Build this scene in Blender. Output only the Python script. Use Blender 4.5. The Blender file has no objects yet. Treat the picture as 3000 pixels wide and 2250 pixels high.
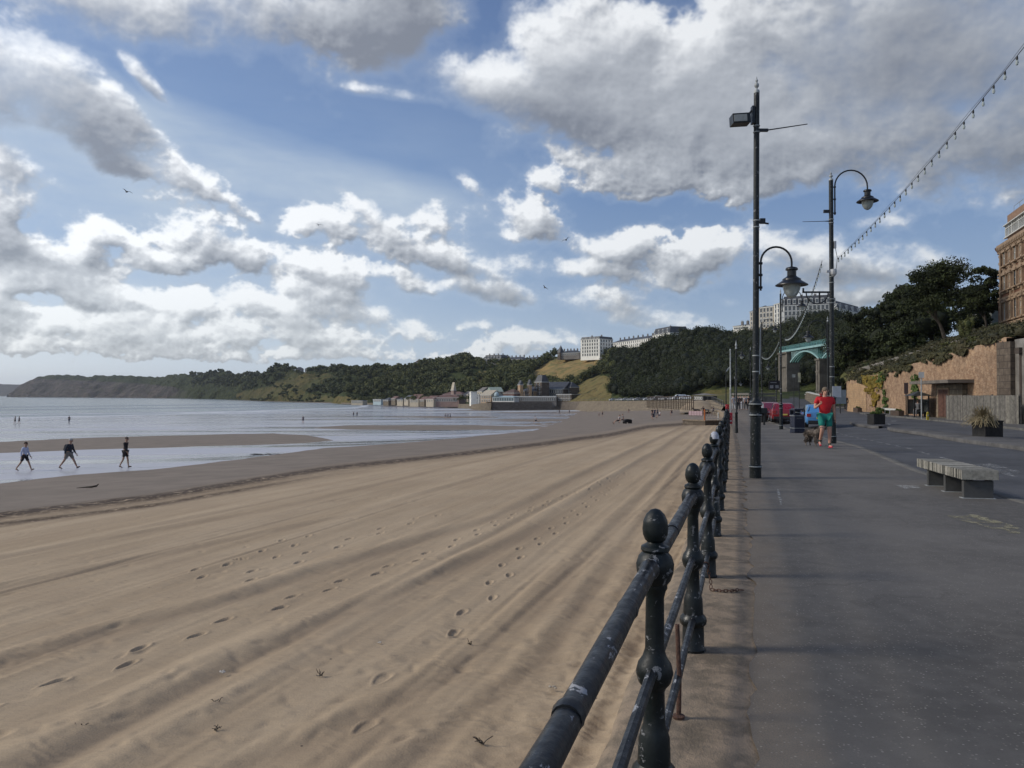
import bpy, bmesh, math, random
import numpy as np
from mathutils import Vector, Matrix
random.seed(7); rng=np.random.default_rng(7)
S=bpy.context.scene
COL=S.collection
R=math.radians
# ---------------------------------------------------------------- camera model
F=2253.0; CH=1.6; TH=math.atan(32/F)
def ray(px,py):
    u=(px-1500)/F; v=(1125-py)/F
    Y=math.cos(TH)-v*math.sin(TH); Z=math.sin(TH)+v*math.cos(TH)
    return u/Y, Z/Y
def at(px,py,Y):
    a,b=ray(px,py); return Vector((a*Y,Y,CH+b*Y))
def zg(Y,x=0.0):                # height of promenade and road: falls along the bay, less so on the landward side
    z=0.0 if Y<24 else (-.0277*(Y-24) if Y<50 else (-.72-.0133*(Y-50) if Y<95 else -1.32))
    t=min(1,max(0,(x-16)/10)); return z*(1-.85*t*t*(3-2*t))
def gp(px,py,off=0.0):          # pixel -> point on promenade level
    a,b=ray(px,py); lo,hi=1.0,900.0
    for _ in range(60):
        m=(lo+hi)/2
        if CH+b*m>zg(m,a*m)+off: lo=m
        else: hi=m
    return Vector((a*lo,lo,CH+b*lo))
def onz(px,py,z):
    a,b=ray(px,py); Y=(z-CH)/b; return Vector((a*Y,Y,z))
def proj(p):
    x,y,z=p[0],p[1],p[2]-CH
    f=y*math.cos(TH)+z*math.sin(TH); u=-y*math.sin(TH)+z*math.cos(TH)
    return 1500+F*x/f, 1125-F*u/f
def lerp(a,b,t): return a+(b-a)*t
def ss(t):
    t=min(1,max(0,t)); return t*t*(3-2*t)
cam=bpy.data.cameras.new("camera"); camo=bpy.data.objects.new("camera",cam); COL.objects.link(camo)
camo.location=(0,0,CH); camo.rotation_euler=(R(90)+TH,0,0)
cam.sensor_width=36; cam.lens=36*F/3000; cam.clip_start=.05; cam.clip_end=20000
S.camera=camo
S.render.resolution_x=1024; S.render.resolution_y=768
# ---------------------------------------------------------------- node helpers
class NT:
    def __init__(s,tree): s.t=tree; s.n=tree.nodes; s.l=tree.links
    def new(s,t,**k):
        n=s.n.new(t)
        for a,b in k.items(): setattr(n,a,b)
        return n
    def put(s,sock,v):
        if v is None: return
        if isinstance(v,bpy.types.NodeSocket): s.l.new(v,sock)
        else:
            if hasattr(sock,'default_value'):
                if sock.type=='RGBA' and len(v)==3: v=(*v,1)
                sock.default_value=v
    def m(s,op,a,b=None,c=None,clamp=False):
        n=s.new('ShaderNodeMath',operation=op,use_clamp=clamp)
        s.put(n.inputs[0],a); s.put(n.inputs[1],b); s.put(n.inputs[2],c); return n.outputs[0]
    def v(s,op,a,b=None,sc=None):
        n=s.new('ShaderNodeVectorMath',operation=op)
        s.put(n.inputs[0],a); s.put(n.inputs[1],b)
        if sc is not None: s.put(n.inputs['Scale'],sc)
        return n.outputs['Value'] if op in('DOT_PRODUCT','LENGTH','DISTANCE') else n.outputs[0]
    def noise(s,vec,scale,detail=3,rough=.5,dist=0,dim='3D',col=False):
        n=s.new('ShaderNodeTexNoise',noise_dimensions=dim)
        s.put(n.inputs['Vector'],vec); n.inputs['Scale'].default_value=scale
        n.inputs['Detail'].default_value=detail; n.inputs['Roughness'].default_value=rough; n.inputs['Distortion'].default_value=dist
        return n.outputs[1] if col else n.outputs[0]
    def voro(s,vec,scale,feature='F1',out=0,rand=1):
        n=s.new('ShaderNodeTexVoronoi',feature=feature); s.put(n.inputs['Vector'],vec); n.inputs['Scale'].default_value=scale
        n.inputs['Randomness'].default_value=rand
        return n.outputs[out]
    def mr(s,x,a,b,c=0,d=1,smooth=True):
        n=s.new('ShaderNodeMapRange',interpolation_type='SMOOTHSTEP' if smooth else 'LINEAR')
        for i,q in enumerate((x,a,b,c,d)): s.put(n.inputs[i],q)
        return n.outputs[0]
    def mix(s,f,a,b,mode='MIX'):
        n=s.new('ShaderNodeMix',data_type='RGBA',blend_type=mode)
        s.put(n.inputs[0],f); s.put(n.inputs[6],a); s.put(n.inputs[7],b); return n.outputs[2]
    def sep(s,v):
        n=s.new('ShaderNodeSeparateXYZ'); s.put(n.inputs[0],v); return n.outputs
    def comb(s,x=0,y=0,z=0):
        n=s.new('ShaderNodeCombineXYZ'); s.put(n.inputs[0],x); s.put(n.inputs[1],y); s.put(n.inputs[2],z); return n.outputs[0]
    def bump(s,h,strength=.3,dist=.02,normal=None):
        n=s.new('ShaderNodeBump'); s.put(n.inputs['Height'],h); s.put(n.inputs['Strength'],strength); n.inputs['Distance'].default_value=dist
        if normal is not None: s.put(n.inputs['Normal'],normal)
        return n.outputs[0]
    def attr(s,name,out=2):
        n=s.new('ShaderNodeAttribute'); n.attribute_name=name; return n.outputs[out]
def newmat(name):
    m=bpy.data.materials.new(name); m.use_nodes=True
    t=NT(m.node_tree); b=m.node_tree.nodes['Principled BSDF']
    return m,t,b
def objco(t): return t.new('ShaderNodeTexCoord').outputs['Object']
def geopos(t): return t.new('ShaderNodeNewGeometry').outputs['Position']
_mc={}
def mat(name,col,rough=.6,metal=0,var=.15,scale=3.0,bump=0,bscale=None,spec=.5,coat=0,trans=0,ior=None):
    if name in _mc: return _mc[name]
    m,t,b=newmat(name); co=objco(t)
    n=t.noise(co,scale,5,.6)
    c2=tuple(min(1,c*(1+var)) for c in col); c1=tuple(c*(1-var) for c in col)
    t.put(b.inputs['Base Color'],t.mix(t.mr(n,.3,.7),c1,c2))
    t.put(b.inputs['Roughness'],t.mr(t.noise(co,scale*2.3,3),.3,.7,max(0,rough-.08),min(1,rough+.08)))
    b.inputs['Metallic'].default_value=metal; b.inputs['Specular IOR Level'].default_value=spec
    b.inputs['Coat Weight'].default_value=coat; b.inputs['Transmission Weight'].default_value=trans
    if ior: b.inputs['IOR'].default_value=ior
    if bump: t.put(b.inputs['Normal'],t.bump(t.noise(co,bscale or scale*4,5,.6),bump,.02))
    _mc[name]=m; return m
# ---------------------------------------------------------------- mesh helpers
class MB:
    def __init__(s): s.v=[]; s.f=[]; s.mi=[]; s.cur=0
    def add(s,vs,fs):
        o=len(s.v); s.v+= [tuple(p) for p in vs]
        for f in fs: s.f.append(tuple(i+o for i in f)); s.mi.append(s.cur)
        return s
    def box(s,c,d,rz=0,rx=0,ry=0):
        M=Matrix.Rotation(rz,3,'Z')@Matrix.Rotation(ry,3,'Y')@Matrix.Rotation(rx,3,'X')
        hx,hy,hz=d[0]/2,d[1]/2,d[2]/2
        vs=[Vector(c)+M@Vector((x*hx,y*hy,z*hz)) for x in(-1,1) for y in(-1,1) for z in(-1,1)]
        return s.add(vs,[(0,1,3,2),(4,6,7,5),(0,4,5,1),(2,3,7,6),(0,2,6,4),(1,5,7,3)])
    def tube(s,pts,r,n=8,cap=True):
        pts=[Vector(p) for p in pts]; k=len(pts)
        if not hasattr(r,'__len__'): r=[r]*k
        vs=[];up=None
        for i,p in enumerate(pts):
            d=(pts[min(i+1,k-1)]-pts[max(i-1,0)]).normalized()
            if up is None: up=Vector((0,0,1)) if abs(d.z)<.95 else Vector((0,1,0))
            a=d.cross(up)
            if a.length<1e-4: a=d.cross(Vector((1,0,.1)))
            a.normalize(); b=a.cross(d).normalized(); up=b
            for j in range(n):
                t=2*math.pi*j/n; vs.append(p+a*math.cos(t)*r[i]+b*math.sin(t)*r[i])
        fs=[(i*n+j,i*n+(j+1)%n,(i+1)*n+(j+1)%n,(i+1)*n+j) for i in range(k-1) for j in range(n)]
        if cap: fs+= [tuple(range(n))[::-1],tuple(range((k-1)*n,k*n))]
        return s.add(vs,fs)
    def lathe(s,prof,c=(0,0,0),n=16,cap=True):
        vs=[];fs=[]
        for r,z in prof:
            for j in range(n):
                t=2*math.pi*j/n; vs.append((c[0]+r*math.cos(t),c[1]+r*math.sin(t),c[2]+z))
        k=len(prof)
        for i in range(k-1):
            for j in range(n): fs.append((i*n+j,i*n+(j+1)%n,(i+1)*n+(j+1)%n,(i+1)*n+j))
        if cap: fs+= [tuple(range(n))[::-1],tuple(range((k-1)*n,k*n))]
        return s.add(vs,fs)
    def prism(s,poly,y0,y1,axis='y'):
        n=len(poly)
        def P(a,b,h):
            return (a,h,b) if axis=='y' else ((a,b,h) if axis=='z' else (h,a,b))
        vs=[P(a,b,y0) for a,b in poly]+[P(a,b,y1) for a,b in poly]
        fs=[tuple(range(n)),tuple(range(n,2*n))[::-1]]+[(i,i+n,(i+1)%n+n,(i+1)%n) for i in range(n)]
        return s.add(vs,fs)
    def ell(s,c,r,n=10,m=7,rot=None):
        vs=[];fs=[]
        for i in range(m+1):
            ph=math.pi*i/m-math.pi/2
            for j in range(n):
                t=2*math.pi*j/n
                q=Vector((r[0]*math.cos(ph)*math.cos(t),r[1]*math.cos(ph)*math.sin(t),r[2]*math.sin(ph)))
                if rot: q=rot@q
                vs.append(Vector(c)+q)
        for i in range(m):
            for j in range(n): fs.append((i*n+j,i*n+(j+1)%n,(i+1)*n+(j+1)%n,(i+1)*n+j))
        return s.add(vs,fs)
    def build(s,name,mats,parent=None,smooth=False,bevel=0,uv=False):
        me=bpy.data.meshes.new(name); me.from_pydata(s.v,[],s.f)
        if not isinstance(mats,(list,tuple)): mats=[mats]
        for m in mats: me.materials.append(m)
        if len(mats)>1: me.polygons.foreach_set('material_index',s.mi)
        bm=bmesh.new(); bm.from_mesh(me); bmesh.ops.recalc_face_normals(bm,faces=bm.faces)
        if bevel: bmesh.ops.bevel(bm,geom=[e for e in bm.edges if len(e.link_faces)==2 and e.calc_face_angle(0)>.6],offset=bevel,segments=2,affect='EDGES',profile=.6)
        if smooth:
            for f in bm.faces: f.smooth=True
            for e in bm.edges:
                if len(e.link_faces)==2 and e.calc_face_angle(0)>R(38): e.smooth=False
        bm.to_mesh(me); bm.free()
        o=bpy.data.objects.new(name,me); COL.objects.link(o)
        if parent is not None: o.parent=parent
        if uv: boxuv(o)
        return o
def boxuv(o):
    me=o.data; uvl=me.uv_layers.new(name='UVMap'); 
    for p in me.polygons:
        n=p.normal
        if abs(n.z)>.8: f=lambda c:(c.x,c.y)
        else:
            t=Vector((-n.y,n.x,0)).normalized(); f=lambda c,t=t:(c.dot(t),c.z)
        for li in p.loop_indices: uvl.data[li].uv=f(me.vertices[me.loops[li].vertex_index].co)
def tag(o,label=None,cat=None,group=None,kind=None):
    if label: o['label']=label
    if cat: o['category']=cat
    if group: o['group']=group
    if kind: o['kind']=kind
    return o
def root(name,loc,rz,label,cat,group=None):
    o=bpy.data.objects.new(name,None); COL.objects.link(o); o.location=loc; o.rotation_euler=(0,0,rz); o.empty_display_size=.2
    return tag(o,label,cat,group)
def dup(o,loc,rz,label=None,scale=None,mats=None):
    r=o.copy(); COL.objects.link(r); r.location=loc; r.rotation_euler=(0,0,rz)
    if label: r['label']=label
    if scale is not None: r.scale=scale if hasattr(scale,'__len__') else (scale,)*3
    def rec(a,b):
        for ch in a.children:
            c=ch.copy(); COL.objects.link(c); c.parent=b; rec(ch,c)
    rec(o,r); return r
def npmesh(name,V,Fq,mats,smooth=False):
    me=bpy.data.meshes.new(name); V=np.asarray(V,dtype=np.float32); Fq=np.asarray(Fq,dtype=np.int32)
    me.vertices.add(len(V)); me.vertices.foreach_set('co',V.ravel())
    k=Fq.shape[1]; me.loops.add(Fq.size); me.loops.foreach_set('vertex_index',Fq.ravel())
    me.polygons.add(len(Fq)); me.polygons.foreach_set('loop_start',np.arange(0,Fq.size,k,dtype=np.int32))
    me.polygons.foreach_set('loop_total',np.full(len(Fq),k,dtype=np.int32))
    if smooth: me.polygons.foreach_set('use_smooth',np.ones(len(Fq),dtype=bool))
    for m in (mats if isinstance(mats,(list,tuple)) else [mats]): me.materials.append(m)
    me.update(); me.validate()
    o=bpy.data.objects.new(name,me); COL.objects.link(o); return o
def setattr_v(o,name,arr):
    a=o.data.attributes.new(name,'FLOAT','POINT'); a.data.foreach_set('value',np.asarray(arr,dtype=np.float32))
def gridfaces(nr,nc,off=0):
    i=np.arange(nr-1)[:,None]*nc+np.arange(nc-1)[None,:]
    return np.stack([i,i+1,i+nc+1,i+nc],-1).reshape(-1,4)+off
def vnoise(x,y,seed=0):
    xi=np.floor(x).astype(np.int64); yi=np.floor(y).astype(np.int64); fx=x-xi; fy=y-yi
    fx=fx*fx*(3-2*fx); fy=fy*fy*(3-2*fy)
    def h(a,b):
        n=(a*374761393+b*668265263+seed*974634777)&0x7fffffff
        n=((n^(n>>13))*1274126177)&0x7fffffff
        return ((n^(n>>16))&0xffff)/65535.0
    return (h(xi,yi)*(1-fx)+h(xi+1,yi)*fx)*(1-fy)+(h(xi,yi+1)*(1-fx)+h(xi+1,yi+1)*fx)*fy
def fbm(x,y,o=4,seed=0):
    s=0;a=1;t=0
    for k in range(o):
        s=s+a*vnoise(x*2**k+k*17.3,y*2**k-k*9.1,seed+k); t+=a; a*=.5
    return s/t
# ---------------------------------------------------------------- sky and sun
SUN_EL=R(33); SUN_AZ=R(-90)      # azimuth from +Y towards +X (negative: to the left)
S.view_settings.view_transform='Standard'; S.view_settings.look='None'; S.view_settings.exposure=.20; S.view_settings.gamma=1
S.view_settings.use_curve_mapping=False
def perlin(x,y,seed=0):
    xi=np.floor(x).astype(np.int64); yi=np.floor(y).astype(np.int64); fx=(x-xi).astype(np.float32); fy=(y-yi).astype(np.float32)
    u=fx*fx*fx*(fx*(fx*6-15)+10); v=fy*fy*fy*(fy*(fy*6-15)+10)
    def g(a,b,dx,dy):
        n=(a*374761393+b*668265263+seed*974634777)&0x7fffffff
        n=((n^(n>>13))*1274126177)&0x7fffffff
        t=((n^(n>>16))&0xffff).astype(np.float32)*(2*math.pi/65536)
        return np.cos(t)*dx+np.sin(t)*dy
    a=g(xi,yi,fx,fy); b=g(xi+1,yi,fx-1,fy); c=g(xi,yi+1,fx,fy-1); d=g(xi+1,yi+1,fx-1,fy-1)
    return (a*(1-u)+b*u)*(1-v)+(c*(1-u)+d*u)*v
def pf(x,y,o,seed,bill=0,rough=.5,lac=2.03):
    s=0;a=1.0;t=0
    for k in range(o):
        n=perlin(x*lac**k+k*13.7,y*lac**k-k*7.3,seed+k)
        if bill: n=lerp(n,.42-np.abs(n)*1.9,bill)
        s=s+a*n; t+=a; a*=rough
    return s/t
# clouds: (x, y, rx, ry, rotation degrees, amplitude, greyness) given in display pixels, turned into azimuth / elevation
CL=[(250,-15,330,72,4,1.1,.05),(640,10,330,85,8,1.2,.25),(800,60,150,90,10,1.3,.9),(930,40,80,45,0,.8,.1),(-200,40,250,80,0,1,.3),
   (50,160,105,100,0,1.25,.0),(-60,150,130,120,0,1.2,.2),(200,290,140,62,-18,1.2,.8),(90,240,130,60,0,1.05,.4),(250,335,62,36,-10,.9,1),(250,235,60,28,-30,.8,.2),
   (290,150,36,15,-40,.62,0),(335,195,34,14,-35,.6,0),
   (50,370,110,34,-16,.75,.4),(405,370,85,36,-14,.85,.2),(350,415,60,18,0,.6,0),(470,400,60,14,-34,.55,.2),
   (40,530,220,55,-8,1.05,.9),(160,480,140,44,-14,.95,.3),(-100,430,160,60,-10,1,.5),(60,430,80,30,-16,.8,.1),
   (400,500,100,56,-18,1.1,.3),(500,550,110,38,-16,1.05,.8),(350,570,80,26,0,.85,.5),
   (700,585,100,36,-14,.95,.5),(690,475,65,40,0,.85,.1),(800,460,60,34,-20,.9,.1),(850,510,90,40,-25,1.0,.3),(960,550,140,32,-14,.95,.5),(840,600,110,22,-12,.7,.2),
   (140,600,150,30,-10,.95,.4),(-60,600,120,30,0,.9,.3),
   (670,630,85,24,-10,.9,.4),(740,680,76,20,-8,.85,.6),(530,650,50,36,-6,1.0,.6),(610,665,80,22,0,.8,.3),(410,660,60,26,0,.85,.2),(620,695,60,16,0,.9,.8),
   (240,640,120,32,-8,.9,.2),(40,660,110,26,-10,.95,.5),(130,700,200,28,-3,.85,.4),(350,720,240,30,0,.8,.3),(640,725,180,24,-5,.75,.3),(120,745,330,20,0,.66,.3),(700,760,200,12,0,.5,.1),(300,690,60,18,0,.8,.5),
   (1070,632,100,27,-12,1.05,.7),(1010,615,46,18,-10,.8,.1),
   (960,150,80,40,0,1.1,0),(1040,190,150,66,-8,1.25,.15),(850,215,100,13,-8,.75,0),(1250,235,240,75,-10,1.35,.8),(1330,90,230,110,0,1.25,.15),(1230,150,130,60,0,1.1,.2),
   (1800,120,600,190,0,1.5,.40),(1650,280,420,110,-3,1.35,.3),(2100,320,300,110,-2,1.3,.8),(1235,385,70,28,-6,.85,0),(2300,200,300,250,0,1.3,.6),
   (1400,370,100,50,0,.9,.4),(1640,380,120,40,0,.9,.4),(1560,60,160,60,0,1.0,.1),
   (1180,490,110,48,-12,1.1,.5),(970,475,60,26,0,.6,.1),(1330,545,160,36,-12,1.05,.4),(1380,520,60,26,0,.9,.1),(1500,560,130,40,0,1.0,.5),(1290,590,170,24,-6,.9,.4),
   (1600,545,130,50,-4,1.1,.2),(1760,575,130,40,-4,1.1,.6),(1900,590,150,34,-6,1.0,.9),(1620,600,200,28,0,.9,.5),(2020,565,80,26,-10,.85,.1),(1830,635,180,26,0,.85,.3),(1750,530,50,24,0,.8,0),
   (1290,655,100,24,-6,.85,.3),(1420,695,110,20,-10,.75,.3),(1350,640,50,14,0,.7,0),(880,722,56,18,0,.7,.2),(1150,738,90,22,0,.9,.3),(1070,748,70,18,0,.75,.2),(1030,700,34,11,0,.55,0),
   (1580,656,24,11,0,.66,.1),(1900,485,46,12,0,.42,0),(1020,395,26,9,-30,.4,0),(1090,50,40,40,0,.5,.1)]
def sky_layer(az,el,res):
    bl=[]
    k=1.3562/F
    for bx,by,rx,ry,rot,amp,gr in CL:
        a,b=ray(bx*1.3562,by*1.3562); azc=math.atan(a); bl.append((azc,math.atan(b*math.cos(azc)),rx*k*math.cos(azc)**1.3,ry*k*math.cos(azc),R(rot),amp,gr))
    rr=random.Random(3)
    for i in range(40):
        a=rr.choice([-1,1])*rr.uniform(.80,3.0); bl.append((a,rr.uniform(.05,1.1),rr.uniform(.12,.35),rr.uniform(.04,.12),rr.uniform(-.2,.2),rr.uniform(.7,1.2),rr.random()))
    e2=np.maximum(el,0)+.10
    lv=np.log2(.62/e2)*.9; k0=np.floor(lv); fr=lv-k0; fr=fr*fr*(3-2*fr)
    def mn(f,o,seed,bill=0,rough=.5):
        r=0
        for kk in range(int(k0.min()),int(k0.max())+2):
            w=np.where(k0==kk,1-fr,0)+np.where(k0==kk-1,fr,0)
            rows=np.where(w.max(axis=1)>0)[0]
            if len(rows)==0: continue
            i0,i1=rows[0],rows[-1]+1
            q=f*2.0**kk; n=np.zeros_like(el); n[i0:i1]=pf(az[i0:i1]*q+kk*31,el[i0:i1]*q*1.35+kk*17,o,seed+kk*5,bill,rough)
            r=r+w*n
        return r
    w1=mn(2.2,2,50); w2=mn(2.2,2,150)
    wx=az+w1*.14*e2; wy=el+w2*.10*e2
    E=None; U=0; W=1e-6; Gy=0
    for azc,elc,rx,ry,rot,amp,gr in bl:
        dx=(wx-azc); dy=(wy-elc); c,s_=math.cos(rot),math.sin(rot)
        qx=(dx*c+dy*s_)/(rx*1.12); qy=(-dx*s_+dy*c)/(ry*1.18)
        # cumulus: flatter below, rounder above
        qy2=np.where(qy<0,qy*1.25,qy)
        v=amp*(1-(qx*qx+qy2*qy2))
        w=np.exp(np.clip(v*3.2,-12,8)); E=w if E is None else E+w
        U=U+w*np.clip(-qy,-1.2,1.2); Gy=Gy+w*gr; 
    M=np.log(E)/3.2; U=U/E; Gy=Gy/E
    M=np.maximum(M,-1.6)
    n1=mn(4.2,6,10,bill=.7,rough=.55)
    n2=mn(13,5,300,bill=.1,rough=.62)
    soft=np.clip(pf(az*3+5,el*5,2,900)*2.2+.45,0,1)
    n1=n1-n1.mean(); ero=np.clip(1.3-M*.45,.45,1.3)
    low=np.clip((.26-el)/.1,0,1)*np.clip((-.02-az)/.25,0,1)
    low2=np.clip((.17-el)/.06,0,1)*np.clip((-.05-az)/.2,0,1)*np.clip((el-.03)/.04,0,1)
    D=M*.72+(n1*3.2+n2*1.35)*ero+.14+low*.10+low2*.30
    alpha=np.clip(D/((.46+1.0*soft)*(1-.45*low)),0,1); alpha=alpha*alpha*(3-2*alpha)
    Dh=M*.72+(n1*2.9+n2*.45)*ero+.14+low*.10+low2*.2
    T=np.clip(Dh,0,2.2)/2.2
    T=1-np.exp(-T*2.4)
    def shift(A,dx,dy):   # sample towards the light
        return np.roll(np.roll(A,int(round(dx)),1),int(round(dy)),0)
    s=res
    g=(T-shift(T,3*s,-4*s))*1.25+(T-shift(T,8*s,-11*s))*1.05+(T-shift(T,20*s,-26*s))*.8
    # g>0: thinner towards the light (upper left) -> lit
    hf=mn(6,4,80,rough=.55); big=mn(1.6,3,700,rough=.5)
    L=.77+.10*low+.10*low2+g*.86-U*.30*np.clip(M,0,1)-T*.36-Gy*.62*T+hf*.22+big*.6+n2*.35
    L=np.clip(L,0,1)
    return D,alpha,L,T
def make_sky_rgb(az,el,res):
    D,alpha,L,T=sky_layer(az,el,res)
    side=np.clip(1.10-.30*(az+.6)/1.2,.78,1.12)[...,None]
    dark=np.array([.185,.20,.235]); mid=np.array([.41,.43,.465]); hi=np.array([.80,.815,.83])
    l=L[...,None]
    c=np.where(l<.5,dark+(mid-dark)*l*2,mid+(hi-mid)*(l-.5)*2)*side
    # clear sky
    t=np.clip(el/.55,0,1)[...,None]
    low=np.array([.33,.42,.53]); mid2=np.array([.125,.205,.365]); top=np.array([.058,.105,.235])
    sky=np.where(t<.45,low+(mid2-low)*(t/.45)**.75,mid2+(top-mid2)*np.clip((t-.45)/.55,0,1))
    le=np.clip(-az*.9+.15,0,1)[...,None]; sky=sky*(1+.45*le)+le*np.array([.05,.055,.05])
    # veil of thin high cloud
    vn=pf(az*2.2+el*1.0,el*9,6,140,rough=.6)
    vm=np.clip((vn+.25)*1.4,0,1)*np.clip((.10-az)/.25,0,1)*np.clip((.42-el)/.16,0,1)*np.clip((el-.05)/.1,0,1)
    edge=np.clip((.335-.22*(az+.35)-el)/.03,0,1)
    vm=np.clip(vm*.42+edge*.8*np.clip((az+.75)/.3,0,1)*np.clip((.05-az)/.2,0,1)*np.clip((el-.10)/.12,0,1)*(.75+vn),0,.85)[...,None]
    sky=sky*(1-vm)+np.array([.42,.49,.57])*vm
    wisp=np.clip((D+.55)/.9,0,1)[...,None]*.22
    sky=sky*(1-wisp)+np.array([.46,.52,.60])*wisp
    hz=np.clip(1-el/(.13+.06*le[...,0]),0,1)[...,None]**(1.2-.5*le)
    sky=sky*(1-hz*(.55+.42*le))+(np.array([.40,.48,.56])*(1-le)+np.array([.82,.84,.84])*le)*hz*(.55+.42*le)
    c=c*(1-hz*.35)+(np.array([.50,.55,.575])*(1-le)+np.array([.74,.76,.76])*le)*hz*.35
    a=alpha[...,None]
    a=a*(1-hz*.15)
    out=sky*(1-a)+c*a
    return out
def make_world():
    w=bpy.data.worlds.new("World"); S.world=w; w.use_nodes=True
    t=NT(w.node_tree); w.node_tree.nodes.clear()
    out=t.new('ShaderNodeOutputWorld')
    def bake(name,A0,A1,E0,E1,nx,ny,res):
        az=np.linspace(A0,A1,nx)[None,:]*np.ones((ny,1)); el=np.linspace(E0,E1,ny)[:,None]*np.ones((1,nx))
        rgb=make_sky_rgb(az,el,res)
        im=bpy.data.images.new(name,nx,ny,float_buffer=True,is_data=True); buf=np.ones((ny,nx,4),dtype=np.float32); buf[...,:3]=rgb
        im.pixels.foreach_set(buf.ravel()); im.update(); im.pack(); return im
    A,E0,E1=.80,-.04,.72
    imA=bake('cloud_map_front',-A,A,E0,E1,1600,760,1.0)
    imB=bake('cloud_map_round',-math.pi,math.pi,E0,1.57,1400,360,.25)
    d=t.new('ShaderNodeTexCoord').outputs['Generated']
    x,y,z=t.sep(d); az=t.m('ARCTAN2',x,y); el=t.m('ARCSINE',z)
    def tex(im,a0,a1,e0,e1):
        n=t.new('ShaderNodeTexImage',extension='EXTEND',interpolation='Linear'); n.image=im
        t.put(n.inputs[0],t.comb(t.mr(az,a0,a1,smooth=False),t.mr(el,e0,e1,smooth=False),0)); return n.outputs[0]
    a=tex(imA,-A,A,E0,E1); b=tex(imB,-math.pi,math.pi,E0,1.57)
    f=t.m('MULTIPLY',t.mr(t.m('ABSOLUTE',az),.70,.79,1,0),t.mr(el,.60,.70,1,0))
    cl=t.mix(f,b,a)
    sky=t.new('ShaderNodeTexSky',sky_type='NISHITA',sun_disc=False)
    sky.sun_elevation=SUN_EL; sky.sun_rotation=SUN_AZ; sky.air_density=1.0; sky.dust_density=1.2; sky.ozone_density=1.6
    # clear-air light of the physical sky added to the cloud layer
    fin=t.mix(t.mr(el,-.03,-.10),cl,(.10,.10,.10))
    bg=t.new('ShaderNodeBackground'); t.put(bg.inputs[0],fin); bg.inputs[1].default_value=1.0
    bg2=t.new('ShaderNodeBackground'); t.put(bg2.inputs[0],sky.outputs[0]); bg2.inputs[1].default_value=.012
    ad=t.new('ShaderNodeAddShader'); t.l.new(bg.outputs[0],ad.inputs[0]); t.l.new(bg2.outputs[0],ad.inputs[1])
    t.l.new(ad.outputs[0],out.inputs[0])
    w.cycles.sampling_method='MANUAL'; w.cycles.sample_map_resolution=1024
make_world()
sl=bpy.data.lights.new("sun","SUN"); sl.energy=2.1; sl.angle=R(12); sl.color=(1,.93,.82)
so=bpy.data.objects.new("sun",sl); COL.objects.link(so)
sd=Vector((math.sin(SUN_AZ)*math.cos(SUN_EL),math.cos(SUN_AZ)*math.cos(SUN_EL),math.sin(SUN_EL)))
so.rotation_euler=sd.to_track_quat('Z','Y').to_euler(); so.location=sd*50+Vector((0,0,20))
# ---------------------------------------------------------------- plan of the promenade, read along the bay (x as a function of Y)
def curve(pts): 
    xs=[p[0] for p in pts]; ys=[p[1] for p in pts]
    def f(y): return np.interp(y,xs,ys) if y>=xs[0] else ys[0]+(ys[1]-ys[0])/(xs[1]-xs[0])*(y-xs[0])
    return f
def gxy(px,py): p=gp(px,py); return (p.y,p.x)
FP=[(-12,-4.02),(2.9,.53),(4.86,1.14),(6.87,1.75),(14.8,4.08),gxy(2136,1261),gxy(2132.5,1245),gxy(2127,1225),(120,33.6),(150,40.5)]
x_f=curve(FP)
x_s=lambda y: x_f(y)+.37
x_k=curve([(-12,4.0),(8,7.05),(11.8,7.85),(16.2,8.66)]+[gxy(2357,1267),gxy(2290,1246),gxy(2240,1226)]+[(120,43)])
x_d=curve([(-12,4.2),(15.95,10.45)]+[gxy(2700,1316),gxy(2547,1283),gxy(2450,1262)]+[(110,46)])
x_m1=curve([(-12,8.6)]+[gxy(3000,1313),gxy(2700,1270),gxy(2500,1243)]+[(90,36)])
x_m2=curve([(-12,11.6)]+[gxy(3000,1286),gxy(2700,1257),gxy(2500,1237)]+[(90,37.6)])
x_r=curve([(-12,13.2)]+[gxy(3000,1256),gxy(2732,1229)]+[gxy(2520,1210),(110,49)])
def strip(name,fa,fb,y0,y1,dy,dz,m,ja=0,jb=0,n=6,kind='structure',seed=0):
    ys=[y0]
    while ys[-1]<y1: ys.append(ys[-1]+dy*max(1,abs(ys[-1])/15))
    V=[];nr=len(ys)
    for i,y in enumerate(ys):
        a=fa(y); b=fb(y)
        a+=ja*(fbm(np.array([y*2.9]),np.array([seed*7.]),6,seed)[0]-.5)*2; b+=jb*(fbm(np.array([y*2.1]),np.array([seed*9.+3]),5,seed+4)[0]-.5)*2
        for k in range(n+1):
            V.append((lerp(a,b,k/n),y,zg(y,lerp(a,b,k/n))+dz))
    o=npmesh(name,V,gridfaces(nr,n+1),m); return tag(o,kind=kind)
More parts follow.
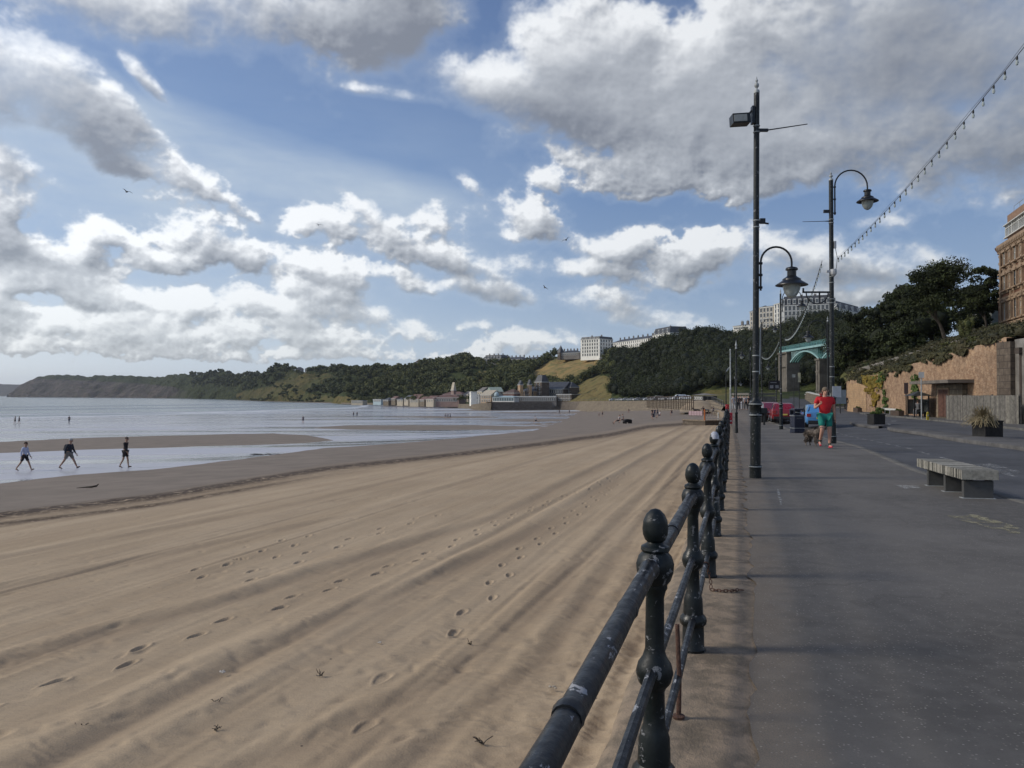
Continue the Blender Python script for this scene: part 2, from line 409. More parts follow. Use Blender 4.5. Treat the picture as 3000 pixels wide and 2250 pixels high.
# ---- materials of the ground
def asphalt(name,c,speck=.5,edge=False):
    m,t,b=newmat(name); co=geopos(t)
    n1=t.noise(co,.35,4,.6); n2=t.noise(co,6,4,.6); n3=t.noise(co,90,3,.7)
    v=t.voro(co,42); vc=t.voro(co,42,out=1)
    c0=tuple(q*.80 for q in c); c1=tuple(q*1.22 for q in c)
    base=t.mix(t.mr(n1,.35,.65),c0,c1); base=t.mix(t.m('MULTIPLY',t.mr(n2,.4,.7),.35),base,tuple(q*1.5 for q in c))
    st=t.m('MULTIPLY',t.mr(v,.30,.16,0,1),t.mr(t.sep(vc)[0],.40,.62))
    stone=t.mix(t.sep(vc)[1],(.17,.15,.125),(.30,.28,.25))
    base=t.mix(t.m('MULTIPLY',st,speck),base,stone)
    base=t.mix(t.mr(n3,.52,.75,0,.4),base,tuple(q*.5 for q in c))
    # sand trodden over the edge near the railing
    x,y,z=t.sep(co)
    ed=t.m('SUBTRACT',x,t.m('MULTIPLY_ADD',y,.302,.05)); sn=t.noise(co,2.3,5,.65); s2=t.noise(co,130,3,.7)
    sand=t.m('MULTIPLY',t.mr(t.m('ADD',t.mr(ed,.0,.75,1,0),t.m('SUBTRACT',sn,.5)),.42,1.05),t.mr(s2,.36,.60))
    if edge: base=t.mix(t.m('MULTIPLY',sand,.5),base,(.24,.185,.13))
    pt=t.m('MULTIPLY',t.mr(t.noise(co,1.1,4,.6),.56,.70),t.mr(s2,.45,.7))
    base=t.mix(t.m('MULTIPLY',pt,.30),base,(.20,.165,.13))
    cw=t.v('ADD',co,t.v('SCALE',t.v('SUBTRACT',t.noise(co,1.7,4,.6,col=True),(.5,.5,.5)),sc=.9))
    crk=t.m('MULTIPLY',t.mr(t.voro(cw,.42,'DISTANCE_TO_EDGE'),.012,.003),t.mr(t.noise(co,.5,3),.50,.60))
    base=t.mix(t.m('MULTIPLY',crk,.22),base,tuple(q*.35 for q in c))
    gum=t.m('MULTIPLY',t.mr(t.voro(co,1.9),.035,.022),t.mr(t.sep(t.voro(co,1.9,out=1))[0],.55,.6)); base=t.mix(t.m('MULTIPLY',gum,.45),base,(.22,.21,.20))
    base=t.mix(t.mr(t.noise(t.v('MULTIPLY',co,(1.6,.25,1)),.8,4,.6),.55,.72,0,.22),base,tuple(q*.6 for q in c))
    t.put(b.inputs['Base Color'],base); b.inputs['Roughness'].default_value=.88; b.inputs['Specular IOR Level'].default_value=.3
    t.put(b.inputs['Normal'],t.bump(t.m('ADD',t.noise(co,210,3,.7),t.m('MULTIPLY',n3,.6)),.5,.004)); return m
def concrete(name,c,sandy=False):
    m,t,b=newmat(name); co=geopos(t)
    n1=t.noise(co,1.3,6,.62); n2=t.noise(co,14,5,.65); n3=t.noise(co,120,3,.6)
    base=t.mix(t.mr(n1,.35,.68),tuple(q*.72 for q in c),tuple(q*1.2 for q in c))
    base=t.mix(t.mr(n2,.5,.8,0,.5),base,tuple(q*.6 for q in c))
    if sandy: base=t.mix(t.mr(t.noise(t.v('MULTIPLY',co,(1,1,1)),5.2,6,.68,.3),.40,.62,0,.75),base,(.33,.25,.175))
    base=t.mix(t.mr(n3,.5,.8,0,.35),base,tuple(q*1.5 for q in c))
    t.put(b.inputs['Base Color'],base); b.inputs['Roughness'].default_value=.9; b.inputs['Specular IOR Level'].default_value=.25
    t.put(b.inputs['Normal'],t.bump(t.m('ADD',t.m('MULTIPLY',n2,1.0),t.m('MULTIPLY',n3,.35)),.7,.02)); return m
M_asph=asphalt('promenade_asphalt',(.112,.104,.094),.9,True)
M_road=asphalt('road_asphalt',(.070,.071,.075),.35)
M_conc=concrete('concrete_edge',(.21,.168,.122),True)
M_kerb=concrete('kerb_stone',(.125,.12,.11))
M_pave=concrete('pavement_slab',(.115,.11,.105))
# ---- promenade
K0=-12
strip('promenade',x_s,x_k,K0,125,.10,0.0,M_asph,ja=.10,n=8,seed=2)
road=strip('road',lambda y:x_k(y)+.02,lambda y:x_r(y)+.2,K0,125,.5,-.10,M_road,n=10)
# concrete edging under the railing, worn upper surface, sea wall face down to the sand
ys=[K0]
while ys[-1]<150: ys.append(ys[-1]+.07*max(1,abs(ys[-1])/12))
prof=[(-.34,-3.2),(-.34,-.14),(-.33,-.05),(-.29,-.02),(-.2,-.008),(-.1,-.004),(0,-.004),(.1,-.004),(.2,-.006),(.3,-.008),(.4,-.012),(.5,-.02)]
V=[]
for y in ys:
    for k,(a,z) in enumerate(prof):
        yy=np.array([y]); j=(fbm(yy*2.5,np.array([k*.33]),5,11)[0]-.5)
        V.append((x_f(y)+a+(j*.07 if a<-.1 and z>-1 else 0),y,zg(y)+z+(j*.022 if z>-1 else 0)))
tag(npmesh('sea_wall_edge',V,gridfaces(len(ys),len(prof)),M_conc,True),kind='structure')
# kerb as a real step
def kerb(name,f,y0,y1,w,h,mt,side=1,z0=-.10):
    ys=np.arange(y0,y1,.9); V=[]
    for y in ys:
        x=f(y)
        for a,z in ((0,z0-.02),(0,h-.01),(.012*side,h),(w*side,h),(w*side,z0-.02)): V.append((x+a,y,zg(y,x)+z))
    o=npmesh(name,V,gridfaces(len(ys),5),mt); return tag(o,kind='structure')
kerb('kerb',lambda y:x_k(y)+.02,K0,122,.26,.004,M_kerb,-1)
# traffic islands between the two carriageways
def island(name,y0,y1):
    pts=[];ym=[]
    n=26
    L=[];Rr=[]
    for i in range(n+1):
        y=lerp(y0,y1,i/n); w=(x_m2(y)-x_m1(y))/2; c=(x_m1(y)+x_m2(y))/2
        e=min(1,max(.03,(y1-y)/(w*.9)))*1.0; e=math.sqrt(1-(1-e)**2); 
        e2=min(1,max(.03,(y-y0)/(w*.9))); e2=math.sqrt(1-(1-e2)**2); w*=min(e,e2)
        L.append((c-w,y)); Rr.append((c+w,y))
    V=[]
    for (a,y),(b,_) in zip(L,Rr):
        z=zg(y,(a+b)/2)
        for x,h in ((a,-.12),(a,.02),(a+.02,.03),(lerp(a,b,.5),.035),(b-.02,.03),(b,.02),(b,-.12)): V.append((x,y,z+h))
    o=npmesh(name,V,gridfaces(n+1,7),M_pave); return tag(o,kind='structure')
Yn=gp(2646,1249).y
island('traffic_island',K0,Yn-.4); island('traffic_island',Yn+1.2,gp(2470,1238).y)
# far pavement
strip('pavement',x_r,lambda y:x_r(y)+9.5,K0,125,.8,.02,M_pave,n=8)
kerb('kerb',x_r,K0,122,.14,.024,M_kerb,1)
# painted road markings, worn
def wornpaint(name,c,lo=.40,hi=.56,sc=7):
    m,t,b=newmat(name); co=geopos(t)
    t.put(b.inputs['Base Color'],t.mix(t.noise(co,5,3),tuple(q*.7 for q in c),c)); b.inputs['Roughness'].default_value=.8
    t.put(b.inputs['Alpha'],t.m('MULTIPLY',t.mr(t.noise(co,sc,6,.75),lo,hi),t.mr(t.noise(co,sc*9,3,.7),.36,.56))); return m
M_wp=wornpaint('worn_white_paint',(.42,.42,.40)); M_yp=wornpaint('worn_yellow_paint',(.40,.36,.22),.46,.60,5)
mb=MB(); y=-2
while y<70:
    w=.055; l=1.0
    mb.add([(x_d(y)-w,y,zg(y,x_d(y))-.093),(x_d(y)+w,y,zg(y,x_d(y))-.093),(x_d(y+l)+w,y+l,zg(y+l,x_d(y+l))-.093),(x_d(y+l)-w,y+l,zg(y+l,x_d(y+l))-.093)],[(0,1,2,3)]); y+=2.0
tag(mb.build('road_marking',M_wp),kind='structure')
def patch(name,pxs,m,dz=.004,z0=0):
    mb=MB(); P=[gp(a,b) for a,b in pxs]; mb.add([(p.x,p.y,p.z+dz+z0) for p in P],[tuple(range(len(P)))]); return tag(mb.build(name,m),kind='structure')
patch('worn_paint_mark',[(2768,1506),(2860,1508),(2985,1545),(2990,1565),(2940,1560),(2860,1535),(2790,1520)],M_yp)
patch('worn_paint_mark',[(2622,1421),(2690,1424),(2697,1430),(2650,1432)],wornpaint('worn_white_paint_faint',(.45,.45,.43),.42,.52,9))
patch('worn_paint_mark',[(2277,1432),(2283,1436),(2292,1475),(2288,1480),(2279,1455)],M_wp)
patch('road_marking',[(2840,1349),(2905,1347),(2990,1368),(2985,1378),(2880,1372)],wornpaint('worn_road_words',(.34,.34,.33),.44,.60,4),z0=-.097)
patch('road_marking',[(2600,1238),(2612,1229),(2626,1229),(2608,1240)],wornpaint('white_road_paint',(.5,.5,.48),.2,.4),z0=-.098)

# ---------------------------------------------------------------- the beach
WALL=[(x_f(y),y) for y in (-12,0,10,20,30,45,60,80,100,120,150)]
SW=[(2119,1192,143),(2085,1174,190),(2020,1172,232),(1940,1174,290),(1850,1175,350),(1760,1175,420),(1700,1176,465),(1610,1178,490),(1560,1181,485),(1460,1181,478),(1440,1180,480)]
SWP=[at(*p) for p in SW]
WALL+= [(p.x,p.y) for p in SWP]
WA=np.array(WALL)
def udist(x,y):
    x=np.asarray(x,dtype=np.float64); y=np.asarray(y,dtype=np.float64); best=np.full(x.shape,1e9)
    for a,b in zip(WA[:-1],WA[1:]):
        d=b-a; L=(d**2).sum(); t=np.clip(((x-a[0])*d[0]+(y-a[1])*d[1])/L,0,1)
        best=np.minimum(best,(x-a[0]-t*d[0])**2+(y-a[1]-t*d[1])**2)
    return np.sqrt(best)
def zb(x,y):
    r=np.sqrt(x*x+y*y); u=udist(x,y); w=np.clip(u/40,0,1); w=w*w*(3-2*w); w=np.maximum(w,np.clip((r-240)/150,0,1))
    return np.maximum(-(1.15+.008*r)*(1-w)-(1.9+.0148*r)*w,-7.82)
def rays(PX,PY):
    u=(PX-1500)/F; v=(1125-PY)/F; Y=math.cos(TH)-v*math.sin(TH); Z=math.sin(TH)+v*math.cos(TH); return u/Y,Z/Y
def onbeach(PX,PY):
    a,b=rays(np.asarray(PX,float),np.asarray(PY,float)); z=np.full(a.shape,-2.0)
    for _ in range(40):
        Y=np.minimum((z-CH)/np.minimum(b,-1e-4),6000); z=z*.4+.6*zb(a*Y,Y)
    return a*Y,Y,z
def gb(px,py):
    x,y,z=onbeach(np.array([float(px)]),np.array([float(py)])); return Vector((x[0],y[0],z[0]))
pyr=np.concatenate([np.arange(2420,1340,-1.7),np.arange(1340,1230,-1.1),np.arange(1230,1164,-.8)])
pxc=np.arange(-420,2330,2.6)
PX,PY=np.meshgrid(pxc,pyr); X,Y,Z=onbeach(PX,PY)
sx=[-600,0,500,800,1040,1075,1085]; sy=[1236,1226,1215,1203,1196,1190,1160]
shore=np.interp(PX,sx,sy)
nz=(fbm(X/14,Y/60,4,3)-.5)
pyn=PY+nz*np.clip((PY-1160)*.07,1,14)
def inter(xs,ys): return np.interp(PX,xs,ys)
def band(v,a,b): return np.clip((v-a)/(b-a),0,1)
low=inter([-420,0,217,434,723,949,1356,1560,1640,1700,2330],[1432,1416,1391,1376,1344,1313,1282,1262,1240,1205,1180])
film=band(pyn,low+2.5,low-2.5)
def bar(xs,up,dn,s=1.6):
    a=inter(xs,up); b=inter(xs,dn); return band(pyn,a-s,a+s)*band(pyn,b+s,b-s)
barA=bar([-420,0,217,500,800,900,978,990],[1306,1295,1284,1276,1271,1277,1289,1330],[1352,1327,1320,1313,1304,1298,1290,1200])
barB=bar([915,921,1016,1175,1400,1560,1640,1650],[1330,1254,1247,1244,1245,1249,1250,1330],[1100,1256,1259,1259,1257,1254,1252,1100],1)
barC=bar([1090,1127,1250,1400,1460,1470],[1300,1221.5,1219.5,1219.5,1222,1300],[1100,1223,1225,1224,1223,1100],.7)
film=film*(1-np.clip(barA+barB+barC,0,1))
# drying flats to the right: streaks
st=fbm(X/60,Y/9+X/90,4,21); rt=band(PX,1180,1720)
film=film*np.clip(1-rt*band(st,.33,.60)*1.25,0,1)
film=np.clip(film-band(PY,1212,1188)*band(PX,1150,1350)*.55,0,1)
film=film*(1-.35*band(fbm(X/40,Y/5+X/70,4,33),.56,.72))
wr=inter([-420,0,447,949,1356,1776,1900,2330],[1560,1512,1458,1372,1329,1275,1250,1215])
damp=band(pyn,wr+8,wr-14)
wrack=np.exp(-((pyn-wr)/ (2.5+ (PY-1160)*.020))**2)+.9*np.exp(-((pyn-wr-11-(PY-1200)*.05)/(2+(PY-1160)*.010))**2)*np.clip((1100-PX)/400,0,1)+.35*np.exp(-((pyn-wr-5)/ (5+ (PY-1160)*.03))**2)
# sea floor drop beyond the shoreline
sea=band(PY,shore+.6,shore-.8); Z=Z-sea*1.3
# relief
wx,wy=np.meshgrid(pxc*0,pyr*0)
dry=1-damp
ufar=udist(X,Y)
H=np.zeros_like(X); FU=np.zeros_like(X)
ridges=[([(0,1920),(576,1761),(1017,1629),(1424,1513)],.10,.34),([(0,1710),(475,1615),(1017,1507)],.06,.30),([(0,1629),(732,1500)],.05,.3),
        ([(41,2219),(590,1947),(1017,1771),(1492,1575)],.085,.30),([(644,2239),(1153,2015),(1500,1785)],.07,.24),([(1085,2246),(1500,1941)],.07,.2),
        ([(1250,1700),(1500,1560)],.03,.25),([(300,2250),(760,2010),(1200,1790)],.02,.3)]
vx,vy=.2925,.9563
def ridge_x(pts,Yq):
    P=[gb(a,b) for a,b in pts]; P.sort(key=lambda p:p.y); ysr=[P[0].y-30]+[p.y for p in P]+[P[-1].y+200]
    xsr=[P[0].x-30*(P[1].x-P[0].x)/(P[1].y-P[0].y)]+[p.x for p in P]+[P[-1].x+200*.29]
    return np.interp(Yq,ysr,xsr)
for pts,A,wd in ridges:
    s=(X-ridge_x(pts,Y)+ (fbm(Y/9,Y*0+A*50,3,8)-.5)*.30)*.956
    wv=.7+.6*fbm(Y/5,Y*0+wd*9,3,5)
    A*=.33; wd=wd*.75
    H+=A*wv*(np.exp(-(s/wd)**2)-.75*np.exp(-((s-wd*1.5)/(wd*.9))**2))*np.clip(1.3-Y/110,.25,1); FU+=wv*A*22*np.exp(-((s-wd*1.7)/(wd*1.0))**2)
uu=(X*.956-Y*.2925); vv=(X*.2925+Y*.956)
H+= (fbm(uu*1.1,vv*.06,4,41)-.5)*.055*np.clip(1-Y/90,0,1)+ (fbm(uu*.35,vv*.03,3,42)-.5)*.08*np.clip(Y/20,0,1)
H+= (fbm(uu*3.2,vv*.25,3,43)-.5)*.045*np.clip(1.1-Y/40,0,1)
near=np.exp(-(ufar/1.6)**2)
H+= (fbm(X*2.0,Y*2.6,4,44)-.5)*.20*near
# wind ripples, crests roughly across the beach
rp=np.sin((Y*1.0+X*.12)*2*np.pi/.15+ (fbm(X*1.7,Y*1.9,4,45)-.5)*26)
H+= rp*.0034*np.clip(1.2-Y/18,0,1)*np.clip(fbm(X*.7,Y*.7,3,46)*2.2-.4,0,1)
H+=(fbm(X*3.1,Y*3.6,4,47)-.5)*.030*np.clip(1.1-Y/30,0,1)*np.clip(fbm(X*.5,Y*.35,3,48)*3-1.1,0,1)
rq=np.random.default_rng(12); tr=np.zeros_like(H)
for k in range(46):
    u0=-1.5-rq.random()**1.3*34; wd_=rq.uniform(.03,.10); am=rq.uniform(.006,.016); sl_=rq.uniform(-.012,.012)
    s_=(-(uu-1.0)+u0*1.0+ (vv-10)*sl_+ .25*np.sin(vv*.05+k))/1.0
    e_=np.exp(-(s_/wd_)**2); m_=np.clip(fbm(vv*.12+k*5,vv*0+k,3,90)*2.4-.7,0,1)
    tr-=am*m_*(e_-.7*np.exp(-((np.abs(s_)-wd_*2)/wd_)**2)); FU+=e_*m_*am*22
H+=tr*np.clip(1.2-Y/70,.15,1)
for k in range(520):
    a_px=rq.uniform(-400,1900); a_py=1340+(2200-1340)*rq.random()**1.4
    j0=int((a_px+420)/2.6); i0=int(np.searchsorted(-pyr,-a_py)); i0=min(max(i0,1),len(pyr)-2); j0=min(max(j0,1),len(pxc)-2)
    cx,cy=X[i0,j0],Y[i0,j0]; hp=int(min(60,180/max(cy,3)*8)); i1,i2=max(0,i0-hp),i0+hp; j1,j2=max(0,j0-hp),j0+hp
    an=rq.uniform(0,3.14); xs=X[i1:i2,j1:j2]-cx; ys=Y[i1:i2,j1:j2]-cy; a=(xs*math.cos(an)+ys*math.sin(an))/rq.uniform(.06,.20); b=(-xs*math.sin(an)+ys*math.cos(an))/rq.uniform(.04,.09); rr_=a*a+b*b
    H[i1:i2,j1:j2]+=rq.uniform(.006,.018)*(-np.exp(-rr_)+.5*np.exp(-((a-1.4)**2+b*b)))
H*=dry
H+= (fbm(X/2.5,Y/2.5,3,60)-.5)*.03*damp*(1-film)
H+=wrack*(fbm(X*2,Y*2,3,61)-.2)*.07*np.clip(1.4-Y/120,.1,1)
def prints(path,step,seed,off=.11,first=0,L=.14,Wd=.05,dep=.026):
    r2=random.Random(seed); P=[gb(a,b) for a,b in path]; acc=0; k=first
    for a,b in zip(P[:-1],P[1:]):
        d=(b-a); d.z=0; ln=d.length; d.normalize(); nrm=Vector((-d.y,d.x,0))
        while acc<ln:
            c=a+d*acc+nrm*(off if k%2 else -off)+Vector((r2.uniform(-.04,.04),r2.uniform(-.04,.04),0))
            i0=np.searchsorted(-pyr,-(proj((c.x,c.y,c.z))[1]+60/max(1,c.y/8))); i1=np.searchsorted(-pyr,-(proj((c.x,c.y,c.z))[1]-60/max(1,c.y/8)))
            j0=max(0,int((proj(c)[0]-130+420)/2.6)); j1=int((proj(c)[0]+130+420)/2.6)
            xs=X[i0:i1,j0:j1]-c.x; ys=Y[i0:i1,j0:j1]-c.y
            if xs.size:
                s=(xs*d.x+ys*d.y)/L; q=(xs*nrm.x+ys*nrm.y)/(Wd*(1+.25*s)); rr=s*s+q*q
                H[i0:i1,j0:j1]+= -dep*np.clip(1-rr**2,0,1)+dep*.35*np.exp(-((np.sqrt(rr)-1.25)/.22)**2)
            acc+=step*r2.uniform(.8,1.25); k+=1
        acc-=ln
prints([(-60,2075),(271,1978),(508,1873),(868,1751),(1275,1619),(1492,1514),(1700,1440),(1850,1380)],.62,1)
prints([(700,1700),(1000,1590),(1300,1500)],.75,2,.16)
prints([(560,1690),(640,1655),(760,1640),(900,1560)],.5,3,.2)
prints([(-60,2140),(120,2090)],.5,4,.25,L=.2,Wd=.1)
prints([(1300,1850),(1420,1760),(1500,1640),(1800,1420)],.7,5,.12,dep=.025)
prints([(1000,2120),(1180,1990),(1300,1890)],1.1,6,.2,L=.16,Wd=.07,dep=.015)
Z=Z+H
V=np.stack([X,Y,Z],-1).reshape(-1,3)
def sandmat():
    m,t,b=newmat('beach_sand'); co=geopos(t)
    film=t.attr('film'); damp=t.attr('damp'); wr=t.attr('wrack');
    x,y,z=t.sep(co)
    un=t.m('SUBTRACT',t.m('MULTIPLY',x,.956),t.m('MULTIPLY',y,.2925)); vn=t.m('ADD',t.m('MULTIPLY',x,.2925),t.m('MULTIPLY',y,.956))
    al=t.comb(un,t.m('MULTIPLY',vn,.12),0)
    nl=t.noise(al,.9,5,.6); n1=t.noise(co,.6,5,.6); nf=t.noise(co,160,2,.6); n4=t.noise(co,9,4,.6)
    dryc=t.mix(t.mr(nl,.3,.7),(.400,.300,.192),(.500,.385,.255))
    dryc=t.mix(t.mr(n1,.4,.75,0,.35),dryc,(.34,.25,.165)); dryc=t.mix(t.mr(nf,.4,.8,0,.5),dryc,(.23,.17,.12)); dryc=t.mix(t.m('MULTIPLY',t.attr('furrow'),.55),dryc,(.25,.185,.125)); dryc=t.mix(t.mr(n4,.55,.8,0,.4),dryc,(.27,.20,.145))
    dampc=t.mix(t.mr(n1,.3,.7),(.185,.148,.112),(.235,.188,.145))
    c=t.mix(damp,dryc,dampc)
    wn=t.noise(t.v('MULTIPLY',co,(1,1,1)),3.5,6,.7)
    c=t.mix(t.m('MULTIPLY',t.m('MULTIPLY',wr,t.mr(wn,.33,.50)),.95),c,(.060,.040,.028))
    peb=t.m('MULTIPLY',t.mr(t.voro(co,3.1),.055,.03),t.mr(t.sep(t.voro(co,3.1,out=1))[0],.70,.75)); c=t.mix(peb,c,(.05,.04,.035))
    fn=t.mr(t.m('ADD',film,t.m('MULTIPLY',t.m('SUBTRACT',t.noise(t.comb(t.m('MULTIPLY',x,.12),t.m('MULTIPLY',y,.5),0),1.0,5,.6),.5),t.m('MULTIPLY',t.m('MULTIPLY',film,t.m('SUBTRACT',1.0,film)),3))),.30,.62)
    stw=t.m('ADD',t.m('MULTIPLY',t.noise(t.comb(t.m('MULTIPLY',x,.03),t.m('MULTIPLY',y,.35),0),1.0,5,.65),.4),t.m('MULTIPLY',t.noise(t.comb(t.m('MULTIPLY',x,.010),t.m('MULTIPLY',y,.075),3.0),1.0,5,.65),.6)); c=t.mix(fn,c,t.mix(t.mr(stw,.44,.58),(.12,.115,.12),(.42,.41,.44)))  # pale streaks put the sky's sheen on the wet film into its colour
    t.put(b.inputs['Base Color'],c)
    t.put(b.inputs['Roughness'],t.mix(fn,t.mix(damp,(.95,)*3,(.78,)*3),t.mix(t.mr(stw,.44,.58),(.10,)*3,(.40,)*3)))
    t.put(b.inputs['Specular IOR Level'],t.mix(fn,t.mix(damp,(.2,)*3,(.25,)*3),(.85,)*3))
    # bumps: wind ripples on the dry sand, faint flow marks on the wet
    rip=t.noise(t.comb(t.m('MULTIPLY',x,2.2),t.m('MULTIPLY',y,11),0),1.0,5,.62)
    fine=t.noise(co,55,3,.6)
    hd=t.m('ADD',t.m('MULTIPLY',rip,1.0),t.m('MULTIPLY',fine,.22))
    wet=t.noise(t.comb(t.m('MULTIPLY',x,.35),t.m('MULTIPLY',y,1.2),0),1.0,5,.65)
    bd=t.bump(hd,t.m('MULTIPLY',t.m('SUBTRACT',1.0,damp),t.mr(y,4,70,.85,.30)),.026)
    bw=t.bump(wet,t.m('MULTIPLY',fn,.16),.05,bd)
    t.put(b.inputs['Normal'],bw); return m
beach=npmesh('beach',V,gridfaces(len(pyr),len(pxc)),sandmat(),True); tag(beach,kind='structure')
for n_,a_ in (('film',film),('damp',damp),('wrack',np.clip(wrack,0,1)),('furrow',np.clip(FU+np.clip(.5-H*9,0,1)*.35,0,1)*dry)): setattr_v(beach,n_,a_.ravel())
# ground reaching the horizon, below everything
mb=MB(); mb.add([(-9000,-400,-9.6),(9000,-400,-9.6),(9000,12000,-9.6),(-9000,12000,-9.6)],[(0,1,2,3)])
tag(mb.build('ground',mat('dull_ground',(.10,.10,.07),.95,scale=.02)),kind='structure')
# ---------------------------------------------------------------- the sea
def seamat():
    m,t,b=newmat('sea_water'); co=geopos(t); x,y,z=t.sep(co)
    foam=t.attr('foam')
    w1=t.noise(t.comb(t.m('MULTIPLY',x,.10),t.m('MULTIPLY',y,.35),0),1,6,.62); w2=t.noise(t.comb(t.m('MULTIPLY',x,.5),t.m('MULTIPLY',y,1.4),0),1,4,.6)
    big=t.noise(t.comb(t.m('MULTIPLY',x,.006),t.m('MULTIPLY',y,.03),0),1,4,.6)
    c=t.mix(t.mr(big,.35,.65),(.060,.095,.105),(.095,.125,.130))
    fm=t.m('MULTIPLY',foam,t.mr(t.noise(t.comb(t.m('MULTIPLY',x,.05),t.m('MULTIPLY',y,.3),0),1,6,.7),.34,.50))
    c=t.mix(fm,c,(.62,.63,.64)); t.put(b.inputs['Base Color'],c); t.put(b.inputs['Roughness'],t.mix(fm,(.22,)*3,(.8,)*3)); b.inputs['IOR'].default_value=1.333
    t.put(b.inputs['Normal'],t.bump(t.m('ADD',w1,t.m('MULTIPLY',w2,.35)),t.mr(y,300,3000,.45,.25),.5)); return m
spy=np.concatenate([np.arange(1262,1172,-.7),np.arange(1172,1158.6,-.4)]); spx=np.arange(-1400,2000,9.)
SX,SY=np.meshgrid(spx,spy); a_,b_=rays(SX,SY); YY=np.minimum((-7.9-CH)/b_,15000); XX=a_*YY
# low swells running towards the shore
ZS=np.full_like(XX,-7.9); fo=np.zeros_like(XX)
for k,(py0,amp) in enumerate(((1188,.32),(1196,.40),(1210,.30),(1219,.28),(1226,.16))):
    c=py0+(SX-400)*-.012+(fbm(XX/60,XX*0+k*3,3,70+k)-.5)*3.0
    g=np.exp(-((SY-c)/1.5)**2); ZS+=amp*g*np.clip(1-(SY<1170),0,1); fo+=np.exp(-((SY-c-1.2)/1.3)**2)*(.9 if k>=2 else .35)
fo+=1.0*np.exp(-((SY-np.interp(SX,sx,sy)+1)/2.4)**2)
V=np.stack([XX,YY,ZS],-1).reshape(-1,3)
seao=npmesh('sea',V,gridfaces(len(spy),len(spx)),seamat(),True); tag(seao,kind='structure'); setattr_v(seao,'foam',np.clip(fo,0,1).ravel())
# a far sheet of water out to the horizon
mb=MB(); yy=(-7.9-CH)/rays(np.array([1500.]),np.array([1159.0]))[1][0]
# ---------------------------------------------------------------- hills
def hillmat():
    m,t,b=newmat('hillside'); co=geopos(t); g=t.attr('grass'); gold=t.attr('gold'); rk=t.attr('rock'); rd=t.attr('road'); x,y,z=t.sep(co)
    n1=t.noise(co,.02,6,.6); n2=t.noise(co,.12,5,.65); n3=t.noise(t.comb(t.m('MULTIPLY',x,.03),t.m('MULTIPLY',y,.03),t.m('MULTIPLY',z,.25)),1,5,.65); n4=t.noise(co,.9,4,.6)
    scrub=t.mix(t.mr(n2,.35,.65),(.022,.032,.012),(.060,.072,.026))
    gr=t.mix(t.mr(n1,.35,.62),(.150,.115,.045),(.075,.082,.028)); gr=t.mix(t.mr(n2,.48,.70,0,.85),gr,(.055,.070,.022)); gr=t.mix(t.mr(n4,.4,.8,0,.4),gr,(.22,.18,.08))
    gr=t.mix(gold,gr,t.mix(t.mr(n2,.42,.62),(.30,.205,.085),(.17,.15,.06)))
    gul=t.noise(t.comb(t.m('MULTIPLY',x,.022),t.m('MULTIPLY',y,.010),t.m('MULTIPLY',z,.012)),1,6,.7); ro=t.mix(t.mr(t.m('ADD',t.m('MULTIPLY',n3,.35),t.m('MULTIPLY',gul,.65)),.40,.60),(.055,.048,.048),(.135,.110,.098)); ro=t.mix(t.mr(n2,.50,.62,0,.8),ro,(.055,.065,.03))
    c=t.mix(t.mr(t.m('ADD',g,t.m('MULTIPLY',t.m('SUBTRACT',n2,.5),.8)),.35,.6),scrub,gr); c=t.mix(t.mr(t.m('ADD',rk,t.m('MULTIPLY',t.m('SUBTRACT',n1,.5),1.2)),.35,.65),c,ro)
    c=t.mix(rd,c,(.075,.078,.085))
    t.put(b.inputs['Base Color'],c); b.inputs['Roughness'].default_value=.95; b.inputs['Specular IOR Level'].default_value=.15
    bb=t.bump(t.m('ADD',gul,t.m('MULTIPLY',n2,.25)),t.m('MULTIPLY',t.mr(y,500,1500),.9),30.0); t.put(b.inputs['Normal'],t.bump(t.m('ADD',n2,t.m('MULTIPLY',n4,.3)),.8,2.0,bb)); return m
M_hill=hillmat()
def inpoly(px,py,poly):
    px=np.asarray(px); py=np.asarray(py); r=np.zeros(px.shape,bool); n=len(poly)
    for i in range(n):
        x1,y1=poly[i]; x2,y2=poly[(i+1)%n]
        if y1==y2: continue
        c=((y1>py)!=(y2>py))&(px<(x2-x1)*(py-y1)/(y2-y1)+x1); r^=c
    return r
GR=[[(1622,1048),(1702,1044),(1765,1040),(1770,1062),(1735,1098),(1690,1122),(1640,1127),(1575,1122),(1540,1114),(1560,1092),(1596,1066)],
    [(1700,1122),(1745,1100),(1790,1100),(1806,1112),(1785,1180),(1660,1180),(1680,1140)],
    [(1960,1180),(2055,1146),(2120,1138),(2292,1146),(2296,1230),(2100,1230),(2000,1185)],
    [(835,1088),(1000,1094),(965,1112),(925,1132),(890,1152),(1080,1166),(1080,1186),(690,1186),(690,1150),(790,1130),(828,1105)],
    [(1395,1090),(1470,1082),(1440,1110),(1410,1112)],[(1390,1118),(1432,1112),(1436,1130),(1400,1136)]]
ROADP=[[(2200,1205),(2262,1190),(2300,1172),(2420,1172),(2420,1160),(2290,1166),(2235,1180),(2150,1205),(2130,1230),(2600,1230),(2500,1200),(2380,1180),(2290,1190)]]
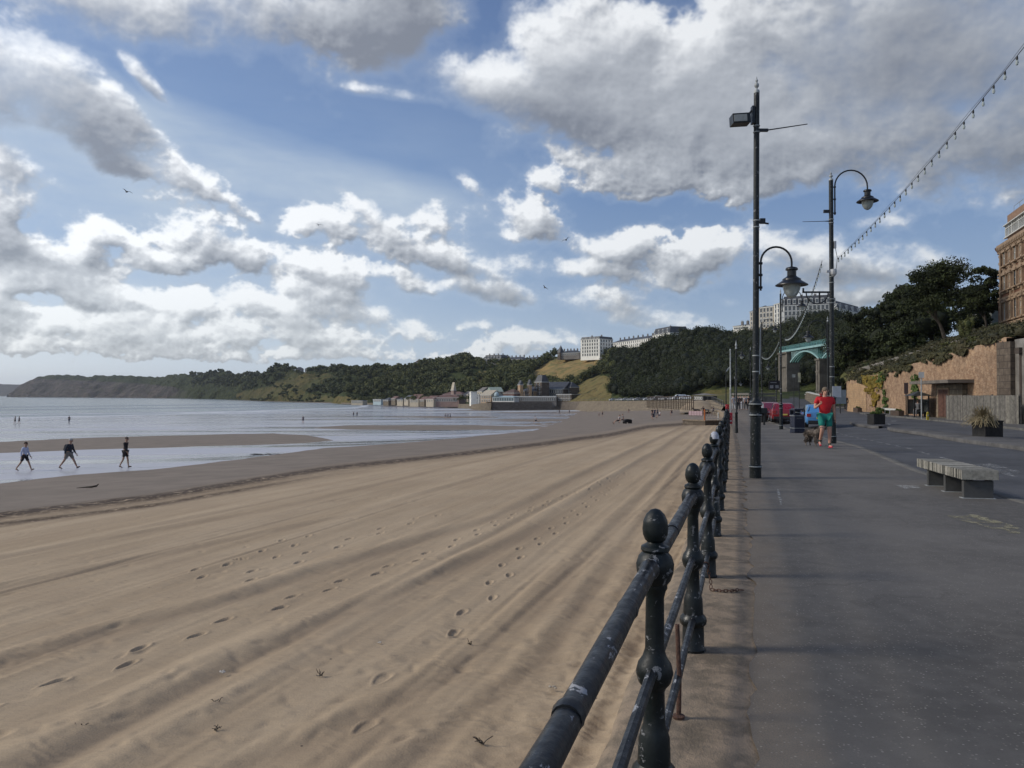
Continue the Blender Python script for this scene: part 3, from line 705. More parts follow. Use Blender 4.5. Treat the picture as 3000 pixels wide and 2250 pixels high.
def loft(name,cols,rows,nx,sub,amp,fr,seed,back=0):
    # rows: list of [(px,py,Y)...]
    pxs=np.linspace(cols[0],cols[1],nx); G=[]
    for r in rows:
        a=np.array(sorted(r)); G.append(np.stack([pxs,np.interp(pxs,a[:,0],a[:,1]),np.interp(pxs,a[:,0],a[:,2])],-1))
    P=[]
    for g in G:
        a,b=rays(g[:,0],g[:,1]); P.append(np.stack([a*g[:,2],g[:,2],CH+b*g[:,2]],-1))
    if back:
        q=P[-1].copy(); d=q[:,:2]/np.linalg.norm(q[:,:2],axis=1)[:,None]; q[:,:2]+=d*back; q[:,2]-=back*.03; P.append(q)
    out=[]
    for i in range(len(P)-1):
        for k in range(sub): 
            t=k/sub; out.append(P[i]*(1-t)+P[i+1]*t)
    out.append(P[-1]); A=np.stack(out); nr=A.shape[0]
    w=np.sin(np.clip(np.arange(nr)/(sub),0,1)*np.pi/2)[:,None]
    for o_,(am,f_) in enumerate(((amp,fr),(amp*.4,fr*3.1))):
        dz=(fbm(A[...,0]*f_+7,A[...,1]*f_,4,seed+o_)-.5)*2*am*w*np.clip(A[...,1]/500,.15,3); A[...,2]+=dz
        dy=(fbm(A[...,0]*f_+70,A[...,2]*f_*2+A[...,1]*f_,4,seed+9+o_)-.5)*2*am*1.2*w*np.clip(A[...,1]/500,.1,3); A[...,1]+=dy
    A=np.maximum(A,-1e9)
    o=npmesh(name,A.reshape(-1,3),gridfaces(nr,nx),M_hill,True); tag(o,kind='structure')
    f=A[...,1]*math.cos(TH)+(A[...,2]-CH)*math.sin(TH); ux=1500+F*A[...,0]/f; uy=1125-F*(-A[...,1]*math.sin(TH)+(A[...,2]-CH)*math.cos(TH))/f
    gr=np.zeros(ux.shape); 
    for p in GR: gr=np.maximum(gr,inpoly(ux,uy,p))
    rd=np.zeros(ux.shape); gold=np.zeros(ux.shape)
    gold=np.maximum(inpoly(ux,uy,GR[0])*(1-.75*np.exp(-((ux-1690)/35)**2-((uy-1105)/16)**2)),inpoly(ux,uy,GR[1])*.45); gr=np.where(inpoly(ux,uy,GR[1]),.55,gr)  # second slope: its shadow is put into the colour, browner and scrubbier
    gr=np.where(inpoly(ux,uy,GR[2])&(ux>2140),.40,gr); gr=np.where(ux<1090,gr*.55,gr); rd=np.maximum(rd,inpoly(ux,uy,[(2258,1215),(2290,1170),(2320,1166),(2400,1172),(2440,1215)]))  # valley grass: shade put into the colour by mixing in dark scrub
    rk=np.clip((620-ux)/180,0,1)*np.clip((uy-np.interp(ux,[25,300,500,640],[1105,1112,1125,1160]))/10,0,1)+ .25*np.clip((300-ux)/200,0,1)
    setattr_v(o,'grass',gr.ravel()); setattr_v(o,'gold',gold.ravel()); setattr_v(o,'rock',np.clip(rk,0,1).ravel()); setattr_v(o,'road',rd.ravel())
    return o,A,ux,uy
TOPS=[(25,1158,3250),(69,1127,3350),(123,1108,3400),(188,1104,3300),(318,1104,3000),(434,1104,2800),(542,1099,2350),(687,1092,1850),(811,1087,1500),(839,1091,1450),(985,1092,1150),(1100,1092,1050),(1159,1090,980),(1238,1082,920),(1276,1072,880),(1365,1064,830),(1417,1072,790),(1480,1070,770),(1560,1066,740),(1600,1056,725),(1622,1046,720),(1702,1043,700),(1760,1041,680),(1794,1052,620),(1838,1050,560),(1896,1046,500),(1917,1036,480),(1949,1025,450),(2000,1012,420),(2041,1000,400),(2082,998,385),(2117,1003,375),(2185,1010,350),(2293,1000,320),(2334,986,305),(2388,972,290),(2442,972,285),(2500,985,260),(2620,990,240)]
BASE=[(25,3200),(123,3000),(318,2600),(542,2000),(687,1500),(800,1150),(1000,800),(1200,650),(1360,570),(1430,500)]
base=[]
for px,Yv in BASE: base.append((px,1157+9.4/Yv*F,Yv))
base+= [(1440,1183,484),(1640,1180,495),(1700,1176.5,468),(1760,1175.5,423),(1850,1175.3,353),(1940,1174.4,293),(2020,1172.5,235),(2085,1174.5,192),(2119,1193,146),(2150,1202,124),(2560,1198,119),(2620,1198,119)]
foot=[(px,p-4,Yv+18) for px,p,Yv in base if px<1410]+[(1450,1170,560),(1640,1170,545),(1700,1173,500),(1850,1171,390),(1940,1168,330),(2020,1164,282),(2085,1162,266),(2150,1160,258),(2300,1152,250),(2500,1150,225),(2620,1150,200)]
mid=[]
for px in np.linspace(25,2620,60):
    f=lambda L,i: float(np.interp(px,[q[0] for q in L],[q[i] for q in L]))
    mid.append((px,lerp(f(foot,1),f(TOPS,1),.52),lerp(f(foot,2),f(TOPS,2),.42)))
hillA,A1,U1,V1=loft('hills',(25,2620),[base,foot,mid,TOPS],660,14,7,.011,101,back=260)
# cape far beyond
loft('far_cape',(-700,78),[[(-700,1161,6200),(78,1161,6200)],[(-700,1132,6400),(0,1140,6400),(78,1150,6400)],[(-700,1118,6600),(-100,1120,6600),(0,1123,6600),(40,1126,6600),(78,1130,6600)]],90,5,6,.004,301,back=900)
tag(bpy.data.objects['far_cape'],kind='structure')
# slope behind the brick wall on the right
WT=[(2484,1115),(2603,1090),(2668,1068),(2712,1054),(2849,1018),(2943,989)]
def wallY(px): return 20.8/((px-1500)/F-.2)
row0=[(2440,1160,112)]+[(a,b+1,wallY(a)+.35) for a,b in WT]+[(3200,930,38),(3600,850,31)]
row1=[(2440,1125,128),(2484,1100,102),(2513,1088,95),(2603,1064,82),(2712,1033,74),(2816,1006,66),(2943,978,60),(3200,915,50),(3600,835,44)]
row2=[(2440,1075,150),(2500,1060,135),(2600,1042,112),(2700,1018,100),(2770,1002,90),(2850,980,84),(2912,966,86),(3000,958,82),(3200,900,70),(3600,820,60)]
row3=[(2440,1030,200),(2500,1020,190),(2600,1012,170),(2700,1003,150),(2800,985,140),(2912,940,130),(3600,780,110)]
hillB,A2,U2,V2=loft('hillside',(2440,3600),[row0,row1,row2,row3],240,8,1.6,.05,401,back=120)
gg=((V2>np.interp(U2,[2440,2800,2912,3600],[1100,1000,962,800]))).astype(float)*.9; hillB.data.attributes['grass'].data.foreach_set('value',gg.ravel().astype(np.float32))

# ---------------------------------------------------------------- foliage
def leafmat(name,c0,c1,c2):
    m,t,b=newmat(name); tint=t.attr('tint'); co=geopos(t)
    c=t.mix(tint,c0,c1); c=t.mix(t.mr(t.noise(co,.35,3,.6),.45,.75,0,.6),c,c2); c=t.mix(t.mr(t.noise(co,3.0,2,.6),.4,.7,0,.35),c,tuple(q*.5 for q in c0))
    t.put(b.inputs['Base Color'],c); b.inputs['Roughness'].default_value=.75; b.inputs['Specular IOR Level'].default_value=.25; return m
M_leafD=leafmat('dark_foliage',(.010,.015,.007),(.052,.066,.020),(.034,.038,.015))
M_leafM=leafmat('mid_foliage',(.036,.048,.018),(.150,.155,.048),(.105,.100,.036))
M_leafF=leafmat('far_foliage',(.045,.058,.024),(.125,.135,.050),(.095,.095,.04))
M_bark=mat('bark',(.045,.036,.028),.9,bump=.6,scale=2)
def leaves(centers,radii,n,size,flat=.6,lobes=7,tints=None,shell=.55,seed=1):
    """leaf-sized quads spread through lobed crowns. centers (K,3) radii (K,3)"""
    rg=np.random.default_rng(seed); K=len(centers); C=np.asarray(centers,float); Rr=np.asarray(radii,float); 
    lb=rg.normal(size=(K,lobes,3)); lb/=np.linalg.norm(lb,axis=2,keepdims=True); lb[...,2]=np.abs(lb[...,2])*.9-.25
    lr=rg.uniform(.32,.58,(K,lobes)); lc=lb*(1-lr[...,None]*.75)
    which=rg.integers(0,lobes,(K,n)); ki=np.arange(K)[:,None]
    d=rg.normal(size=(K,n,3)); d/=np.linalg.norm(d,axis=2,keepdims=True)
    rad=(shell+(1-shell)*rg.random((K,n)))[...,None]; p=lc[ki,which]+d*lr[ki,which][...,None]*rad
    P=C[:,None,:]+p*Rr[:,None,:]
    nrm=d*.9+rg.normal(size=(K,n,3))*.55; nrm/=np.linalg.norm(nrm,axis=2,keepdims=True)
    up=rg.normal(size=(K,n,3)); a=np.cross(nrm,up); a/=np.linalg.norm(a,axis=2,keepdims=True); b=np.cross(nrm,a)
    sz=(size if np.ndim(size) else np.full(K,size))[:,None,None]*rg.uniform(.6,1.25,(K,n,1))
    q=np.stack([P-a*sz*.5,P+b*sz*.35,P+a*sz*.5,P-b*sz*.35],2)
    V=q.reshape(-1,3); Fq=np.arange(len(V)).reshape(-1,4)
    tt=(rg.random(K) if tints is None else np.asarray(tints))[:,None,None]*.75+rg.random((K,n,1))*.25
    return V,Fq,np.broadcast_to(tt,(K,n,4)).reshape(-1)
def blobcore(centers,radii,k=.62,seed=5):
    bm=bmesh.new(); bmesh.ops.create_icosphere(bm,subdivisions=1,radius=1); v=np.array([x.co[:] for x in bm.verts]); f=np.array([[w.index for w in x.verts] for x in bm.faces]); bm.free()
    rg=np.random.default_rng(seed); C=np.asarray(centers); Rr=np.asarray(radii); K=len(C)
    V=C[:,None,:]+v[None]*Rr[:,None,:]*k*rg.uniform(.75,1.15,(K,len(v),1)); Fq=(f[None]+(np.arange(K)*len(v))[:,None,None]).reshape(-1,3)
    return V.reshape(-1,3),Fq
def forest(name,centers,radii,n,size,m,label_kind,seed=1,lobes=7,core=.52,tints=None):
    V,Fq,tt=leaves(centers,radii,n,size,seed=seed,lobes=lobes,tints=tints)
    if core:
        V2,F2=blobcore(centers,radii,core,seed); F2=np.concatenate([F2,F2[:,2:3]],1)
        Fa=np.concatenate([Fq,F2+len(V)]); 
        me=bpy.data.meshes.new(name); VV=np.concatenate([V,V2]).astype(np.float32); me.vertices.add(len(VV)); me.vertices.foreach_set('co',VV.ravel())
        q=len(Fq); tr=len(F2); li=np.concatenate([Fq.ravel(),(F2[:,:3]+len(V)).ravel()]).astype(np.int32)
        me.loops.add(len(li)); me.loops.foreach_set('vertex_index',li); me.polygons.add(q+tr)
        me.polygons.foreach_set('loop_start',np.concatenate([np.arange(q)*4,q*4+np.arange(tr)*3]).astype(np.int32)); me.polygons.foreach_set('loop_total',np.concatenate([np.full(q,4),np.full(tr,3)]).astype(np.int32))
        me.materials.append(m); me.update(); o=bpy.data.objects.new(name,me); COL.objects.link(o)
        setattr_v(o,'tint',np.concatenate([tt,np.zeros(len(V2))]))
    else:
        o=npmesh(name,V,Fq,m); setattr_v(o,'tint',tt)
    return o
def scatter(A,U,V,n,cond,seed):
    rg=np.random.default_rng(seed); nr,nc=U.shape; i=rg.random(n*14)*(nr-1.001); j=rg.random(n*14)*(nc-1.001); i0=i.astype(int); j0=j.astype(int); fi=i-i0; fj=j-j0
    def s(M): 
        if M.ndim==3: a=fi[:,None]; b=fj[:,None]
        else: a=fi; b=fj
        return (M[i0,j0]*(1-a)+M[i0+1,j0]*a)*(1-b)+(M[i0,j0+1]*(1-a)+M[i0+1,j0+1]*a)*b
    P=s(A); u=s(U); v=s(V); ok=cond(u,v,i/(nr-1),P); P=P[ok][:n]; return P
def nograss(u,v):
    r=np.zeros(u.shape,bool)
    for p in GR: r|=inpoly(u,v,p)
    return ~r
NR=A1.shape[0]; rtop=(42+4)/ (NR-1)     # rows up to a little behind the crest
def mkwood(name,u0,u1,n,h,nl,ls,m,seed,extra=lambda u,v:True,v1=1172,label=None):
    P=scatter(A1,U1,V1,n,lambda u,v,r,P:(u>u0)&(u<=u1)&(r>np.where((u>1780)&(u<2010),6,14)/(NR-1)+.005)&(r<rtop)&nograss(u,v)&extra(u,v)&(v<v1)&(P[:,2]>-4),seed)
    rg=np.random.default_rng(seed); hh=h*rg.uniform(.6,1.2,len(P)); rad=np.stack([hh*.52,hh*.52,hh*.5],-1); C=P.copy(); C[:,2]+=hh*.42
    o=forest(name,C,rad,nl,ls*P[:,1] ,m,None,seed,lobes=6)
    return o,P
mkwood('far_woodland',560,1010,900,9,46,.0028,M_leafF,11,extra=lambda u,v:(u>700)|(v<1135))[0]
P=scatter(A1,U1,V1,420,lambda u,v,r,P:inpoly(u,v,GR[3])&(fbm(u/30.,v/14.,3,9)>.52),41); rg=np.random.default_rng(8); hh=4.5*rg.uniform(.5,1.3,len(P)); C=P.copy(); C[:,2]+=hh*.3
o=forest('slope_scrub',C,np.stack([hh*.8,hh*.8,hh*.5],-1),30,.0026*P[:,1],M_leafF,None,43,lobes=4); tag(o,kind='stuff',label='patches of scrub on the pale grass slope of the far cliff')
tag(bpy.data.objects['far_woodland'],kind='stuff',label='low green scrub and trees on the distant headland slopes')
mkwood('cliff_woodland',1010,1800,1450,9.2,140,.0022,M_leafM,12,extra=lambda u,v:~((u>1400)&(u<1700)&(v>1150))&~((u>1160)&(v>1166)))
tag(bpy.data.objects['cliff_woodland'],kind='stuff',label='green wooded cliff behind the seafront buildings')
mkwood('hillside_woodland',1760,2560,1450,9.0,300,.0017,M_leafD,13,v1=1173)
tag(bpy.data.objects['hillside_woodland'],kind='stuff',label='dark wooded hillside rising behind the sea wall and bridge')
# scrub and grass tufts on the bank above the brick wall
P=scatter(A2,U2,V2,150,lambda u,v,r,P:(r>.50)&(r<.82)&(u<2745)&(u>2440),31); rg=np.random.default_rng(6); hh=5.5*rg.uniform(.7,1.25,len(P)); C=P.copy(); C[:,2]+=hh*.45
o=forest('slope_woodland',C,np.stack([hh*.5,hh*.5,hh*.5],-1),420,.34,M_leafD,None,33,lobes=6,core=.55); tag(o,kind='stuff',label='dark trees filling the slope between the bridge and the round-topped tree')
P=scatter(A2,U2,V2,520,lambda u,v,r,P:(r<.52)&(u<3250)&(u>2450),21)
rg=np.random.default_rng(4); hh=rg.uniform(.35,1.0,len(P)); C=P.copy(); C[:,2]+=.1
M_scrub=leafmat('bank_scrub',(.030,.032,.014),(.085,.078,.034),(.10,.08,.045))
o=forest('bank_vegetation',C,np.stack([hh*1.2,hh*1.0,hh*.75],-1),60,.16,M_scrub,None,22,lobes=5,core=.5); tag(o,kind='stuff',label='scrubby grass and bushes on the bank above the brick wall')

def limb(mb,p,d,L,r,depth,rr):
    pts=[Vector(p)]; dd=Vector(d)
    for k in range(4):
        dd=(dd+Vector((rr.uniform(-.16,.16),rr.uniform(-.16,.16),rr.uniform(-.02,.12)))).normalized(); pts.append(pts[-1]+dd*L/4)
    mb.tube(pts,[r*(1-.12*k) for k in range(5)],7 if depth==0 else 5)
    ends=[pts[-1]]
    if depth<3:
        for q in range(rr.choice([2,3])):
            nd=(dd+Vector((rr.uniform(-.75,.75),rr.uniform(-.75,.75),rr.uniform(.0,.35)))).normalized()
            ends+=limb(mb,pts[rr.choice([2,3,4]) if q else 4],nd,L*rr.uniform(.62,.8),r*.55,depth+1,rr)
    return ends
def tree(px,py,Yv,hpx,wpx,label,seed,m=M_leafD,open_=False,n=5200,size=.30,trunkfrac=.38,core=.0,group='trees on the slope beside the brick building'):
    base=at(px,py,Yv); h=hpx*1.04*Yv/F; w=wpx*1.12*Yv/F/2; rr=random.Random(seed)
    r=root('tree',base,0,label,'tree',group)
    mb=MB(); ends=limb(mb,(0,0,-.6),(rr.uniform(-.12,.12),0,1),h*trunkfrac+.6,h*.030,0,rr)
    # fit the limbs inside the crown
    mz=max(v[2] for v in mb.v); mx=max(max(abs(v[0]),abs(v[1])) for v in mb.v); kz=h*.86/mz; kx=min(1.6,w*.80/mx)
    mb.v=[(v[0]*kx,v[1]*kx,v[2]*kz) for v in mb.v]; ends=[Vector((e.x*kx,e.y*kx,e.z*kz)) for e in ends]
    mb.build('trunk',M_bark,r,smooth=True)
    z0=h*trunkfrac*.85; C=[];Rd=[]
    for e in ends:
        if e.z>z0 and rr.random()<.8: C.append(tuple(e)); q=rr.uniform(.24,.34)*w; Rd.append((q*1.1,q*1.1,q*.9))
    for k in range(38):
        a=rr.uniform(0,6.283); zt=rr.uniform(0,1); rad=w*math.sqrt(max(.04,1-(zt*.96)**2))*math.sqrt(rr.uniform(.15,1))*.80
        C.append((rad*math.cos(a),rad*math.sin(a),z0+(h*.93-z0)*zt)); q=rr.uniform(.26,.40)*w; Rd.append((q*1.1,q*1.1,q*.95))
    K=len(C)
    o=forest('crown',np.array(C),np.array(Rd),n//K,size,m,None,seed,lobes=5,core=core); o.parent=r
    return r
TR=[(2770,1003,92,236,200,'broad round-topped dark tree with bare forked limbs showing under its crown',True,.42),
    (2890,968,96,184,104,'smaller dark tree between the round-topped tree and the brick building',True,.35),
    (2846,992,106,150,100,'low dark tree filling the space between the round-topped tree and its smaller neighbour',False,.2),
    (2690,1015,104,215,150,'dense dark tree left of the round-topped tree',False,.2),
    (2640,1035,112,200,130,'dark leafy tree sloping down towards the bridge, second left of the round-topped tree',False,.2),
    (2590,1055,122,172,130,'bushy dark tree halfway between the bridge and the round-topped tree',False,.15),
    (2540,1075,132,170,120,'dark tree overhanging the end of the green bridge',False,.15),
    (2474,1130,122,92,80,'dark tree filling the gap between the second lamp column and the wall end',False,.12),
    (2500,1090,120,110,90,'low dark tree beside the foot of the bridge pier',False,.1),
    (2655,1050,92,95,110,'dark bushy tree under the canopy above the path parapet',False,.1),
    (2598,1068,98,92,100,'small dark tree above the yellow ivy on the brick wall',False,.1),
    (2732,1010,118,190,120,'tall dark tree just behind the left side of the round-topped tree',False,.3)]
for i,(px,py,Yv,hp,wp,lb,op,tf) in enumerate(TR):
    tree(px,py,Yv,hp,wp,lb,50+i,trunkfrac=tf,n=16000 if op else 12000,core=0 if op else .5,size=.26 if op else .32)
# conifer-like and bushy shrubs on the bank
def shrub(px,py,Yv,hpx,wpx,label,seed,m=M_leafM,name='bush',cat='bush',size=.13,n=1500,group=None,z=None):
    b=at(px,py,Yv) if z is None else Vector((at(px,py,Yv).x,Yv,z)); h=hpx*Yv/F; w=wpx*Yv/F/2; r=root(name,b,0,label,cat,group)
    mb=MB(); mb.tube([(0,0,-.1),(0,0,h*.5)],[.05,.02],5); 
    for a in range(4): mb.tube([(0,0,.05),(math.cos(a*1.6)*w*.5,math.sin(a*1.6)*w*.5,h*.55)],[.03,.012],4)
    mb.build('stem',M_bark,r)
    K=9; rr=random.Random(seed); C=[(rr.uniform(-.6,.6)*w,rr.uniform(-.6,.6)*w,h*rr.uniform(.25,.78)) for _ in range(K)]; Rd=[(w*.5,w*.5,h*.28)]*K
    o=forest('foliage',np.array(C),np.array(Rd),n//K,size,m,None,seed,lobes=4,core=.5); o.parent=r; return r
shrub(2838,1008,70,92,66,'pointed green shrub on the bank below the round-topped tree',71)
shrub(2790,1035,62,34,70,'trailing green bush spilling over the middle of the brick wall top',72)
shrub(2855,1022,57,40,60,'green bush spilling over the wall top beside the pointed shrub',73)
shrub(2462,1150,95,52,34,'dark round bush at the far corner of the brick wall',74,m=M_leafD)
# ---------------------------------------------------------------- building materials
def brickmat(name,c1,c2,mo,sx=.45,sy=.15,wear=.5,mort=.02,stain=(.10,.08,.065)):
    m,t,b=newmat(name); uv=t.new('ShaderNodeUVMap').outputs[0]; co=geopos(t)
    br=t.new('ShaderNodeTexBrick'); br.offset=.5; br.inputs['Scale'].default_value=1; br.inputs['Brick Width'].default_value=sx; br.inputs['Row Height'].default_value=sy
    br.inputs['Mortar Size'].default_value=mort; br.inputs['Bias'].default_value=0
    t.put(br.inputs['Vector'],uv); t.put(br.inputs['Color1'],c1); t.put(br.inputs['Color2'],c2); t.put(br.inputs['Mortar'],mo)
    n=t.noise(co,.45,6,.65); n2=t.noise(co,3,5,.65)
    c=t.mix(t.mr(n2,.3,.70,0,.75),br.outputs[0],tuple(q*.62 for q in c1)); c=t.mix(t.m('MULTIPLY',t.mr(n,.45,.68),wear),c,stain)
    c=t.mix(t.mr(t.noise(co,1.1,5,.7),.52,.70,0,.30),c,tuple(min(1,q*1.5) for q in c2))
    t.put(b.inputs['Base Color'],c); b.inputs['Roughness'].default_value=.9; b.inputs['Specular IOR Level'].default_value=.2
    t.put(b.inputs['Normal'],t.bump(t.m('ADD',t.m('MULTIPLY',br.outputs[1],-1),n2),.7,.03)); return m
M_redbrick=brickmat('old_red_brick',(.31,.18,.108),(.50,.335,.205),(.42,.34,.25),sx=.26,sy=.09,mort=.012,wear=.30)
M_orbrick=brickmat('orange_brick_block',(.46,.29,.16),(.52,.35,.20),(.36,.27,.18),sx=.6,sy=.2,wear=.3)
M_hotelbrick=brickmat('ornate_brick',(.17,.075,.048),(.27,.135,.085),(.26,.19,.13),sx=.5,sy=.16,wear=.4)
M_stonewall=brickmat('rough_stone',(.19,.16,.12),(.30,.25,.18),(.12,.10,.08),sx=.7,sy=.35,wear=.6,mort=.04)
M_seastone=brickmat('sea_wall_stone',(.20,.165,.12),(.32,.26,.18),(.09,.08,.065),sx=1.3,sy=.6,wear=.65,mort=.08)
M_darkstone=brickmat('dark_stone',(.12,.095,.075),(.19,.155,.12),(.06,.05,.045),sx=.8,sy=.4,wear=.5)
M_white=mat('white_render',(.80,.78,.71),.8,var=.08,scale=.3); M_cream=mat('cream_render',(.40,.35,.27),.8,var=.1,scale=.3)
M_greyst=mat('grey_stone_house',(.17,.155,.14),.85,var=.2,scale=.3); M_pink=mat('pinkish_render',(.24,.165,.14),.85,var=.15,scale=.3)
M_slate=mat('slate_roof',(.055,.058,.065),.6,var=.25,scale=.4); M_redroof=mat('red_tile_roof',(.15,.085,.07),.8,var=.2,scale=.4); M_palegreen=mat('pale_green_roof',(.28,.33,.27),.6,var=.1,scale=.4)
M_pane=mat('window_pane',(.028,.034,.042),.12,spec=.9,var=.3,scale=.2); M_paleblue=mat('pale_blue_paint',(.36,.45,.47),.6,var=.06,scale=.5)
M_frame=mat('painted_frame',(.55,.55,.52),.6,var=.06); M_sandst=mat('sandstone_trim',(.29,.205,.135),.85,var=.2,scale=1.2,bump=.3)
_wm={}
def winmesh(w,h,fr,mfr,dep):
    k=(round(w,2),round(h,2),mfr.name,fr)
    if k in _wm: return _wm[k]
    mb=MB(); t=min(.14*w,.16)
    mb.box((0,-.02,h/2),(w-2*t,.05,h-2*t)); mb.cur=1
    for s in(-1,1): mb.box((s*(w/2-t/2),-.06,h/2),(t,.16,h))
    mb.box((0,-.065,t/2),(w-2*t,.17,t)); mb.box((0,-.065,h-t/2),(w-2*t,.17,t))
    if fr: mb.box((0,-.06,h/2),(w-2*t,.08,t*.5)); mb.box((0,-.055,h*.5),(t*.5,.06,h-2*t))
    o=mb.build('window',[M_pane,mfr]); me=o.data; bpy.data.objects.remove(o); _wm[k]=me; return me
def block(name,label,P,Q,h,dep,wall,roof='flat',roofm=None,rh=2,cols=0,rows=0,ww=1.0,wh=1.6,fr=0,mfr=None,side=0,cat='building',group=None,bands=True,chim=0,dormers=0,x0m=.06,z0m=.10,side2=0,brick=False,trim=None,eave=.3):
    """one building along P->Q (ground points, viewer side facade on the right-hand side of P->Q)"""
    P=Vector(P);Q=Vector(Q); d=Q-P; L=math.hypot(d.x,d.y); a=math.atan2(d.y,d.x); z=min(P.z,Q.z)
    r=root(name,(P.x,P.y,z),a,label,cat,group); mfr=mfr or M_frame; trim=trim or mfr
    mb=MB(); mb.box((L/2,dep/2,h/2-1.5),(L,dep,h+3)); w=mb.build('wall',wall,r,uv=True)
    if bands:
        mb=MB(); n=max(1,rows)
        mb.box((L/2,dep/2,h+.06),(L+.5,dep+.5,.35))
        for k in range(1,n):
            if n>1: mb.box((L/2,-.05,h*k/n),(L+.16,.14,.16)); mb.box((-.05,dep/2,h*k/n),(.14,dep,.16))
        mb.build('cornice',trim,r)
    if roof=='hip' or roof=='gable':
        e=eave; k=min(dep/2+e,L/2+e)*(.95 if roof=='hip' else 0)
        vs=[(-e,-e,h+.2),(L+e,-e,h+.2),(L+e,dep+e,h+.2),(-e,dep+e,h+.2),(-e+k,dep/2,h+rh),(L+e-k,dep/2,h+rh)]
        mb=MB(); mb.add(vs,[(0,1,5,4),(1,2,5),(2,3,4,5),(3,0,4),(0,3,2,1)]); rf=mb.build('roof',roofm or M_slate,r)
    elif roof=='mansard':
        k=rh*.35; vs=[(0,0,h+.2),(L,0,h+.2),(L,dep,h+.2),(0,dep,h+.2),(k,k,h+rh),(L-k,k,h+rh),(L-k,dep-k,h+rh),(k,dep-k,h+rh)]
        mb=MB(); mb.add(vs,[(0,1,5,4),(1,2,6,5),(2,3,7,6),(3,0,4,7),(4,5,6,7),(3,2,1,0)]); rf=mb.build('roof',roofm or M_slate,r)
    else:
        mb=MB(); mb.box((L/2,dep/2,h+.24+.15),(L*.97,dep*.95,.3)); rf=mb.build('roof',roofm or M_slate,r)
    for k in range(chim):
        mb=MB(); x=L*(k+.5)/chim; y=dep*.5; mb.box((x,y,h+rh+.4),(1.1,.8,2.2 if roof!='flat' else 3)); 
        for j in(-.3,.3): mb.lathe([(.14,0),(.12,.5)],(x+j,y,h+rh+1.5),6)
        mb.build('chimney',M_greyst,rf)
    for k in range(dormers):
        x=L*(k+.5)/dormers; mb=MB(); mb.box((x,rh*.22,h+rh*.42),(min(1.5,L/dormers*.6),rh*.5,rh*.55)); dm=mb.build('dormer',mfr,rf)
        mb=MB(); mb.box((x,-.03-rh*.03,h+rh*.42),(min(1.0,L/dormers*.4),.05,rh*.36)); mb.build('pane',M_pane,dm)
    for j in range(rows):
        for i in range(cols):
            me=winmesh(ww,wh,fr,mfr,.1); o=bpy.data.objects.new('window',me); COL.objects.link(o); o.parent=r
            o.location=(L*(x0m+(1-2*x0m)*(i+.5)/cols),-.01,h*(z0m+(1-z0m)*(j+.5)/rows)-wh/2)
        for i in range(side):
            me=winmesh(ww,wh,fr,mfr,.1); o=bpy.data.objects.new('window',me); COL.objects.link(o); o.parent=r
            o.location=(-.01,dep*(1-(i+.5)/side),h*(z0m+(1-z0m)*(j+.5)/rows)-wh/2); o.rotation_euler=(0,0,-math.pi/2)
        for i in range(side2):
            me=winmesh(ww,wh,fr,mfr,.1); o=bpy.data.objects.new('window',me); COL.objects.link(o); o.parent=r
            o.location=(L+.01,dep*((i+.5)/side2),h*(z0m+(1-z0m)*(j+.5)/rows)-wh/2); o.rotation_euler=(0,0,math.pi/2)
    return r
def B(name,label,p,q,top,Y2,dep,wall,**k):
    """p=(px,py,Y) foot left, q=(px,py,Y) foot right, top=pixel row of the eaves above p"""
    P=at(*p);Q=at(*q); z=min(P.z,Q.z); h=at(p[0],top,p[2]).z-z
    return block(name,label,P,Q,h,dep,wall,**k)
# --- white hotels on the cliff
B('hotel','white sunlit hotel block standing alone on the grassy headland',(1701,1043,640),(1757,1043,626),996,0,18,M_white,cols=7,rows=5,ww=1.5,wh=2.1,side2=5,z0m=.0,roof='mansard',rh=2.2,roofm=M_slate,dormers=5,chim=2)
B('terraced_houses','long white terrace stepping up behind the wooded crest right of the white hotel',(1790,1046,665),(1912,1030,600),1006,0,14,M_white,cols=18,rows=4,ww=1.3,wh=2.0,roof='hip',rh=3,chim=9)
B('terraced_houses','white end house with domed slate roof at the right end of the white terrace',(1912,1030,598),(1962,1010,570),983,0,16,M_white,cols=6,rows=4,ww=1.5,wh=2.1,roof='mansard',rh=5.0,dormers=4,chim=1)
B('grand_hotel','main white hotel block with grey mansard roof behind the lamp posts',(2287,962,330),(2452,946,322),897,0,20,M_white,cols=12,rows=4,ww=1.4,wh=2.2,roof='mansard',rh=4.2,dormers=10,chim=4,cat='hotel')
B('grand_hotel','right hand end of the white mansard-roofed hotel beside the hilltop trees',(2453,946,321.5),(2524,944,345),903,0,18,M_white,cols=6,rows=3,ww=1.4,wh=2.0,roof='mansard',rh=3.4,dormers=4,chim=2,cat='hotel')
B('grand_hotel','lower cream wing left of the white mansard-roofed hotel, behind the tall lamp column',(2223,968,345),(2268,965,338),903,0,18,M_cream,cols=4,rows=4,ww=1.4,wh=2.0,roof='flat',rh=1,cat='hotel')
B('grand_hotel','tall narrow bay of the white hotel joining the cream wing to the main block',(2268.5,965,337),(2286.5,963,331),893,0,14,M_white,cols=2,rows=5,ww=1.5,wh=1.9,roof='hip',rh=1.5,cat='hotel')
B('grand_hotel','curved stone turret end of the cream hotel wing on the wooded crest',(2197,968,352),(2222.5,968,346),915,0,12,M_cream,cols=3,rows=4,ww=1.0,wh=1.7,roof='hip',rh=3,cat='hotel')
B('terraced_houses','low white houses on the crest left of the cream hotel wing',(2148,966,380),(2196,966,372),957,0,10,M_white,cols=9,rows=1,ww=1.0,wh=1.0,roof='hip',rh=1.2,chim=3)
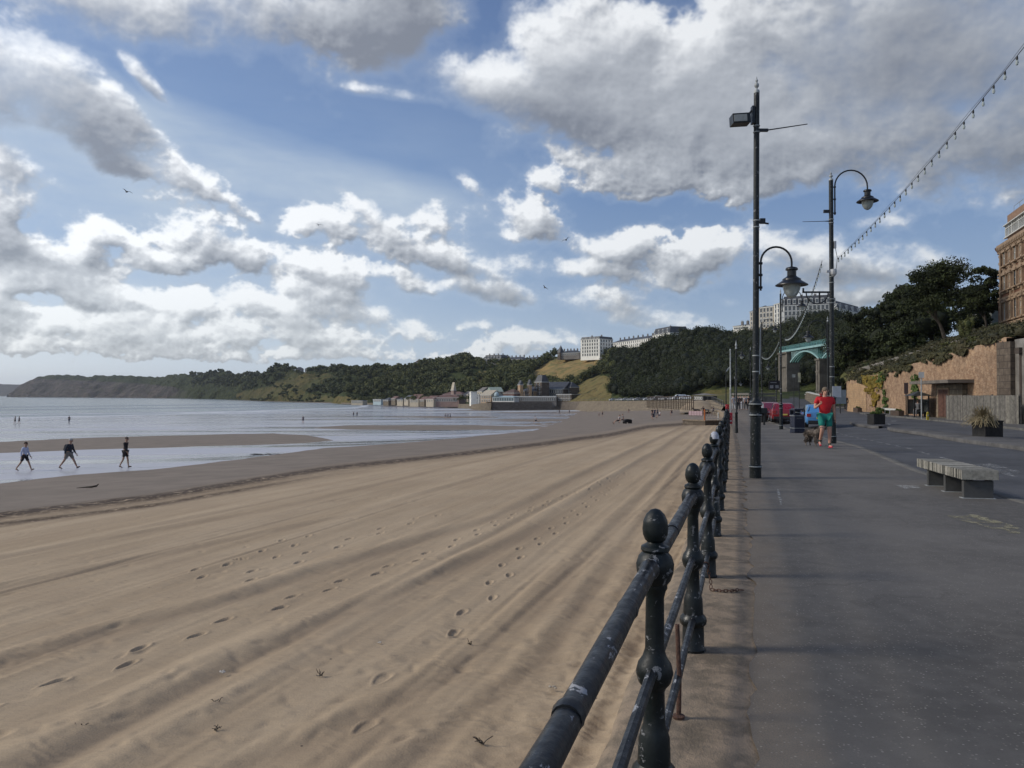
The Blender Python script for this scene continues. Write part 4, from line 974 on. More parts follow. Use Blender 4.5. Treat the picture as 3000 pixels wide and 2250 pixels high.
# --- grey houses on the clifftop
B('terraced_houses','grey stone terrace with many chimneys on the wooded cliff left of the grassy headland',(1418,1077,780),(1470,1075,770),1052,0,14,M_greyst,cols=9,rows=4,ww=1.3,wh=2.0,roof='mansard',rh=4,dormers=6,chim=4)
B('terraced_houses','dark grey terrace running right from the tall grey terrace along the clifftop',(1471,1068,800),(1530,1062,780),1055,0,12,M_greyst,cols=9,rows=2,ww=1.2,wh=1.6,roof='hip',rh=3,chim=5)
B('terraced_houses','low grey terrace just behind the trees at the left edge of the grassy headland',(1532,1062,790),(1616,1056,750),1054,0,12,M_greyst,cols=12,rows=1,ww=1.2,wh=1.4,roof='hip',rh=2.4,chim=7)
B('terraced_houses','grey villas with pointed gables immediately left of the white hotel',(1640,1043,690),(1698,1042,680),1035,0,12,M_greyst,cols=9,rows=1,ww=1.2,wh=1.6,roof='hip',rh=2.6,chim=6)
B('church','dark church with pointed spire left of the white hotel',(1633,1044,690),(1641,1044,688),1034,0,6,M_darkstone,cols=1,rows=1,ww=.9,wh=1.4,roof='hip',rh=7,bands=False)
# --- houses along the far clifftop
hs=[(843,1089,14),(866,1089,20),(893,1092,15),(908,1092,18),(930,1092,13),(946,1092,20),(968,1091,16),(984,1092,22),(1004,1091,14),(1022,1091,20),(1046,1090,14),(1066,1089,18),(1090,1087,14),(1112,1086,18),(1134,1084,14),(1216,1073,16)]
nm=['white gabled','grey slate-roofed','small pale','long red-roofed','narrow white','broad grey','low cream','long dark','small red-roofed','wide pale','little grey','tall white','small dark','cream hip-roofed','narrow grey','pale grey']
for i,(px,py,w) in enumerate(hs):
    Yv=float(np.interp(px,[839,985,1159,1240],[1460,1180,1000,940]))-8; rr=random.Random(i)
    B('house','%s house on the far clifftop, number seen %s the pale grass slope'%(nm[i],'above' if px<1000 else 'right of') if False else '%s house on the far clifftop %s'%(nm[i],('above the pale grass slope' if px<990 else ('above the dark wooded slope' if px<1150 else 'in front of the highest far trees'))),(px,py,Yv),(px+w,py,Yv),py-8-rr.random()*3,0,9,[M_white,M_greyst,M_cream][i%3],cols=3,rows=1,ww=1.6,wh=1.8,roof='hip',rh=3.5,roofm=[M_slate,M_redroof][i%4==3],bands=False,group='houses along the far clifftop')
# --- the spa and the sea front below the cliff
def wallrun(name,label,pts,m,zb_,batter=2.0,cat='sea wall',cap=True,kind=None,thick=1.2):
    V=[];n=len(pts)
    for i,p in enumerate(pts):
        d=(pts[min(i+1,n-1)]-pts[max(i-1,0)]); d.z=0; d.normalize(); nv=Vector((-d.y,d.x,0))
        z0=zb_(p); s=batter*(p.z-z0)/6
        for q,z in ((p+nv*s,z0),(p,p.z),(p-nv*.02,p.z+.12),(p-nv*thick,p.z+.12),(p-nv*thick,z0)): V.append((q.x,q.y,z))
    me=npmesh('wall_face',V,gridfaces(n,5),m); boxuv(me)
    r=root(name,(0,0,0),0,label,cat); me.parent=r; return r,me
def dens(pts,step):
    out=[]
    for a,b in zip(pts[:-1],pts[1:]):
        k=max(1,int((b-a).length/step)); out+=[a.lerp(b,i/k) for i in range(k)]
    return out+[pts[-1]]
sw1=[at(*p) for p in SW[:7]]; sw1=dens(sw1,6)[::-1]
r,_=wallrun('sea_wall','long curving pale stone sea wall between the spa and the promenade',[Vector(p) for p in sw1][::-1],M_seastone,lambda p:float(zb(np.array([p.x]),np.array([p.y]))[0])-1.2,3.5)
# posts and rail along its top
mb=MB(); 
for p in sw1[::1]: mb.box((p.x,p.y,p.z+.6),(.12,.12,1.1))
mb.tube([Vector(p)+Vector((0,0,1.1)) for p in sw1],.05,4); mb.build('railing',mat('dull_rail_paint',(.09,.09,.085),.6),r)
# apron of rubble at its foot and the dark timber groyne in front
spw=[at(1700,1176,465),at(1640,1178.5,492),at(1600,1178.5,488),at(1480,1178.5,478),at(1441,1178.5,476)]
r,_=wallrun('sea_wall','dark brown stone sea wall carrying the spa buildings',spw,M_darkstone,lambda p:-8.6,1.2,thick=26)
for o in r.children: o.data.materials[0]=brickmat('spa_wall_stone',(.15,.125,.10),(.23,.19,.15),(.08,.07,.06),sx=1.2,sy=.6,wear=.5)
r,_=wallrun('sea_wall','lower pale stone apron wall left of the spa wall',[at(1440,1181,474),at(1408,1182,478),at(1380,1186,500)],M_stonewall,lambda p:-8.6,1,thick=20)
r,_=wallrun('sea_wall','low sandy coloured promenade wall under the pink cafe',[at(1380,1184,520),at(1340,1184,560),at(1200,1182,640),at(1090,1181,720),at(1000,1180,800)],M_stonewall,lambda p:-8.8,1,thick=14)
r,_=wallrun('rock_armour','dark rubble rock armour along the far shore',[at(1000,1179,820),at(880,1177.5,980),at(760,1175,1150),at(640,1172,1450),at(520,1168.5,1900)],M_darkstone,lambda p:-9,6,cat='rocks',thick=10)
YS=505
def SB(name,label,x0,x1,yb,yt,dY=0,dep=14,wall=M_darkstone,skew=-7,**k):
    if x1<1360: yt+=2.5
    if wall is M_white and x1<1360: wall=M_cream
    sh=9 if (dY<-10 and dep<10) else 3
    return B(name,label,(x0,yb,YS+dY+sh),(x1,yb,YS+dY+skew+sh),yt,0,dep,wall,**k)
SB('spa_pavilion','pale blue and white glazed pavilion with small dome on the spa sea wall',1443,1506,1177,1164,-22,7,M_white,cols=12,rows=1,ww=.95,wh=2.0,roof='hip',rh=1.0,roofm=M_paleblue,mfr=M_paleblue,x0m=.02)
d=bpy.data.objects['spa_pavilion']; mb=MB(); mb.lathe([(1.6,0),(1.6,.8),(1.5,1.4),(1.1,2.0),(.5,2.4),(.15,2.6),(.1,3.4),(.02,3.9)],(2.2,1.5,at(0,1160,YS-22).z-at(0,1177,YS-22).z+.1),12); mb.build('dome',M_paleblue,d,smooth=True)
SB('spa_colonnade','long grey colonnade with dark openings on the spa sea wall',1506,1630,1177,1163,-18,8,M_greyst,cols=20,rows=1,ww=1.05,wh=2.0,roof='flat',rh=.5,roofm=M_frame,x0m=.02)
SB('spa_wing','dark stone end block at the right of the spa colonnade',1631,1674,1177,1156,-16,16,M_darkstone,cols=5,rows=2,ww=1,wh=1.5,roof='flat')
SB('spa_hall','long spa concert hall with dark slate roof and tall wall',1586,1652,1177,1140,8,20,M_darkstone,cols=9,rows=2,ww=1.2,wh=2.6,roof='gable',rh=5.0,z0m=.25)
SB('spa_pavilion','orange brick spa front block between two pointed turrets',1523,1566,1177,1146,6,14,M_orbrick,cols=7,rows=2,ww=1.0,wh=2.2,roof='hip',rh=3.2,z0m=.35)
SB('spa_tower','spa tower with tall steep slate roof, highest point of the spa',1566,1587,1177,1120,4,6,M_darkstone,cols=2,rows=4,ww=.9,wh=2.0,roof='mansard',rh=4.8)
SB('spa_turret','left pointed turret of the orange brick spa front',1517,1524,1177,1128,3,2,M_orbrick,cols=1,rows=4,ww=.6,wh=1.4,roof='hip',rh=3.0)
SB('spa_turret','right pointed turret of the orange brick spa front',1545,1551,1177,1128,3,1.6,M_orbrick,cols=1,rows=4,ww=.5,wh=1.4,roof='hip',rh=3.6)
SB('spa_pavilion','dark pavilion with pyramid roof at the right end of the concert hall',1652,1672,1160,1135,12,7,M_darkstone,cols=2,rows=2,ww=1,wh=1.8,roof='hip',rh=3.6)
SB('kiosk','small white kiosk on the grass right of the concert hall',1653,1663,1147,1138.5,18,3,M_white,cols=1,rows=1,ww=1,wh=1,roof='flat')
SB('theatre','hall with pale green pitched roof left of the orange brick spa front',1440,1474,1177,1148,4,14,M_darkstone,cols=3,rows=2,ww=.9,wh=1.6,roof='gable',rh=3.2,roofm=M_palegreen,skew=2)
SB('shelter_building','low brown-roofed building between the pale green roof and the spa turrets',1474,1506,1177,1152,0,9,M_redroof,cols=5,rows=1,ww=1,wh=1.6,roof='hip',rh=2.8,roofm=mat('brown_roof',(.10,.065,.055),.8))
SB('house','sandy coloured house left of the pale blue pavilion',1408,1438,1181,1158,-8,10,mat('sandy_render',(.36,.27,.19),.85,var=.15,scale=.3),cols=4,rows=2,ww=1.0,wh=1.4,roof='gable',rh=3.4,roofm=M_cream)
SB('cafe','bright white flat-roofed cafe with a square tower on the sea front',1380,1402,1176,1158,10,8,M_white,cols=4,rows=1,ww=1,wh=1.3,roof='flat',roofm=M_white)
SB('cafe_tower','square white tower at the left end of the white cafe',1375.5,1380,1176,1150,10,4,M_white,cols=1,rows=2,ww=.6,wh=1,roof='flat',roofm=M_white,cat='tower')
# pink cafe with clock tower
SB('house','small red-roofed house between the two-gabled house and the sandy house',1229,1243,1179,1169,75,7,M_stonewall,cols=3,rows=1,ww=1,wh=1.2,roof='gable',rh=2.6,roofm=M_redroof)
SB('house','small grey-roofed house right of the tan house on the shore',1163,1180,1178,1169,110,7,M_cream,cols=3,rows=1,ww=1,wh=1.2,roof='hip',rh=2.4)
SB('house','tiny dark-roofed house right of the grey and white chalets',1122,1138,1178,1170,130,7,M_stonewall,cols=3,rows=1,ww=1,wh=1.2,roof='hip',rh=2.2)
SB('house','pale house above the pink cafe at the edge of the trees',1358,1372,1166,1156,70,7,M_cream,cols=3,rows=1,ww=1,wh=1.2,roof='gable',rh=2.4,roofm=M_greyst)
SB('seafront_cafe','long pinkish cafe building with a row of arched windows on the sea front',1269,1345,1180,1163,55,12,M_pink,cols=13,rows=1,ww=1.0,wh=2.0,roof='hip',rh=2.6,roofm=M_redroof)
SB('seafront_cafe','pink-roofed upper cafe wings either side of the clock tower',1298,1354,1166,1153,80,10,M_pink,cols=8,rows=1,ww=1.0,wh=1.4,roof='hip',rh=2.2,roofm=M_redroof)
r=SB('clock_tower','slim pink clock tower with pointed spire rising from the pink cafe',1321,1329,1166,1141,72,2,M_pink,cols=1,rows=2,ww=.7,wh=.9,roof='hip',rh=6,roofm=M_cream,cat='tower',eave=.1)
SB('house','low sandy house at the left end of the pink cafe',1248,1270,1180,1167,60,9,M_cream,cols=3,rows=1,ww=1,wh=1.3,roof='gable',rh=2.6,roofm=M_redroof)
SB('house','cream house with two gables among the trees left of the pink cafe',1200,1226,1180,1167,90,10,M_cream,cols=4,rows=2,ww=1,wh=1.3,roof='gable',rh=3.8,roofm=M_redroof)
SB('house','small white gabled house beside the cream two-gabled house',1184,1196,1177,1166,100,8,M_white,cols=2,rows=2,ww=1,wh=1.2,roof='gable',rh=3.0,roofm=M_slate)
SB('beach_chalets','row of grey and white beach chalets at the foot of the cliff',1093,1116,1176,1168,150,6,M_paleblue,cols=6,rows=2,ww=1.2,wh=1.2,roof='flat',roofm=M_slate)
SB('beach_chalets','small pale chalets left of the grey and white chalets',1029,1062,1182,1172,180,6,M_cream,cols=7,rows=1,ww=1.2,wh=1.2,roof='flat',roofm=M_slate)
SB('house','little tan house alone on the shore between the chalets and the white gabled house',1146,1158,1176,1166,120,6,M_stonewall,cols=2,rows=1,ww=1,wh=1.1,roof='gable',rh=2.2,roofm=M_redroof)
SB('house','brick house half hidden behind the sandy house near the pale blue pavilion',1398,1412,1160,1147,30,9,M_cream,cols=2,rows=1,ww=1,wh=1.3,roof='gable',rh=3,roofm=M_greyst)

# ---------------------------------------------------------------- brick retaining wall on the right
def zt(px): return float(np.interp(px,[a for a,b in WT],[at(a,b,wallY(a)).z for a,b in WT]))
r=root('brick_wall',(0,0,0),0,'long weathered red brick retaining wall with overgrown top on the right of the road','wall')
V=[];N=150
for i in range(N+1):
    px=lerp(2484,2950,i/N); Yv=wallY(px); x=20.8+.2*Yv; top=zt(px)+ (fbm(np.array([Yv*1.3]),np.array([1.]),4,77)[0]-.5)*.35
    for k in range(9): V.append((x,Yv,lerp(zg(Yv,x)-.6,top,k/8)))
    V.append((x+.5,Yv,top))
w=npmesh('wall_face',V,gridfaces(N+1,10),M_redbrick); w.parent=r; boxuv(w)
# far end return and lighter block section
mb=MB(); Y0=wallY(2484); mb.box((20.8+.2*Y0+2.5,Y0+.1,(zt(2484)+zg(Y0,30))/2-.2),(5,.5,zt(2484)-zg(Y0,30)+.2)); mb.build('wall_return',M_redbrick,r,uv=True)
V=[]
for i in range(13):
    px=lerp(2484,2538,i/12); Yv=wallY(px); x=20.8+.2*Yv-.03; 
    for k in range(5): V.append((x,Yv,lerp(zg(Yv,30)-.5,zt(px)-.25-.35*(fbm(np.array([Yv*.9]),np.array([4.]),3,5)[0]),k/4)))
w=npmesh('pale_block_section',V,gridfaces(13,5),M_orbrick); w.parent=r; boxuv(w)
# pilaster and grey rendered abutment at the near end
Yp=wallY(2943)-.1; xp=20.8+.2*Yp
mb=MB(); mb.box((xp-.1,Yp-.7,2.0),(.9,1.3,5.6)); o=mb.build('pilaster',M_darkstone,r,uv=True); 
M_abut=concrete('grey_render',(.20,.185,.165))
r=root('retaining_wall',(0,0,0),0,'grey rendered retaining wall with drainpipe at the right edge','wall')
V=[]
for i in range(30):
    Yv=lerp(Yp-1.3,24,i/29); x=xp-.25+.2*(Yv-Yp+1.3)
    for k in range(6): V.append((x,Yv,lerp(-.9,4.9,k/5)))
    V.append((x+6,Yv,4.9))
w=npmesh('wall_face',V,gridfaces(30,7),M_abut); w.parent=r
V=[]
mb=MB(); mb.tube([(xp-.42,Yp-2.1,-.7),(xp-.42,Yp-2.1,4.0),(xp-.3,Yp-2.1,4.3)],.09,8); mb.box((xp-.45,Yp-2.1,4.2),(.4,.4,.35)); mb.build('drainpipe',mat('rusty_iron',(.06,.045,.035),.8),r)
# path parapet running up the bank above the wall
r=root('parapet_wall',(0,0,0),0,'low grey parapet of the path climbing the bank above the brick wall','wall')
pp=dens([at(2513,1087,94.6),at(2603,1061,81.8),at(2712,1030,73.8),at(2816,1003,65.8),at(2880,990,62),at(2925,982,60)],1.5)
mb=MB(); 
for a,b in zip(pp[:-1],pp[1:]): 
    c=(a+b)/2; mb.box((c.x,c.y,c.z-.05),((b-a).length+.02,.22,.62),rz=math.atan2(b.y-a.y,b.x-a.x))
mb.build('parapet_face',M_abut,r)
# ivy patches hanging on the wall
M_ivyY=leafmat('yellow_ivy',(.16,.115,.018),(.30,.20,.035),(.14,.13,.03)); M_ivyG=leafmat('green_ivy',(.035,.065,.015),(.10,.14,.03),(.05,.08,.02))
def ivy(px0,px1,py0,py1,m,label,seed,n=2600,shape=1.0):
    rg=np.random.default_rng(seed); u=rg.random(n); v=rg.random(n)**.8; px=px0+(px1-px0)*u; w=.5+.5*np.sin(np.clip(u,0,1)*np.pi)
    py=py0+(py1-py0)*v*(1-shape*(1-w)*.6); px=px0+(px1-px0)*(.5+(u-.5)*(1-.35*v)); k=(px-1500)/F; Yv=20.8/(k-.2); x=20.8+.2*Yv-.05-rg.random(n)*.18
    nzz=fbm(px/9.,py/9.,4,seed); keep=nzz>.40+.25*(1-w)+.15*v; px=px[keep]; py=py[keep]; Yv=Yv[keep]; x=x[keep]; n=len(px)
    _,bb=rays(px,py); z=CH+bb*Yv; C=np.stack([x,Yv,z],-1); nrm=rg.normal(size=(n,3))*.5+np.array([-1,-.2,.2]); nrm/=np.linalg.norm(nrm,axis=1)[:,None]
    up=rg.normal(size=(n,3)); a=np.cross(nrm,up); a/=np.linalg.norm(a,axis=1)[:,None]; b=np.cross(nrm,a); s=rg.uniform(.14,.30,(n,1))
    V=np.stack([C-a*s*.5,C+b*s*.4,C+a*s*.5,C-b*s*.4],1).reshape(-1,3); o=npmesh('ivy',V,np.arange(n*4).reshape(-1,4),m); setattr_v(o,'tint',np.repeat(rg.random(n),4)); return tag(o,label,'ivy')
ivy(2530,2592,1100,1192,M_ivyY,'yellowing ivy covering the left part of the brick wall',1,3600)
ivy(2560,2600,1090,1150,M_ivyG,'brown-green creeper beside the yellow ivy',2,900)
ivy(2590,2606,1140,1206,M_ivyG,'narrow green ivy column on the wall left of the bus shelter',3,900,.3)
ivy(2674,2694,1098,1206,M_ivyG,'green ivy column on the wall behind the bus shelter',4,1400,.3)
ivy(2870,2940,996,1010,M_scrub,'thin green growth along the top of the wall near its pilaster',5,500)
for i,(a,b_,c,d_,nn) in enumerate([(2486,2560,1106,1124,900),(2560,2680,1072,1102,2400),(2680,2800,1034,1066,2400),(2790,2856,1010,1040,1400)]):
    ivy(a,b_,c,d_,M_scrub,['trailing growth over the far left end of the wall top','trailing growth over the wall top above the yellow ivy','trailing growth over the wall top above the bus shelter','trailing growth over the wall top below the pointed shrub'][i],20+i,nn,.8)

# ---------------------------------------------------------------- the ornate brick building at the right edge
def ornate():
    P=at(2934,957,92); Qx=at(3000,957,84); d=(Qx-P); d.z=0; d.normalize(); L=34; h=at(2934,722,92).z-P.z
    a=math.atan2(d.y,d.x); r=root('brick_building',P,a,'tall ornate red and cream brick building with glazed attic at the right edge','building')
    mb=MB(); mb.box((L/2,8,h/2-2),(L,16,h+4)); mb.build('wall',M_hotelbrick,r,uv=True)
    # stone bands and cornice
    mb=MB()
    for z,pz,hh in ((.0,.25,.5),(h*.335,.18,.25),(h*.40,.12,.2),(h*.64,.2,.28),(h*.70,.10,.15),(h*.985,.45,.35),(h*.93,.25,.2)):
        mb.box((L/2,-pz/2+.01,z),(L+pz,pz,hh)); mb.box((-pz/2+.01,8,z),(pz,16,hh))
    x=.3
    while x<L: mb.box((x,-.3,h*.955),(.22,.35,.4)); x+=.6
    mb.build('cornice',M_sandst,r)
    # pilasters and quoins
    for x in (.18,4.15,8.2,12.3,16.4):
        mb=MB(); mb.box((x,-.09,h/2),(.36,.2,h*.92)); 
        for k in range(10): mb.box((x,-.13,h*(.06+k*.09)),(.5,.24,h*.03))
        mb.build('pilaster',M_sandst,r)
    # side turret shaft at the corner, leaning into the light
    mb=MB(); mb.lathe([(1.25,-3),(1.25,h*.30),(1.05,h*.34),(1.0,h*.36),(.8,h*.60),(1.1,h*.66),(1.0,h*.68),(1.0,h*.90),(1.5,h*.97),(1.6,h*1.0),(.2,h*1.0)],(-.9,1.2,0),10); mb.build('corner_turret',M_hotelbrick,r,uv=True)
    mb=MB()
    for z in (.32,.36,.62,.66,.93): mb.lathe([(1.15,-.12),(1.32,-.08),(1.32,.08),(1.15,.12)],(-.9,1.2,h*z),10)
    mb.build('turret_band',M_sandst,r)
    # windows: 3 storeys, sets of arched sashes
    for j,(z0,hh) in enumerate(((h*.06,h*.22),(h*.43,h*.18),(h*.73,h*.16))):
        for i in range(8):
            x=1.9+i*2.03 if j!=2 else 1.9+i*2.03
            mb=MB(); w=.85 
            mb.box((x,-.03,z0+hh/2),(w,.05,hh)); wn=mb.build('pane',M_pane)
            mf=MB(); mf.box((x-w/2-.07,-.10,z0+hh/2),(.14,.22,hh+.3)); mf.box((x+w/2+.07,-.10,z0+hh/2),(.14,.22,hh+.3)); mf.box((x,-.16,z0+hh+.12),(w+.5,.34,.24)); mf.box((x,-.18,z0-.1),(w+.6,.4,.16))
            if j==1: mf.prism([(x-w/2-.3,z0+hh+.25),(x+w/2+.3,z0+hh+.25),(x,z0+hh+.75)],-.28,-.05)
            else: mf.ell((x,-.12,z0+hh+.25),(w/2+.12,.12,.25),10,6)
            fo=mf.build('window',M_sandst,r); wn.parent=fo
            ms=MB(); ms.box((x,-.07,z0+hh/2),(.06,.06,hh)); ms.box((x,-.07,z0+hh*.55),(w,.06,.07)); ms.box((x-w/2+.03,-.07,z0+hh/2),(.06,.06,hh)); ms.box((x+w/2-.03,-.07,z0+hh/2),(.06,.06,hh)); ms.build('sash',M_frame,fo)
    # glazed attic and parapet
    za=h*1.0+.17; mb=MB(); mb.box((L/2+.4,7,za+.35),(L-.8,13,.7)); mb.box((L/2+.4,7,za+2.75),(L-.8,13,1.1)); mb.build('attic_wall',mat('attic_brick',(.24,.15,.10),.9,var=.2,scale=2),r)
    mb=MB(); mb.box((L/2+.4,7.1,za+1.45),(L-1.0,12.8,1.5)); mb.build('attic_glazing',mat('attic_glass',(.07,.09,.105),.15,spec=.9,var=.3,scale=.6),r)
    mb=MB(); x=.15; k=0
    while x<L: mb.box((x,.5,za+1.45),(.22 if k%4==0 else .07,.12,1.5)); x+=.62; k+=1
    mb.box((L/2,.5,za+1.85),(L-.5,.1,.07)); mb.box((L/2,.42,za+.74),(L,.3,.12)); mb.box((L/2,.40,za+2.22),(L+.1,.34,.10)); mb.build('attic_frame',M_frame,r)
    mb=MB(); x=.8
    while x<L: mb.tube([(x,1.2,za+3.3),(x,1.2,za+4.4)],.03,5); x+=2.2
    for z in (3.8,4.4): mb.tube([(.8,1.2,za+z),(L-.5,1.2,za+z)],.025,5)
    mb.build('roof_rail',mat('thin_rail',(.35,.37,.38),.5,metal=.3),r)
    mb=MB(); mb.tube([(.5,-.2,-1),(.5,-.2,h*.93)],.07,6); mb.tube([(5.6,-.2,-1),(5.6,-.2,h*.62)],.07,6); mb.build('drainpipe',M_sandst,r)
ornate()
# dark sloping-roofed building behind the trees
B('lift_station','low building with dull red roof half hidden behind the trees beside the brick building',(2812,928,118),(2905,926,112),910,0,8,mat('dull_grey_wall',(.14,.15,.14),.8),cols=5,rows=1,ww=.8,wh=.7,roof='gable',rh=1.0,roofm=M_redroof,bands=False)

# ---------------------------------------------------------------- the iron footbridge
def bridge():
    M_ir=mat('teal_iron_and_rib_shade',(.11,.27,.26),.5,var=.12,scale=.6); M_ir2=mat('pale_teal_iron_paint',(.24,.40,.40),.5,var=.12,scale=.6)
    A=at(2293,1024,238); Bp=at(2404,1011,208); Cc=at(2455,1008,196.8); D=at(2492,1004,189)
    A.z=Bp.z=Cc.z=D.z=at(2404,1011.5,208).z; zd=A.z
    d=(D-A); d.z=0; Lt=d.length; d.normalize(); a=math.atan2(d.y,d.x)
    r=root('iron_footbridge',(A.x,A.y,0),a,'teal painted iron arched footbridge on stone piers over the valley road','bridge')
    l=lambda P:(P-A).dot(d)
    lb=l(Bp); la=1.8+l(at(2312,1028,233)); le=Lt
    W=2.2
    mb=MB(); mb.box((Lt/2+1,W/2,zd+.05),(Lt+6,W+.4,.30)); mb.build('deck',mat('dark_bridge_soffit',(.03,.035,.035),.8),r)
    mb=MB(); mb.box((Lt/2+1,-.3,zd-.05),(Lt+6,.12,.55)); mb.box((Lt/2+1,W+.3,zd-.05),(Lt+6,.12,.55)); mb.build('fascia',M_ir2,r)
    for s in (0,W):
        mb=MB(); x=-2.5
        while x<Lt+3:
            mb.box((x,s,zd+.8),(.10,.10,1.25)); x+=2.0
        x=-2.5
        while x<Lt+3: mb.box((x,s,zd+.75),(.05,.04,1.05)); x+=.32
        mb.box((Lt/2,s,zd+1.42),(Lt+6,.14,.10)); mb.box((Lt/2,s,zd+.30),(Lt+6,.10,.08)); mb.box((Lt/2,s,zd+1.1),(Lt+6,.05,.05)); mb.build('parapet_railing',M_ir,r)
    spans=[(la,lb-1.2),(lb+1.2,lb+1.2+(lb-la))]
    for s0,s1 in spans:
        for s in (0,W*.33,W*.67,W):
            mb=MB(); pts=[];N=22;rise=2.7
            for k in range(N+1):
                t=k/N; pts.append(Vector((lerp(s0,s1,t),s,zd-.9-rise*(2*t-1)**2)))
            for p,q in zip(pts[:-1],pts[1:]):
                c=(p+q)/2; mb.box((c.x,c.y,c.z),((q-p).length+.05,.22,.42),ry=-math.atan2(q.z-p.z,q.x-p.x))
            for k in range(1,N):
                p=pts[k]
                if zd-.5-p.z>.5:
                    mb.box((p.x,s,(p.z+zd-.4)/2),(.09,.09,zd-.4-p.z)); q=pts[k+1 if k<N/2 else k-1]
                    mb.tube([(p.x,s,zd-.5),(q.x,s,q.z)],.05,4)
            mb.build('arch_rib',M_ir2 if s==0 else M_ir,r)  # inner ribs get the darker teal, their shade put into the colour
    # stone piers
    def pier(x,w,top=3.7):
        z0=-1.0; mb=MB(); H=zd-top-z0
        for dx in (-w/2+.55,w/2-.55):
            mb.box((x+dx,W/2,z0+H/2),(1.1,W+1.6,H)); mb.box((x+dx,W/2,z0+H*.30),(1.4,W+1.9,.35)); 
        mb.box((x,W/2,z0+H/2),(w-1.5,W+.8,H-.01)); mb.box((x,W/2,z0+H-.15),(w+.5,W+2.1,.5)); mb.box((x,W/2,z0+H*.72),(w+.3,W+1.8,.3)); mb.box((x,W/2,z0+.8),(w+.5,W+2.2,1.6)); 
        mb.build('stone_pier',mat('pier_stone',(.13,.115,.095),.9,var=.3,scale=.5,bump=.5),r)
    pier(lb,2.6); pier(la-4.6,7.6,.45)
    return r
bridge()

# ---------------------------------------------------------------- low structures where the promenade ends and the valley road climbs
B('underpass_entrance','pale concrete block with a dark doorway at the far end of the promenade',(2141,1196,134),(2193,1194,130),1161,0,6,concrete('pale_valley_concrete',(.20,.19,.17)),roof='flat',roofm=M_greyst,bands=False)
mb=MB(); o=[q for q in bpy.data.objects if q.get('label','').startswith('pale concrete block')][0]; mb.box((1.5,-.03,1.0),(.9,.08,2.0)); mb.build('doorway',M_pane,o)
B('kiosk','dark beach kiosk with white panels on the mound beside the sea wall',(2031,1174,205),(2061,1173,200),1160,0,4,mat('dark_kiosk',(.03,.028,.03),.6),cols=4,rows=1,ww=.8,wh=.7,mfr=M_white,roof='hip',rh=.7,roofm=M_greyst,bands=False,group=None)
def stonerun(name,label,pts,h,m,cat='wall',t=.5):
    r=root(name,(0,0,0),0,label,cat); mb=MB(); L=dens([at(*p) for p in pts],3)
    for a,b in zip(L[:-1],L[1:]):
        c=(a+b)/2; mb.box((c.x,c.y,c.z+h/2-.5),(math.hypot(b.x-a.x,b.y-a.y)+.05,t,h+1),rz=math.atan2(b.y-a.y,b.x-a.x))
    mb.build('wall_face',m,r,uv=True); mb=MB()
    for a,b in zip(L[:-1],L[1:]):
        c=(a+b)/2; mb.box((c.x,c.y,c.z+h+.06),(math.hypot(b.x-a.x,b.y-a.y)+.15,t+.15,.12),rz=math.atan2(b.y-a.y,b.x-a.x))
    mb.build('coping',M_frame,r)
stonerun('low_wall','curving sandy stone wall beside the climbing valley road, left of the jogger',[(2362,1180,165),(2368,1172,158),(2385,1180,140),(2412,1189,122),(2440,1193,118)],1.6,M_stonewall)
stonerun('low_wall','long pale kerb wall along the top of the valley road under the bridge',[(2292,1158,225),(2340,1156,222),(2400,1156,215),(2432,1158,205)],.5,M_stonewall)
stonerun('low_wall','low pale wall bending down the road left of the third lamp column',[(2262,1190,160),(2290,1176,190),(2330,1172,205),(2362,1171,200)],.7,M_abut)
# sandy mound in front of the sea wall road
V=[];n1,n2=26,9
for i in range(n1):
    px=lerp(1992,2108,i/(n1-1)); e=math.sin(math.pi*i/(n1-1))**.7
    for k in range(n2):
        t=k/(n2-1); a=at(px,1207,168); b=at(px,lerp(1200,1172.5,e),196); q=a.lerp(b,t); q.z=lerp(a.z,b.z,math.sin(t*math.pi/2)); V.append(tuple(q))
tag(npmesh('sand_mound',V,gridfaces(n1,n2),mat('mound_sand',(.30,.225,.14),.95,var=.2,scale=.3),True),kind='structure')

rg=np.random.default_rng(77); K=64; px=rg.uniform(1020,1520,K); C=[]; Rd=[]
for k in range(K):
    Yv=float(np.interp(px[k],[1000,1200,1400,1520],[800,600,540,545])); q=at(px[k],1175-rg.random()*5,Yv); h=rg.uniform(2.5,5.5); C.append((q.x,q.y,q.z+h*.3)); Rd.append((h*.7,h*.6,h*.6))
o=forest('seafront_trees',np.array(C),np.array(Rd),120,1.1,M_leafM,None,78,lobes=5); tag(o,kind='stuff',label='bushes and small trees among the seafront buildings')
# ---------------------------------------------------------------- ironwork materials
def ironmat(name,c,chips=.5,rough=.32):
    m,t,b=newmat(name); co=geopos(t); n=t.noise(co,16,5,.7,.3); n2=t.noise(co,3,4,.6); n3=t.noise(co,70,3,.6)
    ch=t.m('MULTIPLY',t.mr(t.noise(t.v('MULTIPLY',co,(1,.45,1)),20,5,.72,.5),.60,.64),chips)
    base=t.mix(t.mr(n2,.35,.7),tuple(q*.75 for q in c),tuple(q*1.35 for q in c)); base=t.mix(t.mr(n,.60,.72,0,.35),base,(.05,.045,.045)); base=t.mix(ch,base,(.33,.33,.34))
    t.put(b.inputs['Base Color'],base); t.put(b.inputs['Roughness'],t.mr(n,.3,.7,rough-.08,rough+.22)); b.inputs['Specular IOR Level'].default_value=.4
    t.put(b.inputs['Normal'],t.bump(t.m('ADD',t.m('MULTIPLY',n,1),t.m('MULTIPLY',n3,.35)),.35,.006)); return m
M_rail=ironmat('dark_gloss_ironwork',(.010,.0115,.0135),.9,.34)
M_post=ironmat('dark_green_black_ironwork',(.004,.007,.0075),.5,.36)
